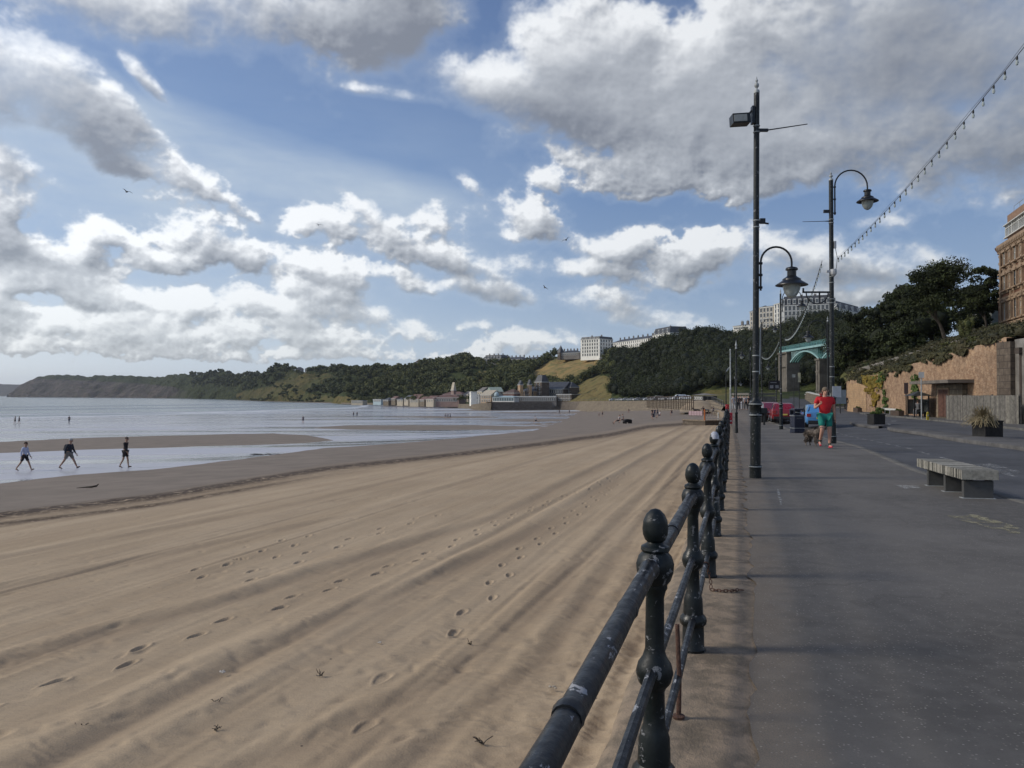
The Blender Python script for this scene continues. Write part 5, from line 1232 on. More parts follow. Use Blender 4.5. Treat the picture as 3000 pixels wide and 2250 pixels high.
M_band=mat('grey_white_band',(.34,.36,.36),.5,var=.2,scale=10)
M_black=mat('black_paint',(.010,.011,.012),.4,var=.2); M_glass=mat('frosted_lamp_bowl',(.50,.55,.53),.15,var=.08,trans=.35,ior=1.3)
# ---------------------------------------------------------------- promenade railing
def railing():
    r=root('promenade_railing',(0,0,0),0,'dark painted iron railing with ball-topped posts and three rails along the sand','railing')
    ys=[2.9]; 
    while ys[-1]<112: ys.append(ys[-1]+1.96)
    ys=[2.9-2.07,2.9-4.03,2.9-5.99]+ys
    prof=[(.076,0),(.076,.02),(.068,.03),(.066,.16),(.080,.175),(.084,.195),(.080,.215),(.062,.235),(.058,.33),(.048,.36),(.041,.38),(.038,.50),(.044,.515),(.060,.535),(.070,.57),(.062,.605),(.045,.63),(.036,.66),(.034,.85),(.040,.875),(.046,.885),(.046,.90),(.058,.915),(.068,.945),(.071,.975),(.062,1.005),(.048,1.02),(.054,1.03),(.052,1.042),(.034,1.052),(.030,1.058),(.038,1.066),(.046,1.085),(.0485,1.108),(.046,1.128),(.046,1.131),(.044,1.14),(.034,1.162),(.018,1.178),(.002,1.183)]
    def pm(n,lo=False):
        mb=MB(); p=prof if not lo else prof[::2]+[prof[-1]]; mb.lathe(p,(0,0,-.01),n); o=mb.build('post',M_post,None,smooth=True); me=o.data; bpy.data.objects.remove(o); return me
    hi=pm(28); mid=pm(14); lo=pm(8,True); posts=[]
    rr=random.Random(5)
    for y in ys:
        me=hi if y<12 else (mid if y<35 else lo); o=bpy.data.objects.new('post',me); COL.objects.link(o); o.parent=r; o.location=(x_f(y),y,zg(y)); o.rotation_euler=(rr.uniform(-.008,.008),rr.uniform(-.01,.01),rr.uniform(0,3)); posts.append((y,o))
    ys=sorted(ys)
    for z,rad,nm in ((.965,.031,'top_rail'),(.57,.0205,'middle_rail'),(.195,.0205,'lower_rail')):
        mb=MB(); pts=[];rs=[]
        for a,b in zip(ys[:-1],ys[1:]):
            k=10 if a<14 else 1
            for i in range(k):
                y=lerp(a,b,i/k); pts.append((x_f(y),y,zg(y)+z+.004*math.sin(y*3.1))); rs.append(rad*(1+.03*math.sin(y*7)))
        mb.tube(pts,rs,14 if z>.9 else 8)
        if z>.9:
            for y in ys[:9]:   # sleeves and joints in the top rail
                for off,wd,rq in ((-.105,.03,1.22),(.105,.03,1.22),(-.62,.018,1.10),(.7,.02,1.12)):
                    yy=y+off; mb.tube([(x_f(yy-wd),yy-wd,z),(x_f(yy),yy,z+.001),(x_f(yy+wd),yy+wd,z)],[rad*1.03,rad*rq,rad*1.03],14)
        mb.build(nm,M_rail,r,smooth=True)
    # white sticker wrapped over one finial
    y=min(ys,key=lambda q:abs(q-8.78)); mb=MB(); mb.lathe([(.051,1.10),(.050,1.13),(.040,1.160),(.02,1.182)],(x_f(y),y,0),12,cap=False); mb.build('sticker',mat('white_paper',(.40,.41,.46),.8,var=.2,scale=30),r,smooth=True)
    return ys
RY=railing()
# rusty stay rod standing by the railing, and the loose chain
p=gp(1988,2103); mb=MB(); mb.tube([(0,0,-.02),(.004,0,.2),(-.004,.006,.46)],[.013,.012,.011],8); mb.lathe([(.03,0),(.032,.012),(.012,.02)],(0,0,0),10); o=mb.build('rusty_rod',mat('rust',(.09,.045,.03),.85,var=.4,scale=40,bump=.5),smooth=True); o.location=p; tag(o,'thin rusty iron rod standing upright on the concrete edge beside the railing','rod')
def chain():
    mb=MB(); y0=6.35; xb=x_f(y0); path=[Vector((xb+.01,y0,.215)),Vector((xb+.03,y0,.12)),Vector((xb+.04,y0-.02,.05)),Vector((xb+.03,y0-.05,.012)),Vector((xb+.10,y0-.09,.012)),Vector((xb+.18,y0-.10,.014)),Vector((xb+.25,y0-.06,.012)),Vector((xb+.30,y0-.07,.012))]
    L=dens(path,.026); 
    for i,(a,b) in enumerate(zip(L[:-1],L[1:])):
        d=(b-a).normalized(); up=Vector((0,0,1)) if abs(d.z)<.8 else Vector((1,0,0)); s=d.cross(up).normalized(); n_=s.cross(d)
        q=s if i%2 else n_; pts=[(a+b)/2+d*(.021*math.cos(t))+q*(.011*math.sin(t)) for t in [k*math.pi/4 for k in range(9)]]
        mb.tube(pts,.0038,5,cap=False)
    # loop round the lower rail
    pts=[Vector((xb,y0,.195))+Vector((.03*math.cos(t),0,.03*math.sin(t))) for t in [k*math.pi/5 for k in range(11)]]; mb.tube(pts,.006,5)
    tag(mb.build('chain',bpy.data.materials['rust'],smooth=True),'rusty chain hanging from the lower rail onto the concrete','chain')
chain()
# ---------------------------------------------------------------- lamp columns
def column_parts(r,h,rb=.098,rs=.058,sc=1.0,finial=True,n=24):
    mb=MB(); mb.lathe([(rb*1.13,0),(rb*1.13,.20*sc),(rb*1.25,.21*sc),(rb*1.25,.235*sc),(rb*1.02,.25*sc),(rb,.27*sc),(rb,1.18*sc),(rb*1.22,1.2*sc),(rb*1.22,1.23*sc),(rb*1.04,1.25*sc),(rb*1.04,1.38*sc),(rb*1.28,1.41*sc),(rb*1.28,1.44*sc),(rs*1.05,1.52*sc),(rs,1.56*sc),(rs*.93,h)],(0,0,0),n); mb.build('column',M_post,r,smooth=True)
    for z,q in ((1.215*sc,rb*1.24),(1.425*sc,rb*1.30),(.222*sc,rb*1.27)):
        mb=MB(); mb.lathe([(q*.9,-.012),(q,-.008),(q,.008),(q*.9,.012)],(0,0,z),n); mb.build('band',M_band,r,smooth=True)
    for z in (2.05,2.36,4.85,4.98):
        if z<h: mb=MB(); mb.lathe([(rs*.9,-.012),(rs*1.12,-.008),(rs*1.12,.008),(rs*.9,.012)],(0,0,z*sc if z<3 else z),n); mb.build('band',M_band,r,smooth=True)
    if finial:
        mb=MB(); q=rs*.95; mb.lathe([(q,0),(q*1.05,.03),(q*.9,.06),(q*.35,.075),(q*.3,.10),(q*.75,.13),(q*.85,.155),(q*.7,.185),(q*.3,.20),(q*.35,.225),(q*.5,.245),(q*.2,.28),(.003,.33)],(0,0,h-.01),14); mb.build('finial',M_band,r,smooth=True)
def gooseneck(r,z0,za,span,ang,off=.085,ls=1.0,rt=.020,lantern=True):
    """swan-neck arm: foot at z0, crown at za, reaching span, pointing along ang"""
    c,s=math.cos(ang),math.sin(ang); P=lambda a,z:(a*c,a*s,z); R_=span/2; e=z0+ (za-z0-R_)
    pts=[P(off,z0),P(off,(z0+e)/2),P(off,e)]+[P(off+R_-R_*math.cos(t),e+R_*math.sin(t)) for t in [k*math.pi/14 for k in range(1,15)]]
    zl=e-.10*ls; pts.append(P(off+span,zl)); mb=MB(); mb.tube(pts,rt,10)
    for z in (z0+.06,lerp(z0,e,.55),e-.02): mb.tube([P(0,z),P(off,z)],rt*.75,8); mb.tube([P(off-.03,z),P(off+.03,z)],rt*1.3,8)
    arm=mb.build('swan_neck_arm',M_black,r,smooth=True)
    x,y,_=P(off+span,0); mb=MB(); L=ls
    mb.lathe([(.03*L,.02*L),(.10*L,.0),(.115*L,-.02*L),(.115*L,-.045*L),(.085*L,-.06*L),(.085*L,-.16*L),(.105*L,-.18*L),(.17*L,-.22*L),(.175*L,-.25*L),(.30*L,-.33*L),(.305*L,-.345*L),(.29*L,-.345*L),(.16*L,-.29*L)],(x,y,zl),24,cap=False); la=mb.build('lantern',M_black,r,smooth=True)
    mb=MB(); mb.lathe([(.165*L,-.325*L),(.16*L,-.40*L),(.135*L,-.48*L),(.09*L,-.55*L),(.04*L,-.585*L),(.002,-.595*L)],(x,y,zl),20,cap=False); mb.build('glass_bowl',M_glass,la,smooth=True)
    mb=MB(); mb.lathe([(.03*L,-.30*L),(.045*L,-.36*L),(.04*L,-.46*L),(.01,-.50*L)],(x,y,zl),10); mb.build('bulb',M_band,la,smooth=True)
    return arm
def lamp(base,h,label,arms,sc=1.0,rb=.098,rs=.058,rz=0):
    r=root('street_lamp',base,rz,label,'street lamp','tall dark lamp columns along the promenade'); column_parts(r,h,rb,rs,sc)
    for a in arms: gooseneck(r,*a)
    return r
p1=gp(2213,1400)
L1=lamp(p1,7.47,'nearest tall dark lamp column with a floodlight near its top and lantern below',[(3.62,4.47,.60,0.0,.09,1.0)])
L1.rotation_euler=(0,R(.45),0)
mb=MB(); mb.tube([(0,0,7.12),(-.10,0,7.12),(-.17,0,7.02)],.02,8); mb.box((-.075,0,7.03),(.05,.12,.34)); mb.build('floodlight_bracket',M_black,L1)
mb=MB(); mb.box((-.33,-.02,6.93),(.34,.26,.19),ry=R(-4)); 
for k in range(6): mb.box((-.33,.12,6.86+.03*k),(.30,.04,.012))
fl=mb.build('floodlight',M_black,L1,bevel=.01); mb=MB(); mb.box((-.355,-.155,6.925),(.25,.012,.13),ry=R(-4)); mb.build('floodlight_glass',mat('floodlight_lens',(.30,.30,.27),.3,spec=.7),fl)
mb=MB(); mb.tube([(.05,0,6.72),(.25,0,6.75),(.98,-.02,6.86)],[.022,.012,.009],6); mb.box((.13,0,6.74),(.18,.06,.05)); mb.build('banner_rod',M_black,L1)
mb=MB(); mb.tube([(.04,0,4.95),(.24,0,4.92)],.018,6); mb.box((.12,0,4.97),(.10,.06,.10)); mb.build('bracket',M_black,L1)
mb=MB(); mb.tube([(.05,0,1.28),(.16,0,1.22),(.17,0,1.02)],.02,6); mb.box((.15,0,1.30),(.12,.12,.10)); mb.build('bracket',M_black,L1)
mb=MB(); mb.tube([(.065,-.03,2.0),(.075,-.03,2.9)],.012,6); mb.build('cable_pipe',M_band,L1)
for z in (6.70,6.82): mb=MB(); mb.lathe([(.055,-.01),(.066,-.007),(.066,.007),(.055,.01)],(0,0,z),16); mb.build('band',M_band,L1,smooth=True)
p2=gp(2439,1299)
L2=lamp(p2,9.1,'second tall lamp column, swan-neck lantern at its very top, behind the jogger',[(7.9,9.45,1.13,0.0,.13,1.18,.026)],sc=1.12,rb=.115,rs=.078)
mb=MB(); mb.box((-.53,0,5.22),(.96,.05,.06)); mb.tube([(-.50+.38*math.cos(t),0,5.2+.38*math.sin(t)) for t in [math.pi+k*math.pi/12 for k in range(13)]],.022,6); mb.tube([(-.42,0,5.2),(-.42,0,4.98)],.03,6); mb.box((-.98,0,5.28),(.05,.05,.16)); mb.build('scroll_bracket',M_black,L2)
mb=MB(); mb.tube([(-.05,0,7.68),(-.25,0,7.68),(-.99,0,7.66)],[.025,.012,.008],6); mb.box((-.16,0,8.02),(.2,.08,.10)); mb.build('banner_rod',M_black,L2)
mb=MB(); mb.lathe([(.02,.16),(.10,.14),(.11,.05),(.10,-.02),(.05,-.09),(.0,-.11)],(.02,-.12,5.85),12); mb.box((-.12,-.1,5.92),(.2,.08,.07)); mb.build('camera_housing',mat('white_plastic',(.42,.43,.44),.4,var=.1),L2)
mb=MB(); mb.box((.10,-.06,6.85),(.07,.07,.25)); mb.build('junction_box',mat('white_plastic',(.42,.43,.44)),L2)
mb=MB(); mb.tube([(.10,-.08,6.75),(.16,-.1,6.4),(.13,-.1,6.05),(.05,-.08,5.9)],.010,6); mb.build('cable',M_black,L2)
mb=MB(); mb.box((.10,-.13,1.78),(.30,.02,.38)); mb.build('notice_plate',mat('white_plastic',(.42,.43,.44),.4),L2)
for z in (5.55,5.75,7.62,7.74): mb=MB(); mb.lathe([(.078,-.012),(.092,-.008),(.092,.008),(.078,.012)],(0,0,z),16); mb.build('clamp_band',M_band,L2)
def kb(px,Yv): x=(px-1500)/F*Yv; return Vector((x,Yv,zg(Yv,x)))
lamp(kb(2288,51),9.0,'third lamp column, rising beside the red cars with its lantern against the white hotel',[(7.8,9.3,1.3,0.0,.12,1.1,.026)],sc=1.15,rb=.11,rs=.062)
lamp(kb(2426,47),6.6,'lamp column hidden behind the second column, its lantern in front of the footbridge',[(5.2,6.65,1.1,math.pi,.10,1.15,.024)],sc=1.0,rb=.10,rs=.06)
lamp(kb(2232,73),8.8,'slim distant lamp column with arched arm seen right of the nearest column',[(7.7,9.1,1.15,0.0,.12,1.1,.026)],rb=.10,rs=.06)
lamp(kb(2199,72),6.2,'distant lamp column just left of the nearest column, lantern hanging towards the sand',[(4.9,6.5,.75,math.pi*1.05,.10,1.1,.022)],rb=.10,rs=.055)
lamp(kb(2274,92),6.0,'distant lamp column beside the dark direction board, lantern to its left',[(4.6,6.0,.85,math.pi,.10,1.2,.022)],rb=.10,rs=.06)
lamp(kb(2152,112),4.2,'farthest small lamp column in line with the railing, with a pale lantern on its right',[(2.9,4.2,.8,0,.10,1.0,.022)],rb=.10,rs=.06)
r=root('flagpole',kb(2140,62),0,'slim white pole standing beside the railing near the red lifebuoy box','pole'); mb=MB(); mb.lathe([(.07,0),(.065,2.8),(.085,2.85),(.085,2.95),(.055,3.0),(.045,6.0)],(0,0,0),10); mb.build('pole',M_band,r,smooth=True); mb=MB(); mb.ell((0,0,6.05),(.07,.07,.09)); mb.build('ball_top',M_band,r,smooth=True)
r=root('signal_post',kb(2157,43),0,'short black collared post with white finial left of the nearest lamp column','post')
mb=MB(); mb.lathe([(.095,0),(.095,.25),(.08,.3),(.075,1.05),(.09,1.08),(.09,1.14),(.05,1.2),(.042,4.7)],(0,0,0),12); mb.build('column',M_post,r,smooth=True); mb=MB(); mb.lathe([(.05,0),(.06,.06),(.03,.1),(.065,.2),(.05,.28),(.02,.33),(.035,.38),(.0,.5)],(0,0,4.7),10); mb.build('finial',M_band,r,smooth=True)
r=root('post',kb(2127,84),0,'thin dark post behind the red lifebuoy boxes','post'); mb=MB(); mb.lathe([(.08,0),(.06,1.2),(.045,4.8)],(0,0,0),8); mb.build('column',M_post,r); mb=MB(); mb.box((.22,0,4.75),(.6,.1,.12),ry=R(-50)); mb.build('floodlight',M_band,r)
# ---------------------------------------------------------------- strings of light bulbs
def festoon(A,Bp,sag,nb,label,n=60,up=.045):
    A=Vector(A);Bp=Vector(Bp); r=root('string_lights',A,0,label,'string lights'); d=Bp-A
    c=lambda t:Vector((d.x*t,d.y*t,d.z*t-4*sag*t*(1-t)))
    mb=MB(); mb.tube([c(i/n) for i in range(n+1)],.0065,5); mb.tube([c(i/n)+Vector((0,0,up+.015*math.sin(i*.9))) for i in range(n+1)],.004,4)
    mb.build('cable',M_black,r)
    me=None
    for k in range(nb):
        t=(k+.5)/nb; p=c(t)
        if me is None:
            mb=MB(); mb.lathe([(.006,.0),(.017,-.01),(.019,-.055),(.014,-.07)],(0,0,0),8); mb.cur=1; mb.lathe([(.014,-.07),(.024,-.10),(.026,-.125),(.018,-.15),(.002,-.16)],(0,0,0),8,cap=False); o=mb.build('bulb',[M_black,M_glass],r,smooth=True); me=o.data
        else: o=bpy.data.objects.new('bulb',me); COL.objects.link(o); o.parent=r
        o.location=p
    return r
A_=Vector((p2.x+.15,p2.y-.1,zg(p2.y)+6.35)); far_=Vector((6.6,3.4,8.9))
festoon(A_,far_,.55,50,'long string of bulbs rising from the second lamp column out of the top right corner')
lamp(Vector((6.5,3.3,0)),9.1,'lamp column close by the kerb holding the near end of the string lights',[(7.9,9.45,1.13,0.0,.13,1.18,.026)],sc=1.12,rb=.115,rs=.078)
b3=kb(2288,51)+Vector((0,0,6.4)); festoon(Vector((p2.x-.3,p2.y+.05,zg(p2.y)+6.3)),b3+Vector((.3,0,-.35)),.75,46,'string of bulbs sagging from the second lamp column to the third')
festoon(b3+Vector((-.1,0,-.5)),kb(2232,73)+Vector((0,0,5.6)),.6,34,'string of bulbs sagging between the third column and the slim distant column')
# ---------------------------------------------------------------- slatted bench
def bench():
    A=Vector((6.94,11.88,0)); Bq=Vector((7.38,14.05,0)); d=(Bq-A); L=d.length; a=math.atan2(d.y,d.x); r=root('slatted_bench',A,a,'backless bench of weathered grey timber slats on three dark slab legs','bench')
    M_t=[mat('weathered_slat_a',(.27,.255,.215),.9,var=.25,scale=14,bump=.5),mat('weathered_slat_b',(.13,.125,.105),.9,var=.25,scale=14,bump=.5),mat('weathered_slat_c',(.40,.375,.32),.9,var=.2,scale=14,bump=.5)]
    n=40; w=L/n; rr=random.Random(2); mb=MB()
    for k in range(n):
        mb.cur=rr.choice([0,1,2]); mb.box(((k+.5)*w,-.26,.37+rr.uniform(-.003,.003)),(w*.66,.52+rr.uniform(-.01,.01),.145))
    mb.build('seat',M_t,r)
    mb=MB(); mb.box((L/2,-.10,.282),(L-.1,.05,.03)); mb.box((L/2,-.42,.282),(L-.1,.05,.03)); mb.build('support_bar',M_black,r)
    Ms=mat('dark_concrete_leg',(.060,.060,.058),.8,var=.2,scale=4,bump=.3)
    for x in (.12,L*.42,L*.80): mb=MB(); mb.box((x,-.26,.135),(.09,.42,.27)); mb.build('leg',Ms,r,bevel=.006)
    for x in (.12,L*.42,L*.80): mb=MB(); mb.box((x,-.26,.003),(.15,.48,.006)); mb.build('foot_plate',M_band,r)
bench()
# ---------------------------------------------------------------- litter bins
def bin_(p,rz,label,s=1.0,col=(.010,.014,.032),band=True):
    r=root('litter_bin',p,rz,label,'litter bin'); r.scale=(s,s,s); M=mat('bin_paint_%s'%label[:5],col,.35,var=.2)
    mb=MB(); mb.box((0,0,.43),(.52,.52,.86)); mb.box((0,0,.06),(.54,.54,.12)); mb.build('body',M,r,bevel=.015)
    mb=MB(); mb.box((0,0,1.16),(.56,.56,.06)); mb.box((0,0,1.20),(.48,.48,.04)); 
    for x,y in ((-.25,-.25),(.25,-.25),(-.25,.25),(.25,.25)): mb.box((x,y,1.0),(.06,.06,.28))
    mb.box((0,.26,1.0),(.5,.03,.28)); mb.box((0,0,.9),(.56,.56,.06)); mb.build('hood',M,r,bevel=.012)
    mb=MB(); mb.box((-.02,-.12,1.02),(.26,.2,.03),ry=.15); mb.build('ash_tray',M_band,r)
    if band:
        mb=MB(); mb.box((0,0,.25),(.545,.545,.022)); mb.box((0,0,.865),(.565,.565,.022)); mb.build('band',M_band,r)
        mb=MB(); mb.box((0,-.267,.74),(.30,.012,.07)); mb.build('plate',mat('bin_plate',(.06,.06,.07),.5),r)
        mt=bpy.data.curves.new('bin_lettering','FONT'); mt.body='LITTER'; mt.size=.075; mt.align_x='CENTER'; mt.align_y='CENTER'; mt.extrude=.001
        to=bpy.data.objects.new('lettering_curve',mt); COL.objects.link(to); dg=bpy.context.evaluated_depsgraph_get(); me=bpy.data.meshes.new_from_object(to.evaluated_get(dg)); bpy.data.objects.remove(to)
        me.materials.clear(); me.materials.append(mat('bin_letters',(.13,.13,.14),.5)); lo=bpy.data.objects.new('lettering',me); COL.objects.link(lo); lo.parent=r; lo.location=(0,-.275,.74); lo.rotation_euler=(R(90),0,0)
    return r
bin_(gp(2336,1268.5),.08,'large dark blue square litter bin beside the parked cars',1.12)
bin_(kb(2236,62),0,'small dark litter bin just right of the nearest lamp column',.85,(.012,.012,.014),False)
bin_(gp(2716,1220),-.2,'black litter bin between the bus shelter and the flat-roofed kiosk',.75,(.012,.012,.013),False)
# ---------------------------------------------------------------- lifebuoy boxes
def buoy(p,label,s):
    r=root('lifebuoy_housing',p,0,label,'lifebuoy housing'); M=mat('red_plastic',(.42,.012,.025),.4,var=.12)
    mb=MB(); mb.tube([(0,.06,-.45),(0,.06,.3)],.025,6); mb.build('post',M_black,r)
    mb=MB(); mb.box((0,0,.45),(.36*s,.16,.82*s)); mb.build('box',M,r,bevel=.04)
    mb=MB(); pts=[(.11*s*math.cos(t),-.09,.55+.11*s*math.sin(t)) for t in [k*math.pi/6 for k in range(13)]]; mb.tube(pts,.022,6,cap=False); mb.build('ring',mat('buoy_ring',(.60,.10,.10),.5),r,smooth=True)
    mb=MB(); mb.box((0,-.085,.26),(.22*s,.008,.10)); mb.build('notice',mat('white_plastic',(.42,.43,.44)),r)
y=56; buoy(Vector((x_f(y)+.1,y,zg(y)+.25)),'red lifebuoy box hanging on the railing beside the white pole, the nearer of two',1.0)
y=82; buoy(Vector((x_f(y)+.1,y,zg(y)+.9)),'red lifebuoy box farther along the railing, higher in view',.95)
# ---------------------------------------------------------------- planters
M_plant=leafmat('dry_grass_leaf',(.20,.155,.085),(.34,.28,.17),(.14,.13,.07)); M_box=mat('dark_planter_box',(.016,.015,.014),.7,var=.3,scale=5)
def planter(p,rz,label,kind,w=.62):
    r=root('planter',p,rz,label,'planter'); mb=MB(); mb.box((0,0,w*.42),(w,w,w*.84)); 
    mb.box((0,0,w*.83),(w*1.06,w*1.06,.05)); mb.build('box',M_box,r,bevel=.01)
    rg=np.random.default_rng(int(p.y*10)); n=900 if kind=='dry' else 500
    if kind=='dry':
        a=rg.uniform(0,6.283,n); el=rg.uniform(.15,1.4,n); L=rg.uniform(.35,.75,n)*1.05; base=np.stack([rg.normal(0,.10,n)-.12,rg.normal(0,.12,n),np.full(n,w*.84)],-1)
        d=np.stack([np.cos(a)*np.cos(el)-.25,np.sin(a)*np.cos(el),np.sin(el)],-1); mid_=base+d*L[:,None]*.55; tip=base+d*L[:,None]; tip[:,2]-=.42*np.cos(el)*L*1.4; sd=np.cross(d,[0,0,1.]); sd/=np.linalg.norm(sd,axis=1)[:,None]+1e-6
        V=np.stack([base-sd*.006,base+sd*.006,mid_+sd*.007,mid_-sd*.007,mid_+sd*.007,mid_-sd*.007,tip-sd*.012,tip+sd*.012],1).reshape(-1,3); Fq=np.concatenate([np.arange(n)[:,None]*8+[0,1,2,3],np.arange(n)[:,None]*8+[5,4,7,6]])
        o=npmesh('dry_grass',V,Fq,M_plant); setattr_v(o,'tint',np.repeat(rg.random(n),8)); o.parent=r
    else:
        C=[(rg.uniform(-.25,.25),rg.uniform(-.25,.25),w*.9) for _ in range(6)]; o=forest('plants',np.array(C),np.full((6,3),.2),90,.09,M_ivyG,None,3,lobes=4,core=.4); o.parent=r
    return r
planter(gp(2893,1279),.1,'dark square planter overflowing with dry blond grass on the near traffic island','dry',.80)
planter(gp(2567,1243),.1,'dark square planter with low green plants on the far traffic island','green',.75)
def trough(px,py,w,label,g=True):
    p=gp(px,py,.02); r=root('flower_trough',p,R(80),label,'flower trough'); mb=MB(); mb.box((0,0,.22),(w,.4,.44)); 
    for k in range(3): mb.box((0,-.205,.09+.14*k),(w+.02,.03,.11))
    mb.build('box',mat('brown_trough',(.07,.045,.03),.8,var=.3,scale=4),r)
    C=[(random.uniform(-w/2,w/2)*.8,0,.46) for _ in range(5)]; o=forest('plants',np.array(C),np.full((5,3),.16),60,.08,M_ivyG,None,3,lobes=4,core=.4); o.parent=r
trough(2512,1207,1.8,'brown flower trough at the foot of the pale end of the brick wall'); trough(2628,1218,2.2,'brown flower trough against the brick wall left of the bus shelter')
# ---------------------------------------------------------------- bus shelter, kiosk, timber fence, handrail, signs
def shelter():
    p=gp(2690,1221,.02); r=root('bus_shelter',p,R(78),'dark bus shelter with low pyramid roof in front of the brick wall','bus shelter'); r.scale=(.85,.85,.78)
    mb=MB(); 
    for x in(-1.0,1.0):
        for y in(-.6,.6): mb.box((x,y,1.05),(.10,.10,2.1))
    mb.build('frame',M_black,r); mb=MB(); mb.add([(-1.35,-.9,2.1),(1.35,-.9,2.1),(1.35,.9,2.1),(-1.35,.9,2.1),(-.3,0,2.55),(.3,0,2.55)],[(0,1,5,4),(1,2,5),(2,3,4,5),(3,0,4),(3,2,1,0)]); mb.build('roof',mat('dark_roof_metal',(.03,.035,.035),.5),r)
    mb=MB(); mb.box((0,-.6,1.0),(1.9,.02,1.5)); mb.box((1.0,0,1.0),(.02,1.1,1.5)); mb.build('glass_panel',mat('shelter_glass',(.05,.055,.055),.1,spec=.8),r)
    mb=MB(); mb.box((0,-.35,.5),(1.8,.3,.06)); mb.box((-.7,-.35,.25),(.06,.2,.5)); mb.box((.7,-.35,.25),(.06,.2,.5)); mb.build('seat',M_black,r)
shelter()
def kiosk():
    a=gp(2740,1224,.02); r=root('kiosk',a,math.atan2(1,.2),'flat-roofed kiosk with rusty double doors built against the brick wall','kiosk'); h=2.62
    # local x runs away along the wall, local -y is the road side... built towards the wall
    mb=MB(); mb.box((-1.6,-2.2,h/2-.3),(5.2,3.6,h+.3)); mb.build('wall',M_stonewall,r,uv=True)
    mb=MB(); mb.box((-1.2,-1.6,h+.02),(8.4,5.0,.22)); mb.build('flat_roof',concrete('canopy_concrete',(.16,.14,.12)),r)
    for x in (.0,-1.05): mb=MB(); mb.box((x-.1,-.37,1.1),(.95,.06,2.0)); mb.build('door',mat('rusty_brown_door',(.10,.045,.03),.8,var=.35,scale=3),r)
    mb=MB(); mb.box((-.6,-.36,2.16),(2.3,.07,.12)); mb.box((.48,-.36,1.05),(.1,.07,2.1)); mb.box((-1.7,-.36,1.05),(.1,.07,2.1)); mb.build('door_frame',M_sandst,r)
kiosk()
def kfence():
    a=gp(2772,1229,.02); b=gp(2985,1243,.02); r=root('timber_fence',(0,0,0),0,'tall grey vertical board fence beside the kiosk','fence'); d=b-a; n=int(d.length/.145); M=[mat('grey_board_a',(.15,.14,.12),.9,var=.3,scale=5),mat('grey_board_b',(.20,.185,.155),.9,var=.3,scale=5),mat('grey_board_c',(.11,.10,.09),.9,var=.3,scale=5)]
    rr=random.Random(9); mb=MB(); an=math.atan2(d.y,d.x)
    for k in range(n):
        p=a.lerp(b,(k+.5)/n); mb.cur=rr.choice([0,0,1,2]); h=1.65+rr.uniform(-.015,.015); mb.box((p.x,p.y,p.z+h/2),(.13,.03,h),rz=an)
    mb.build('board_panel',M,r)
    # return of the fence to the wall
    for t in (0,.33,.66,1): p=a.lerp(b,t); mb=MB(); mb.box((p.x+.12,p.y+.06,p.z+.84),(.10,.10,1.72),rz=an); mb.build('fence_post',M[2],r)
    mb=MB(); q=a+Vector((2.4,.1,0))
    for k in range(15): p=a.lerp(q,(k+.5)/15); mb.box((p.x,p.y,p.z+.82),(.03,.13,1.64),rz=an+R(90))
    mb.build('return_panel',M[1],r)
kfence()
def handrail():
    a=gp(2905,1236,.02); b=gp(3130,1252,.02); r=root('handrail',(0,0,0),0,'pale metal handrail on the pavement in front of the timber fence','handrail'); d=b-a; M=mat('pale_galvanised',(.34,.34,.32),.5,metal=.3,var=.15)
    mb=MB(); mb.tube([a+Vector((0,0,1.05)),b+Vector((0,0,1.05))],.035,8); mb.build('rail',M,r)
    for k in range(7): p=a.lerp(b,k/6); mb=MB(); mb.tube([p,p+Vector((0,0,1.05))],.03,8); mb.build('upright',M,r)
handrail()
def signpost(px,py,h,label,w=.5,hh=.6,col=(.30,.32,.35),pc=None,z=None):
    p=gp(px,py,.02); r=root('sign_post',p,R(-20),label,'sign'); mb=MB(); mb.tube([(0,0,0),(0,0,h)],.04,8); mb.build('pole',pc or M_band,r)
    mb=MB(); mb.box((0,-.05,(z or h)-hh/2),(w,.03,hh)); mb.build('sign_plate',mat('plate_%s'%label[:9],col,.5),r); return r
signpost(2700,1228,3.3,'tall thin grey bus stop pole with small flag sign in front of the bus shelter',.35,.4,(.35,.36,.36))
signpost(2655,1219,2.7,'thin dark pole with panel at the left end of the bus shelter',.3,.9,(.05,.03,.03),M_black)
signpost(2462,1211,2.2,'blue-grey information board near the far corner of the brick wall',1.0,1.3,(.10,.13,.16),M_black)
signpost(2326,1198,4.4,'thin road sign pole with a small round plate in front of the bridge pier',.4,.4,(.16,.18,.18),M_black)
signpost(2342,1198,4.6,'road sign pole with yellow and white plates beside the round-plate pole',.32,1.2,(.30,.29,.20),M_black)
signpost(2459,1195,3.4,'road sign pole with white plates right of the second lamp column',.5,1.0,(.40,.40,.36),M_black)
# dark brown direction board
def dirboard():
    p=kb(2268,88); r=root('direction_board',p,0,'dark hanging board with two pale panels on a slim post beside a distant lantern','sign')
    mb=MB(); mb.tube([(.3,0,0),(.3,0,4.0)],.05,8); mb.build('pole',M_black,r); mb=MB(); mb.box((0,-.06,2.9),(1.25,.06,1.05)); mb.build('board',mat('dark_board',(.012,.012,.018),.5),r)
    for x in(-.32,.30): mb=MB(); mb.box((x,-.10,2.72),(.38,.02,.34)); mb.build('panel',mat('pale_panel',(.22,.23,.24),.5),r)
    mb=MB(); mb.box((-.1,-.10,3.2),(.7,.02,.07)); mb.build('strip',bpy.data.materials['pale_panel'],r)
dirboard()
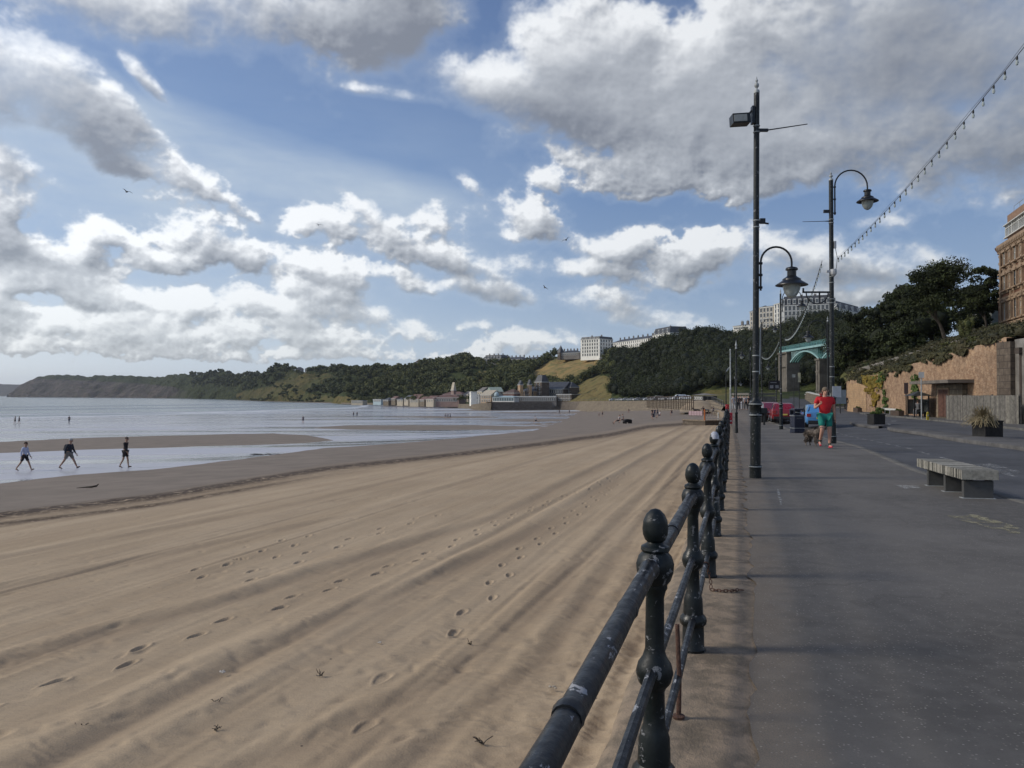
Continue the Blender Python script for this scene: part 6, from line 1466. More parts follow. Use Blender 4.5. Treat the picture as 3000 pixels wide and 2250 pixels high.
# yellow hydrant marker
p=gp(2718,1230,.02); r=root('marker_post',p,0,'small yellow marker post on the far kerb below the kiosk','marker post'); mb=MB(); mb.box((0,0,.2),(.14,.08,.42)); mb.ell((0,0,.45),(.09,.06,.10)); mb.build('post',mat('yellow_plastic',(.45,.36,.04),.5),r)
mb=MB(); mb.box((0,-.045,.30),(.10,.01,.10)); mb.build('number_plate',M_band,r)
# white planter boards by the wall
p=gp(2600,1212,.02); r=root('barrier',p,R(76),'low white and grey board barrier along the foot of the brick wall','barrier'); mb=MB(); mb.box((-.3,0,.42),(6.0,.06,.18)); mb.build('board',M_frame,r)
for x in(-3,-1,1,2.5): mb=MB(); mb.box((x,0,.25),(.08,.08,.5)); mb.build('leg',M_band,r)
shrub(2588,1214,72,50,50,'leafy green bush growing at the foot of the wall beside the white board barrier',91,m=M_ivyG,z=zg(72))
# ---------------------------------------------------------------- people
def skinmesh(V,Ed,Rd,rt=0,sub=1,n=None):
    me=bpy.data.meshes.new('tmp'); me.from_pydata([tuple(v) for v in V],Ed,[]); o=bpy.data.objects.new('tmp',me); COL.objects.link(o)
    m=o.modifiers.new('s','SKIN'); sv=me.skin_vertices[0].data
    for i,r in enumerate(Rd): sv[i].radius=(r if hasattr(r,'__len__') else (r,r)); sv[i].use_root=(i==rt)
    m.use_smooth_shade=True
    if sub: q=o.modifiers.new('u','SUBSURF'); q.levels=sub; q.render_levels=sub
    dg=bpy.context.evaluated_depsgraph_get(); dg.update(); out=bpy.data.meshes.new_from_object(o.evaluated_get(dg)); bpy.data.objects.remove(o); bpy.data.meshes.remove(me); return out
def put(me,name,m,parent):
    me.materials.clear(); me.materials.append(m); me.name=name; o=bpy.data.objects.new(name,me); COL.objects.link(o); o.parent=parent; 
    for p in me.polygons: p.use_smooth=True
    return o
M_skin=mat('skin',(.42,.25,.18),.6,var=.08); M_skin2=mat('tanned_skin',(.30,.18,.125),.6,var=.08)
def cloth(c): return mat('cloth_%02x%02x%02x'%tuple(int(q*255) for q in c),c,.85,var=.12,scale=9)
def rotx(v,a): return Vector((v.x,v.y*math.cos(a)-v.z*math.sin(a),v.y*math.sin(a)+v.z*math.cos(a)))
def joints(H,legs,arms,lean=0,build=1.0):
    k=H/1.75; J={}
    pel=Vector((0,0,.93*k)); up=rotx(Vector((0,0,1)),-lean)      # lean forward = towards +Y
    J['pel']=pel; J['waist']=pel+up*.14*k; J['chest']=pel+up*.36*k; J['neck']=pel+up*.53*k+Vector((0,.01,0)); J['headb']=pel+up*.60*k+Vector((0,.02,0)); J['head']=pel+up*.70*k+Vector((0,.035,0)); J['top']=pel+up*.785*k+Vector((0,.02,0))
    for s,sd in ((-1,'L'),(1,'R')):
        th,kn=legs[0 if s<0 else 1][:2]
        hip=pel+Vector((s*.095*k*build,0,-.03)); d=rotx(Vector((s*.02,0,-1)),th); knee=hip+d*.43*k; d2=rotx(Vector((0,0,-1)),th-kn); ank=knee+d2*.42*k
        ft=rotx(Vector((0,1,0)),(th-kn)*.6 if th-kn<0 else th-kn+.15); J['hip'+sd]=hip; J['knee'+sd]=knee; J['ank'+sd]=ank; J['toe'+sd]=ank+Vector((s*.02,0,-.055*k))+ft*.17*k; J['heel'+sd]=ank+Vector((0,-.03*k,-.05*k))
        ap,ef,out=arms[0 if s<0 else 1]
        sh=J['chest']+Vector((s*.185*k*build,0,.12*k)); d=rotx(Vector((s*math.sin(out),0,-math.cos(out))),ap); el=sh+d*.30*k; d2=rotx(Vector((s*math.sin(out)*.3-(.35*s if ef>1.2 else 0),0,-1)),ap+ef).normalized(); wr=el+d2*.26*k; J['sh'+sd]=sh; J['el'+sd]=el; J['wr'+sd]=wr; J['hand'+sd]=wr+d2*.08*k; J['hd'+sd]=d2
    lo=min(J['toeL'].z,J['toeR'].z,J['ankL'].z-.07*k,J['ankR'].z-.07*k)-.02*k
    for q in J: J[q]=J[q]-Vector((0,0,lo))
    return J,k
def person(loc,rz,label,H=1.75,legs=((.3,.1),(-.3,.35)),arms=((-.3,.2,.12),(.3,.2,.12)),lean=.05,top=(.5,.02,.02),bottom=(.02,.2,.16),shorts=True,sleeve='short',shoes=(.05,.05,.05),hair=(.12,.09,.06),skin=None,build=1.0,detail=1,bag=None,hairlen=0,group=None,white_trim=False,seated=False,socks=None):
    J,k=joints(H,legs,arms,lean,build); r=root('person',loc,rz,label,'person',group); sk=skin or M_skin; b=build
    N=['pel','waist','chest','neck','headb','head','top']; V=[J[n] for n in N]; Ed=[(i,i+1) for i in range(6)]; Rd=[(.135*b*k,.105*b*k),(.125*b*k,.095*b*k),(.15*b*k,.105*b*k),.052*k,(.062*k,.068*k),(.078*k,.095*k),(.05*k,.06*k)]
    def chain(st,names,rs):
        pv=st
        for n,q in zip(names,rs): V.append(J[n]); Rd.append(q*k); Ed.append((pv,len(V)-1)); pv=len(V)-1
    for sd in 'LR':
        chain(0,['hip'+sd,'knee'+sd,'ank'+sd,'toe'+sd],[.078*b,.055*b,.036,.032]); chain(2,['sh'+sd,'el'+sd,'wr'+sd,'hand'+sd],[.056*b,.042*b,.027,.033])
    me=skinmesh(V,Ed,Rd,0,1)
    bm=bmesh.new(); bm.from_mesh(me); mb=MB()
    hd=J['head']; mb.ell(hd+Vector((0,.10*k,-.005)),(.013*k,.022*k,.024*k),8,6)
    for s in(-1,1): mb.ell(hd+Vector((s*.082*k,0,0)),(.012*k,.022*k,.032*k),6,5)
    mb.ell(hd+Vector((0,.078*k,-.058*k)),(.035*k,.022*k,.03*k),8,6)
    if detail:
        for sd,s in (('L',-1),('R',1)):
            h=J['hand'+sd]; d=J['hd'+sd].normalized(); sx_=Vector((0,1,0)) if abs(d.y)<.7 else Vector((0,0,1)); sx_=(sx_-d*sx_.dot(d)).normalized(); nn=d.cross(sx_)
            for f in range(4):
                L=(.062,.072,.068,.052)[f]*k; p0=h+d*.015+sx_*((f-1.5)*.017*k); mb.tube([p0,p0+d*L*.5+nn*.004*s,p0+d*L+nn*.022*s],[.0085*k,.008*k,.006*k],6)
            p0=h-d*.03+sx_*.03*k; mb.tube([p0,p0+sx_*.02*k+d*.02,p0+sx_*.03*k+d*.055*k],[.0105*k,.0095*k,.007*k],6)
    t=bpy.data.meshes.new('t'); t.from_pydata(mb.v,[],mb.f); bm.from_mesh(t); bm.to_mesh(me); bm.free(); bpy.data.meshes.remove(t)
    put(me,'body',sk,r)
    if detail:
        mb=MB(); 
        for s in(-1,1): mb.ell(hd+Vector((s*.032*k,.083*k,.022*k)),(.012*k,.008*k,.007*k),8,5)
        mb.box(hd+Vector((0,.096*k,-.045*k)),(.04*k,.008,.008*k)); mb.build('face_feature',cloth((.06,.03,.03)),r)
    # shirt
    e=1.12; cv=[J['pel']+Vector((0,0,-.07)),J['waist'],J['chest'],J['chest'].lerp(J['neck'],.90)]; ce=[(0,1),(1,2),(2,3)]; cr=[(.150*b*k,.122*b*k),(.145*b*k,.118*b*k),(.165*b*k,.122*b*k),(.092*k,.082*k)]
    for sd in 'LR':
        cv.append(J['sh'+sd]); cr.append(.070*b*k); ce.append((2,len(cv)-1)); el=J['el'+sd]
        if sleeve=='short': cv.append(J['sh'+sd].lerp(el,.62)); cr.append(.066*b*k); ce.append((len(cv)-2,len(cv)-1))
        else: cv.append(el); cr.append(.056*b*k); ce.append((len(cv)-2,len(cv)-1)); cv.append(el.lerp(J['wr'+sd],.9)); cr.append(.040*b*k); ce.append((len(cv)-2,len(cv)-1))
    put(skinmesh(cv,ce,cr,0,1),'shirt',cloth(top),r)
    # shorts or trousers
    cv=[J['pel']+Vector((0,0,.03))]; cr=[(.142*b*k,.118*b*k)]; ce=[]
    for sd in 'LR':
        cv.append(J['hip'+sd]); cr.append(.098*b*k); ce.append((0,len(cv)-1)); kn=J['knee'+sd]
        cv.append(J['hip'+sd].lerp(kn,.80 if shorts else 1)); cr.append((.086 if shorts else .070)*b*k); ce.append((len(cv)-2,len(cv)-1))
        if not shorts: cv.append(kn.lerp(J['ank'+sd],.95)); cr.append(.052*k); ce.append((len(cv)-2,len(cv)-1))
    so_=put(skinmesh(cv,ce,cr,0,1),'shorts' if shorts else 'trousers',cloth(bottom),r)
    for sd in 'LR':
        put(skinmesh([J['heel'+sd],J['ank'+sd]+Vector((0,.01,-.035*k)),J['toe'+sd]+Vector((0,.015,0))],[(0,1),(1,2)],[.031*k,.037*k,.031*k],1,1),'shoe',cloth(shoes),r)
        if socks: put(skinmesh([J['ank'+sd]+Vector((0,0,-.02)),J['ank'+sd].lerp(J['knee'+sd],.22)],[(0,1)],[.042*k,.046*k],0,1),'sock',cloth(socks),r)
    mb=MB(); mb.ell(J['head']+Vector((0,-.018*k,.042*k)),(.088*k,.100*k,.082*k),12,8)
    if hairlen: mb.ell(J['head']+Vector((0,-.085*k,.03*k)),(.045*k,.05*k,.05*k),8,6)
    mb.build('hair',cloth(hair),r,smooth=True)
    if bag:
        c=J['chest']+Vector((0,-.20*k,-.08*k)); mb=MB(); mb.ell(c,(.15*k,.11*k,.22*k),10,8); mb.ell(c+Vector((0,-.08*k,-.07*k)),(.11*k,.06*k,.10*k),8,6); bg=mb.build('backpack',cloth(bag),r,smooth=True)
    if white_trim:
        for sd in 'LR':
            a=J['hip'+sd].lerp(J['knee'+sd],.80); put(skinmesh([a,a.lerp(J['knee'+sd],.10)],[(0,1)],[.095*b*k,.093*b*k],0,1),'shorts_hem',cloth((.5,.5,.5)),r)
    return r
WALKR=R(-90)     # facing +X (to the right)
# jogger coming towards the camera
person(gp(2417,1314),R(180)-.10,'man in red t-shirt and green shorts jogging along the promenade towards the viewer',H=1.80,legs=((.12,.12),(.35,1.0)),arms=((-.2,.25,.20),(.20,1.85,.30)),lean=.04,top=(.50,.012,.018),bottom=(.010,.19,.15),shoes=(.62,.05,.08),hair=(.16,.12,.08),skin=mat('ruddy_skin',(.50,.27,.19),.6,var=.08),build=1.13,white_trim=True,socks=(.02,.05,.04))
person(gb(72,1380),WALKR,'woman in pale blue top and black shorts walking on the wet sand, leftmost of three',H=1.66,legs=((.45,.10),(-.42,.25)),arms=((.15,.35,.10),(-.3,.3,.10)),lean=.06,top=(.42,.46,.60),bottom=(.015,.015,.02),sleeve='long',shoes=(.25,.2,.18),hair=(.05,.03,.02),skin=M_skin2,hairlen=1)
person(gb(202,1374),WALKR,'man in dark navy jacket and grey shorts with a backpack striding on the wet sand',H=1.80,legs=((.50,.05),(-.50,.15)),arms=((.25,.3,.08),(-.35,.25,.08)),lean=.10,top=(.012,.018,.030),bottom=(.16,.15,.14),sleeve='long',shoes=(.02,.02,.025),hair=(.35,.33,.31),skin=M_skin2,bag=(.012,.016,.025),build=1.1)
person(gb(367,1371),WALKR,'man in black top and black shorts walking on the wet sand, rightmost of three',H=1.74,legs=((.20,.10),(-.15,.35)),arms=((-.25,.25,.08),(.2,.3,.08)),lean=.07,top=(.014,.012,.014),bottom=(.02,.015,.018),sleeve='long',shoes=(.02,.02,.02),hair=(.12,.09,.07),skin=M_skin2)
bl=(.02,.02,.025); gy=(.14,.14,.15); wh=(.45,.45,.47); nv=(.02,.03,.07); rd=(.35,.04,.04)
def fig(px,py,label,rz=0.0,onb=True,Y=None,top=bl,bottom=nv,H=1.72,legs=((.18,.1),(-.18,.2)),arms=((-.2,.2,.1),(.2,.2,.1)),**k):
    loc=gb(px,py) if onb else (kb(px,Y)); return person(loc,rz,label,H=H,top=top,bottom=bottom,detail=0,legs=legs,arms=arms,**k)
fig(44,1242,'dark figure wading in the shallows, left one of the far pair',WALKR,top=gy)
fig(56,1242,'dark figure wading in the shallows, right one of the far pair',WALKR)
fig(202.5,1240,'lone dark figure standing in the shallows beyond the walking man with the backpack',0.3,shorts=False,arms=((.1,.2,.1),(.1,.2,.1)))
fig(888,1240,'lone figure on the wet sand flats in the middle of the bay',0.2,H=1.5,top=nv)
fig(1036,1221,'left one of two dark figures side by side far out on the wet flats',0.2,shorts=False)
fig(1046,1221,'right one of two dark figures side by side far out on the wet flats',-.2,shorts=False)
for i,px in enumerate((1305,1312,1319)): fig(px,1228,['leftmost of three pale figures near the dark sandbar','middle one of three pale figures near the dark sandbar','rightmost of three pale figures near the dark sandbar'][i],.4*i,top=(.3,.3,.32),bottom=(.2,.2,.22),H=1.6)
fig(1570,1242,'runner in white top and dark shorts crossing the wet sand',R(90),top=(.42,.42,.45),bottom=bl,legs=((.75,.25),(-.65,.9)),arms=((-.8,1.2,.3),(.8,1.2,.3)),lean=.2)
fig(1639,1212,'tiny dark figure standing before the spa sea wall, left of a second one',0,shorts=False); fig(1668,1212,'tiny dark figure standing before the right end of the spa sea wall',0.5,shorts=False)
fig(1755,1221,'small crouched child on the damp sand beside an adult',0.5,H=1.1,top=(.08,.05,.04)); fig(1765,1221,'adult in pale top standing beside a child on the damp sand',0.2,top=(.35,.28,.22),bottom=bl)
SIT=((1.5,1.7),(1.45,1.5))
fig(1812,1243,'person in white top sitting on the sand beside a black buggy',R(90),top=wh,bottom=bl,legs=((1.5,.6),(1.4,.9)),arms=((.5,.5,.2),(-.4,.2,.2)),lean=-.3)
fig(1826,1240,'second person sitting close behind the black buggy',R(80),top=gy,bottom=bl,legs=((1.5,1.2),(1.4,1.0)),lean=.1)
fig(1843,1209,'dark figure sitting on the upper beach below the sea wall',0.5,legs=((1.5,1.7),(1.4,1.6)),lean=.3); 
fig(1911,1222,'leftmost dark standing figure of the group near the top of the beach',.2,shorts=False); fig(1918,1221,'middle dark standing figure of the group near the top of the beach',-.3,top=nv,shorts=False); fig(1926,1220,'right standing figure in grey of the group near the top of the beach',.5,top=gy,shorts=False)
fig(1915,1230,'dark figure crouching in front of the three standing ones',R(40),legs=((1.7,2.2),(1.3,2.0)),lean=.5,top=bl); fig(1933,1225,'figure sitting on the sand right of the standing group',R(90),top=wh,legs=((1.5,1.0),(1.4,1.3)),lean=-.1)
fig(1968,1217,'lone dark figure seated between the standing group and the donkeys',.4,legs=((1.5,1.7),(1.4,1.6)),lean=.2)
# black buggy
r=root('beach_buggy',gb(1838,1241),R(20),'black folding beach cart parked on the sand beside the sitting people','cart'); r.scale=(.8,.8,.62); mb=MB(); mb.box((0,0,.55),(1.5,.7,.5)); mb.prism([(-.7,.8),(.7,.8),(.6,.95),(-.2,1.05)],-.33,.33); mb.build('body',cloth((.012,.012,.014)),r,bevel=.05)
for x in(-.5,.5):
    for y in(-.36,.36): mb=MB(); mb.prism([(x+.22*math.cos(t),.22+.22*math.sin(t)) for t in [q*math.pi/6 for q in range(12)]],y-.04,y+.04); mb.build('wheel',M_black,r)
mb=MB(); mb.tube([(.7,-.3,.7),(1.05,-.3,1.1),(1.05,.3,1.1),(.7,.3,.7)],.02,5); mb.build('handle',M_band,r)
# people on the far promenade
cr=[(2149,90,'person in white dress walking by the railing at the far end of the promenade',wh,wh),(2163,88,'person in black standing left of the white-shirted pair',bl,bl),(2170,90,'person in dark top and white trousers in the far promenade group',bl,wh),(2178,92,'person in white shirt, left one of the two white shirts on the promenade',wh,gy),(2185,91,'person in pale grey shirt beside the white-shirted one on the promenade',(.36,.36,.38),bl),(2194,89,'person in dark clothes at the right edge of the far promenade group',bl,bl)]
for px,Yv,lb,a,b_ in cr: fig(px,0,lb,R(px*7%60-30),onb=False,Y=Yv,top=a,bottom=b_,shorts=False)
q=gp(2478,1205,.02); person(q,R(150),'person in dark clothes walking beside the far corner of the brick wall',H=1.75,top=bl,bottom=bl,shorts=False,sleeve='long',detail=0)
q=gp(2696,1221,.02); person(q+Vector((0,.3,0)),R(120),'person in grey sitting inside the bus shelter',H=1.7,top=gy,bottom=gy,shorts=False,sleeve='long',detail=0,legs=((1.45,1.5),(1.4,1.5)))
q=gp(2425,1185); person(at(2406,1183,105),R(170),'person in red standing on the pavement just behind the jogger',H=1.7,top=rd,bottom=bl,shorts=False,detail=0)
# ---------------------------------------------------------------- dog and donkeys
def quad(name,loc,rz,label,cat,L,Hs,col,legc,group=None,ear=.1,fur=False,headup=.25,sc=1):
    """L body length, Hs shoulder height; faces +Y"""
    r=root(name,loc,rz,label,cat,group); z=Hs; V=[];Rd=[];Ed=[]
    def a(p,q,pv=None):
        V.append(Vector(p)); Rd.append(q)
        if pv is not None: Ed.append((pv,len(V)-1))
        return len(V)-1
    w=L*.15
    ru=a((0,-L*.45,z*.86),(L*.13,L*.13)); mi=a((0,-L*.05,z*.80),(L*.14,L*.155),ru); ch=a((0,L*.32,z*.80),(L*.15,L*.19),mi); ne=a((0,L*.50,z*1.0),L*.10,ch); he=a((0,L*.62,z*(1.0+headup)),L*.095,ne); mu=a((0,L*.84,z*(.92+headup)),L*.05,he)
    ta=a((0,-L*.58,z*.85),L*.035,ru); a((0,-L*.72,z*.62),L*.03,ta)
    for s in(-1,1):
        e=a((s*w*.8,L*.32,z*.55),L*.065,ch); kn=a((s*w*.8,L*.35,z*.30),L*.042,e); f=a((s*w*.8,L*.33,z*.04),L*.036,kn); a((s*w*.8,L*.39,z*.03),L*.035,f)
        h=a((s*w*.8,-L*.38,z*.58),L*.085,ru); kk=a((s*w*.8,-L*.34,z*.46),L*.05,h); ho=a((s*w*.8,-L*.50,z*.28),L*.035,kk); f=a((s*w*.8,-L*.46,z*.04),L*.034,ho); a((s*w*.8,-L*.40,z*.03),L*.034,f)
    me=skinmesh(V,Ed,Rd,1,1); put(me,'body',col,r)
    mb=MB()
    for s in(-1,1): mb.ell(V[he]+Vector((s*L*.06,-L*.02,L*.10)),(L*.025,L*.02,L*ear),6,5,rot=Matrix.Rotation(s*.3,3,'Y'))
    mb.build('ear',col,r,smooth=True)
    if fur:
        rg=np.random.default_rng(3); n=3800; vs=np.array([v.co[:] for v in me.vertices]); ns=np.array([v.normal[:] for v in me.vertices]); ix=rg.integers(0,len(vs),n); ok=vs[ix][:,2]>z*.22; ix=ix[ok]; n=len(ix)
        P=vs[ix]+rg.normal(size=(n,3))*.015; d=ns[ix]+rg.normal(size=(n,3))*.5+np.array([0,0,-.6]); d/=np.linalg.norm(d,axis=1)[:,None]; sd_=np.cross(d,rg.normal(size=(n,3))); sd_/=np.linalg.norm(sd_,axis=1)[:,None]
        Lh=rg.uniform(.03,.06,(n,1)); W=np.stack([P-sd_*.007,P+sd_*.007,P+d*Lh+sd_*.002,P+d*Lh-sd_*.002],1).reshape(-1,3); o=npmesh('fur',W,np.arange(n*4).reshape(-1,4),col); o.parent=r
    return r
quad('dog',gp(2393,1308)+Vector((0,.25,0)),R(180)+.25,'shaggy grey-brown dog trotting at the jogger\'s side','dog',.62,.52,mat('grey_brown_fur',(.13,.105,.085),.95,var=.4,scale=9),None,fur=True,headup=.18)
dk=mat('donkey_coat',(.035,.030,.028),.95,var=.3); dk2=mat('donkey_grey_coat',(.10,.09,.08),.95,var=.3)
for i,(px,py,rz,lb) in enumerate([(2040,1213,70,'dark donkey at the left end of the donkey group'),(2054,1212,200,'dark donkey standing second from left with its back to us'),(2069,1213,100,'grey donkey in the middle of the donkey group'),(2083,1211,250,'dark donkey right of the grey donkey'),(2097,1212,60,'dark donkey at the right end of the donkey group, near the promenade')]):
    quad('donkey',gb(px,py),R(rz),lb,'donkey',1.35,1.12,dk2 if i==2 else dk,None,group='donkeys waiting on the sand',ear=.13,headup=.15)
fig(2061,1214,'donkey handler in dark clothes among the donkeys',.3,top=bl,shorts=False); fig(2090,1214,'donkey handler in grey between the right-hand donkeys',.3,top=gy,shorts=False)
# pink windbreak, timber fence line and posts on the upper beach
def lowfence(name,a,b,h,n,m,label,cat,rails=2,pw=.08):
    r=root(name,(0,0,0),0,label,cat)
    for k in range(n): p=a.lerp(b,k/(n-1)); mb=MB(); mb.box((p.x,p.y,p.z+h/2-.1),(pw,pw,h+.2)); mb.build('post',m,r)
    for k in range(rails): mb=MB(); z=h*(.95-.45*k); mb.tube([a+Vector((0,0,z)),b+Vector((0,0,z))],pw*.4,4); mb.build('rail',m,r)
    return r
a=gb(2018,1219);b_=gb(2058,1219); r=lowfence('windbreak',a,b_,1.0,6,M_pink,'low pinkish windbreak panel in front of the donkeys','windbreak'); mb=MB(); d=b_-a; mb.box(((a.x+b_.x)/2,(a.y+b_.y)/2,(a.z+b_.z)/2+.55),(d.length,.04,.8),rz=math.atan2(d.y,d.x)); mb.build('panel',mat('faded_pink_canvas',(.38,.27,.29),.9),r)
lowfence('pen_rail',gb(2060,1219),gb(2108,1216),.8,7,M_pink,'low pink rail in front of the right-hand donkeys','rail')
lowfence('beach_fence',at(1896,1192,190),at(2032,1199,150),2.6,30,mat('brown_timber',(.09,.06,.04),.9,var=.3),'tall brown post and rail fence across the upper beach below the sea wall','fence',2,.14)
# concrete block with barrier on the sand
a=gb(2066,1247); b_=gb(2110,1246); d=b_-a; r=root('concrete_slipway',a,math.atan2(d.y,d.x),'dark concrete block on the sand beside the promenade wall','concrete block'); hblk=13*a.y/F; mb=MB(); mb.box((d.length/2,2.0,hblk/2-.1),(d.length,4,hblk+.2)); mb.build('block',M_darkstone,r,uv=True)
mb=MB(); mb.box((d.length/2,2.0,hblk+.04),(d.length+.1,4.1,.1)); mb.build('coping',M_conc,r)
r=root('barrier',a+Vector((0,0,hblk+.09)),math.atan2(d.y,d.x),'orange and white barrier standing on the concrete block','barrier'); mb=MB(); mb.box((.1,.2,.62),(.14,.1,1.25)); mb.build('orange_post',mat('orange_plastic',(.45,.12,.02),.6),r); mb=MB(); mb.box((d.length-.1,.2,.45),(.08,.08,.9)); mb.build('end_post',M_frame,r); mb=MB(); mb.box((d.length/2,.2,.18),(d.length-.2,.04,.06)); mb.box((d.length/2,.2,1.2),(d.length-.2,.04,.05)); mb.build('rail',M_frame,r)
# ---------------------------------------------------------------- cars
def car(loc,rz,label,col,H=1.48,L=4.0,W=1.74,group=None,kind='hatch',plate=(.55,.42,.05),low=False):
    """front towards +Y"""
    r=root('parked_car',loc,rz,label,'car',group); M=mat('car_paint_%02x%02x%02x'%tuple(int(q*255) for q in col),col,.25,var=.05,coat=.25,scale=.5)
    w=W/2
    if kind=='hatch': st=[(-.50,.45,.72,.74,.88),(-.485,.28,.90,.98,.95),(-.44,.22,.96,1.05,1),(-.36,.22,.97,H*.93,1),(-.22,.22,.96,H,1),(.0,.22,.95,H*.995,1),(.12,.22,.94,H*.92,1),(.27,.22,.92,.98,1),(.40,.22,.84,.88,.98),(.47,.25,.72,.76,.92),(.50,.42,.60,.62,.85)]
    else: st=[(-.50,.4,1.1,1.15,.93),(-.49,.25,1.2,H*.95,.97),(-.40,.22,1.2,H,1),(.10,.22,1.2,H,1),(.22,.22,1.15,H*.93,1),(.34,.22,1.05,1.15,1),(.46,.25,.85,.95,.95),(.50,.4,.65,.70,.88)]
    V=[];n=len(st)
    for t,zl,zb_,zt_,ws in st:
        y=t*L; ww=w*ws; rt=.74 if zt_-zb_>.25 else .93
        for s,hh in ((-.86,zl),(-1,zl+.12),(-1.0,(zl+zb_)/2+.05),(-.965,zb_),(-rt,zt_-.03),(-rt*.7,zt_),(rt*.7,zt_),(rt,zt_-.03),(.965,zb_),(1.0,(zl+zb_)/2+.05),(1,zl+.12),(.86,zl)): V.append((s*ww,y,hh))
    k=12; fs=[(i*k+j,i*k+(j+1)%k,(i+1)*k+(j+1)%k,(i+1)*k+j) for i in range(n-1) for j in range(k)]+[tuple(range(k)),tuple(range((n-1)*k,n*k))]
    mb=MB(); mb.add(V,fs); body=mb.build('body',M,r,smooth=True)
    if low: 
        pass
    g=M_pane; 
    def quadw(nm,idx,off):
        P=[Vector(V[i]) for i in idx]; c=sum(P,Vector())/len(P); nrm=(P[1]-P[0]).cross(P[2]-P[0]).normalized(); 
        if nrm.dot(off)<0: nrm=-nrm
        P=[c+(p-c)*.90+nrm*.014 for p in P]; m_=MB(); m_.add(P,[tuple(range(len(P)))]); return m_.build(nm,g,r)
    if kind=='hatch':
        quadw('rear_window',[2*k+4,2*k+7,3*k+7,3*k+4],Vector((0,-1,.3))); quadw('windscreen',[7*k+4,7*k+7,6*k+7,6*k+4],Vector((0,1,.5)))
        for a_,b__,ox in ((3,4,-1),(8,7,1)):
            quadw('side_window',[3*k+a_,5*k+a_,5*k+b__,3*k+b__],Vector((ox,0,0))); quadw('side_window',[5*k+a_,7*k+a_,6*k+b__,5*k+b__],Vector((ox,0,0)))
    else:
        quadw('windscreen',[5*k+4,5*k+7,4*k+7,4*k+4],Vector((0,1,.5))); quadw('rear_window',[0*k+3,0*k+8,1*k+7,1*k+4],Vector((0,-1,.1)))
        for a_,b__,ox in ((3,4,-1),(8,7,1)): quadw('side_window',[3*k+a_,5*k+a_,4*k+b__,3*k+b__],Vector((ox,0,0)))
    for s in(-1,1):
        mb=MB(); mb.box((s*w*.80,-L*.493,.80),(.26,.10,.20)); mb.build('tail_light',mat('tail_light_red',(.30,.01,.01),.2),r,bevel=.02)
        mb=MB(); mb.ell((s*w*.72,L*.468,.64),(.17,.10,.09),10,6); mb.build('headlight',mat('headlight_glass',(.55,.57,.60),.1,spec=.9),r,smooth=True)
        mb=MB(); mb.ell((s*(w+.08),L*.13,.98),(.09,.05,.07),8,6); mb.build('wing_mirror',M,r,smooth=True)
        for y in(-.31*L,.33*L):
            mb=MB(); x=s*(w-.10); mb.prism([(y+.31*math.cos(t),.31+.31*math.sin(t)) for t in [q*math.pi/10 for q in range(20)]],x-.10,x+.115,axis='x'); wl=mb.build('wheel',M_black,r)
            mb=MB(); mb.prism([(y+.20*math.cos(t),.31+.20*math.sin(t)) for t in [q*math.pi/8 for q in range(16)]],x+s*.10,x+s*.125,axis='x'); mb.build('rim',mat('alloy',(.35,.36,.38),.35,metal=.6),wl)
    mb=MB(); mb.box((0,-L*.503,.62),(.50,.012,.11)); mb.build('number_plate',mat('rear_plate_yellow',(.50,.40,.08),.5),r)
    mb=MB(); mb.box((0,L*.505,.45),(.50,.012,.11)); mb.build('number_plate',M_white,r)
    mb=MB(); mb.box((0,-L*.492,.36),(W*.86,.10,.22)); mb.build('bumper',mat('dark_bumper',(.015,.015,.016),.6),r,bevel=.03)
    return r
RD=-math.atan2(.27,1)
car(gp(2391,1250),RD+.02,'light blue hatchback parked tail towards us behind the jogger',(.07,.22,.46))
car(gp(2291,1236),RD,'red hatchback parked tail towards us behind the third lamp column',(.20,.005,.010))
car(gp(2256,1230),RD+math.pi+.25,'red car facing us just beyond the red hatchback',(.15,.010,.015))
car(at(2239,1187,178),RD+.5,'small black car on the rising road right of the nearest lamp column',(.012,.012,.014))
car(at(2226,1181,190),RD+.3,'grey car on the rising road just beyond the small black car',(.10,.11,.12))
cols=[(.62,.63,.64),(.60,.6,.6),(.10,.11,.12),(.62,.63,.64),(.3,.31,.33),(.6,.6,.6),(.55,.05,.05)]
pxs=[1790,1808,1826,1843,1862,1878,1893,1907,1922,1938,1953,1968,1985,2004]
nm2=['white','silver','dark grey','pale grey']
for i,px in enumerate(pxs):
    a=np.array(SW); Yv=float(np.interp(-px,-a[:,0],a[:,2])); py=float(np.interp(-px,-a[:,0],a[:,1])); c=[(.62,.63,.64),(.36,.37,.38),(.06,.065,.07),(.48,.48,.47)][[0,3,0,1,0,2,0,0,1,0,3,0,0,0][i]]
    p=at(px,py,Yv)+Vector((1.5,4.5,.05)); van=i in(8,12)
    car(p,R(70 if i%2 else 95),'%s parked on the sea wall road'%({0:'white van',1:'white or silver car'}[0 if van else 1]),c,H=1.95 if van else 1.5,L=4.6 if van else 4.0,kind='van' if van else 'hatch',group='vans parked along the sea wall road' if van else 'cars parked along the sea wall road')
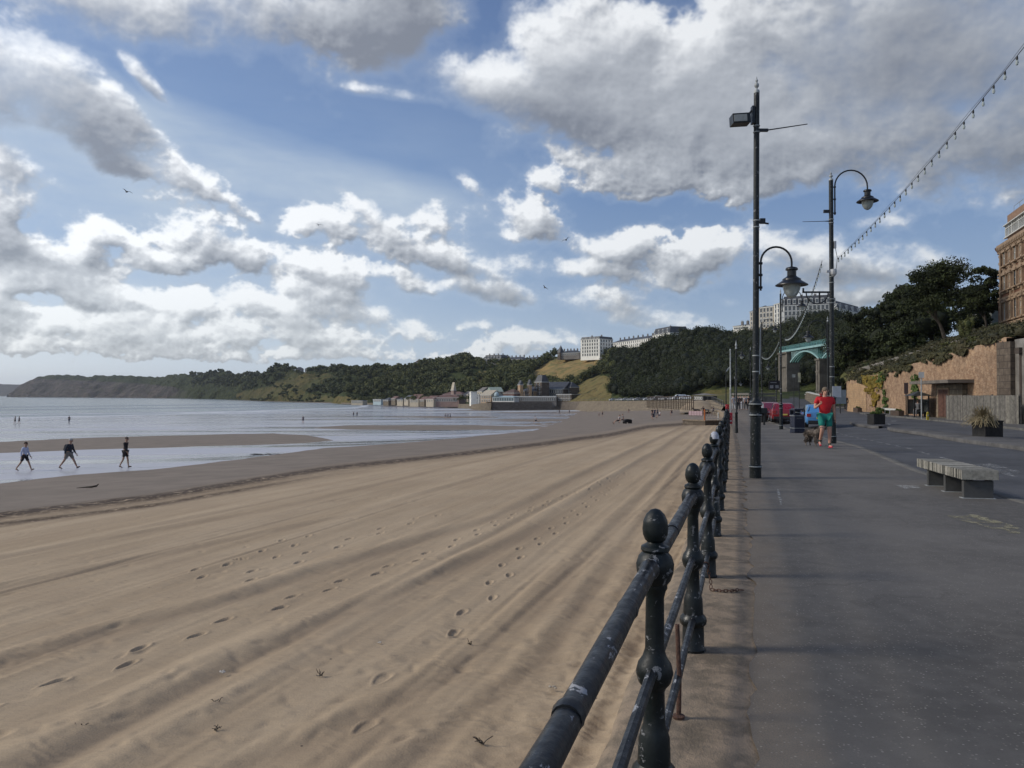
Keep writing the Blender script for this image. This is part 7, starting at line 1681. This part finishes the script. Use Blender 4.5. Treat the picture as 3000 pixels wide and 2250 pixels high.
# ---------------------------------------------------------------- gulls, driftwood, beach litter
def gull(px,py,Yv,label,s=1.0,rz=0,bank=.2):
    r=root('gull',at(px,py,Yv),rz,label,'bird','gulls flying over the bay'); r.rotation_euler=(0,bank,rz); r.scale=(s,s,s); M=cloth((.05,.05,.055)); mb=MB(); mb.ell((0,0,0),(.07,.22,.07),8,6); mb.ell((0,.22,.02),(.045,.06,.045),6,5); mb.build('body',M,r,smooth=True)
    for sg in(-1,1):
        mb=MB(); mb.add([(sg*.04,.1,.02),(sg*.04,-.09,.02),(sg*.32,-.02,.16),(sg*.32,.13,.17),(sg*.65,-.10,.06),(sg*.02,0,.05),(sg*.3,.05,.19)],[(0,1,2,3),(3,2,4),(0,5,6,3),(5,1,2,6)]); mb.build('wing',M,r)
gull(372,562,95,'gull gliding in the upper left of the sky',1.2,1.0); gull(933,659,110,'gull flying above the middle bank of cloud',1.0,.4); gull(1658,703,100,'gull flying left of the nearest lamp column',1.1,-.5,-.4); gull(1597,843,110,'gull flying low over the cliff houses',1.0,.8,.5)
p=gb(268,1430); r=root('driftwood',p,.2,'dark piece of driftwood lying on the damp sand below the three walkers','driftwood'); r.scale=(.6,.6,.8); mb=MB(); mb.tube([(-.9,0,.02),(-.4,.02,.05),(0,0,.06),(.3,.05,.10),(.42,.06,.20)],[.012,.03,.05,.05,.02],6); mb.build('stick',bpy.data.materials['bark'],r)
mb=MB(); mb.tube([(.0,0,.05),(.2,-.1,.12),(.3,-.12,.1)],[.02,.02,.008],5); mb.build('branch',bpy.data.materials['bark'],r)
M_weed=mat('dark_seaweed',(.025,.018,.012),.6,var=.4,scale=20)
def weed(px,py,s,label):
    p=gb(px,py); rr=random.Random(int(px)); mb=MB()
    for k in range(7):
        a=rr.uniform(0,6.28); q=Vector((rr.uniform(-s,s)*.3,rr.uniform(-s,s)*.3,.01)); pts=[q]
        for j in range(4): a+=rr.uniform(-.6,.6); q=q+Vector((math.cos(a)*s*.25,math.sin(a)*s*.15,rr.uniform(-.01,.025))); pts.append(Vector((q.x,q.y,max(.005,q.z))))
        mb.tube(pts,[.012*s+.003]*4+[.002],4)
    o=mb.build('seaweed',M_weed); o.location=p; tag(o,label,'seaweed')
weed(780,1332,1.3,'low clump of seaweed at the edge of the wet film in the middle distance')
weed(640,2063,.05,'small dark scrap of seaweed on the sand, lower centre left'); weed(240,2135,.07,'short dark twig of seaweed on the sand near the lower left corner'); weed(1412,2180,.08,'curled dark seaweed scrap on the sand left of the railing, lowest in view')
weed(1378,1890,.04,'small brown scrap on the sand beside the railing'); weed(634,2140,.05,'tiny dark fragment on the sand at the lower centre left'); weed(938,1982,.04,'tiny brown fragment on the sand right of the pale shell')
def shell(px,py,s,label,c=(.5,.47,.42)):
    p=gb(px,py); mb=MB(); rr=random.Random(int(px))
    for k in range(5): mb.ell((rr.uniform(-s,s),rr.uniform(-s,s),.01),(s*.5,s*.35,s*.3),7,5)
    o=mb.build('shell',cloth(c)); o.location=p+Vector((0,0,.01)); tag(o,label,'shell')
shell(652,1973,.03,'small pale broken shell on the sand, lower left'); shell(1112,1887,.02,'tiny pale shell on the sand toward the railing'); shell(1620,2020,.03,'pale twiggy fragment on the sand just left of the railing',(.4,.36,.3)); shell(1735,2050,.03,'white fragment on the sand under the top rail'); shell(1712,2076,.025,'pale chip on the sand beside the concrete edge')
# ---------------------------------------------------------------- haze over the bay
HAZE=.00005
mb=MB(); mb.box((0,6000,140),(19000,15500,302)); ho=mb.build('haze',bpy.data.materials.new('haze')); 
hm=bpy.data.materials['haze']; hm.use_nodes=True; nt=hm.node_tree; nt.nodes.clear(); o_=nt.nodes.new('ShaderNodeOutputMaterial'); pv=nt.nodes.new('ShaderNodeVolumePrincipled'); pv.inputs['Color'].default_value=(.86,.92,1,1); pv.inputs['Density'].default_value=HAZE; pv.inputs['Anisotropy'].default_value=.2; nt.links.new(pv.outputs[0],o_.inputs['Volume'])
tag(ho,'pale sea haze filling the air over the bay',kind='stuff')
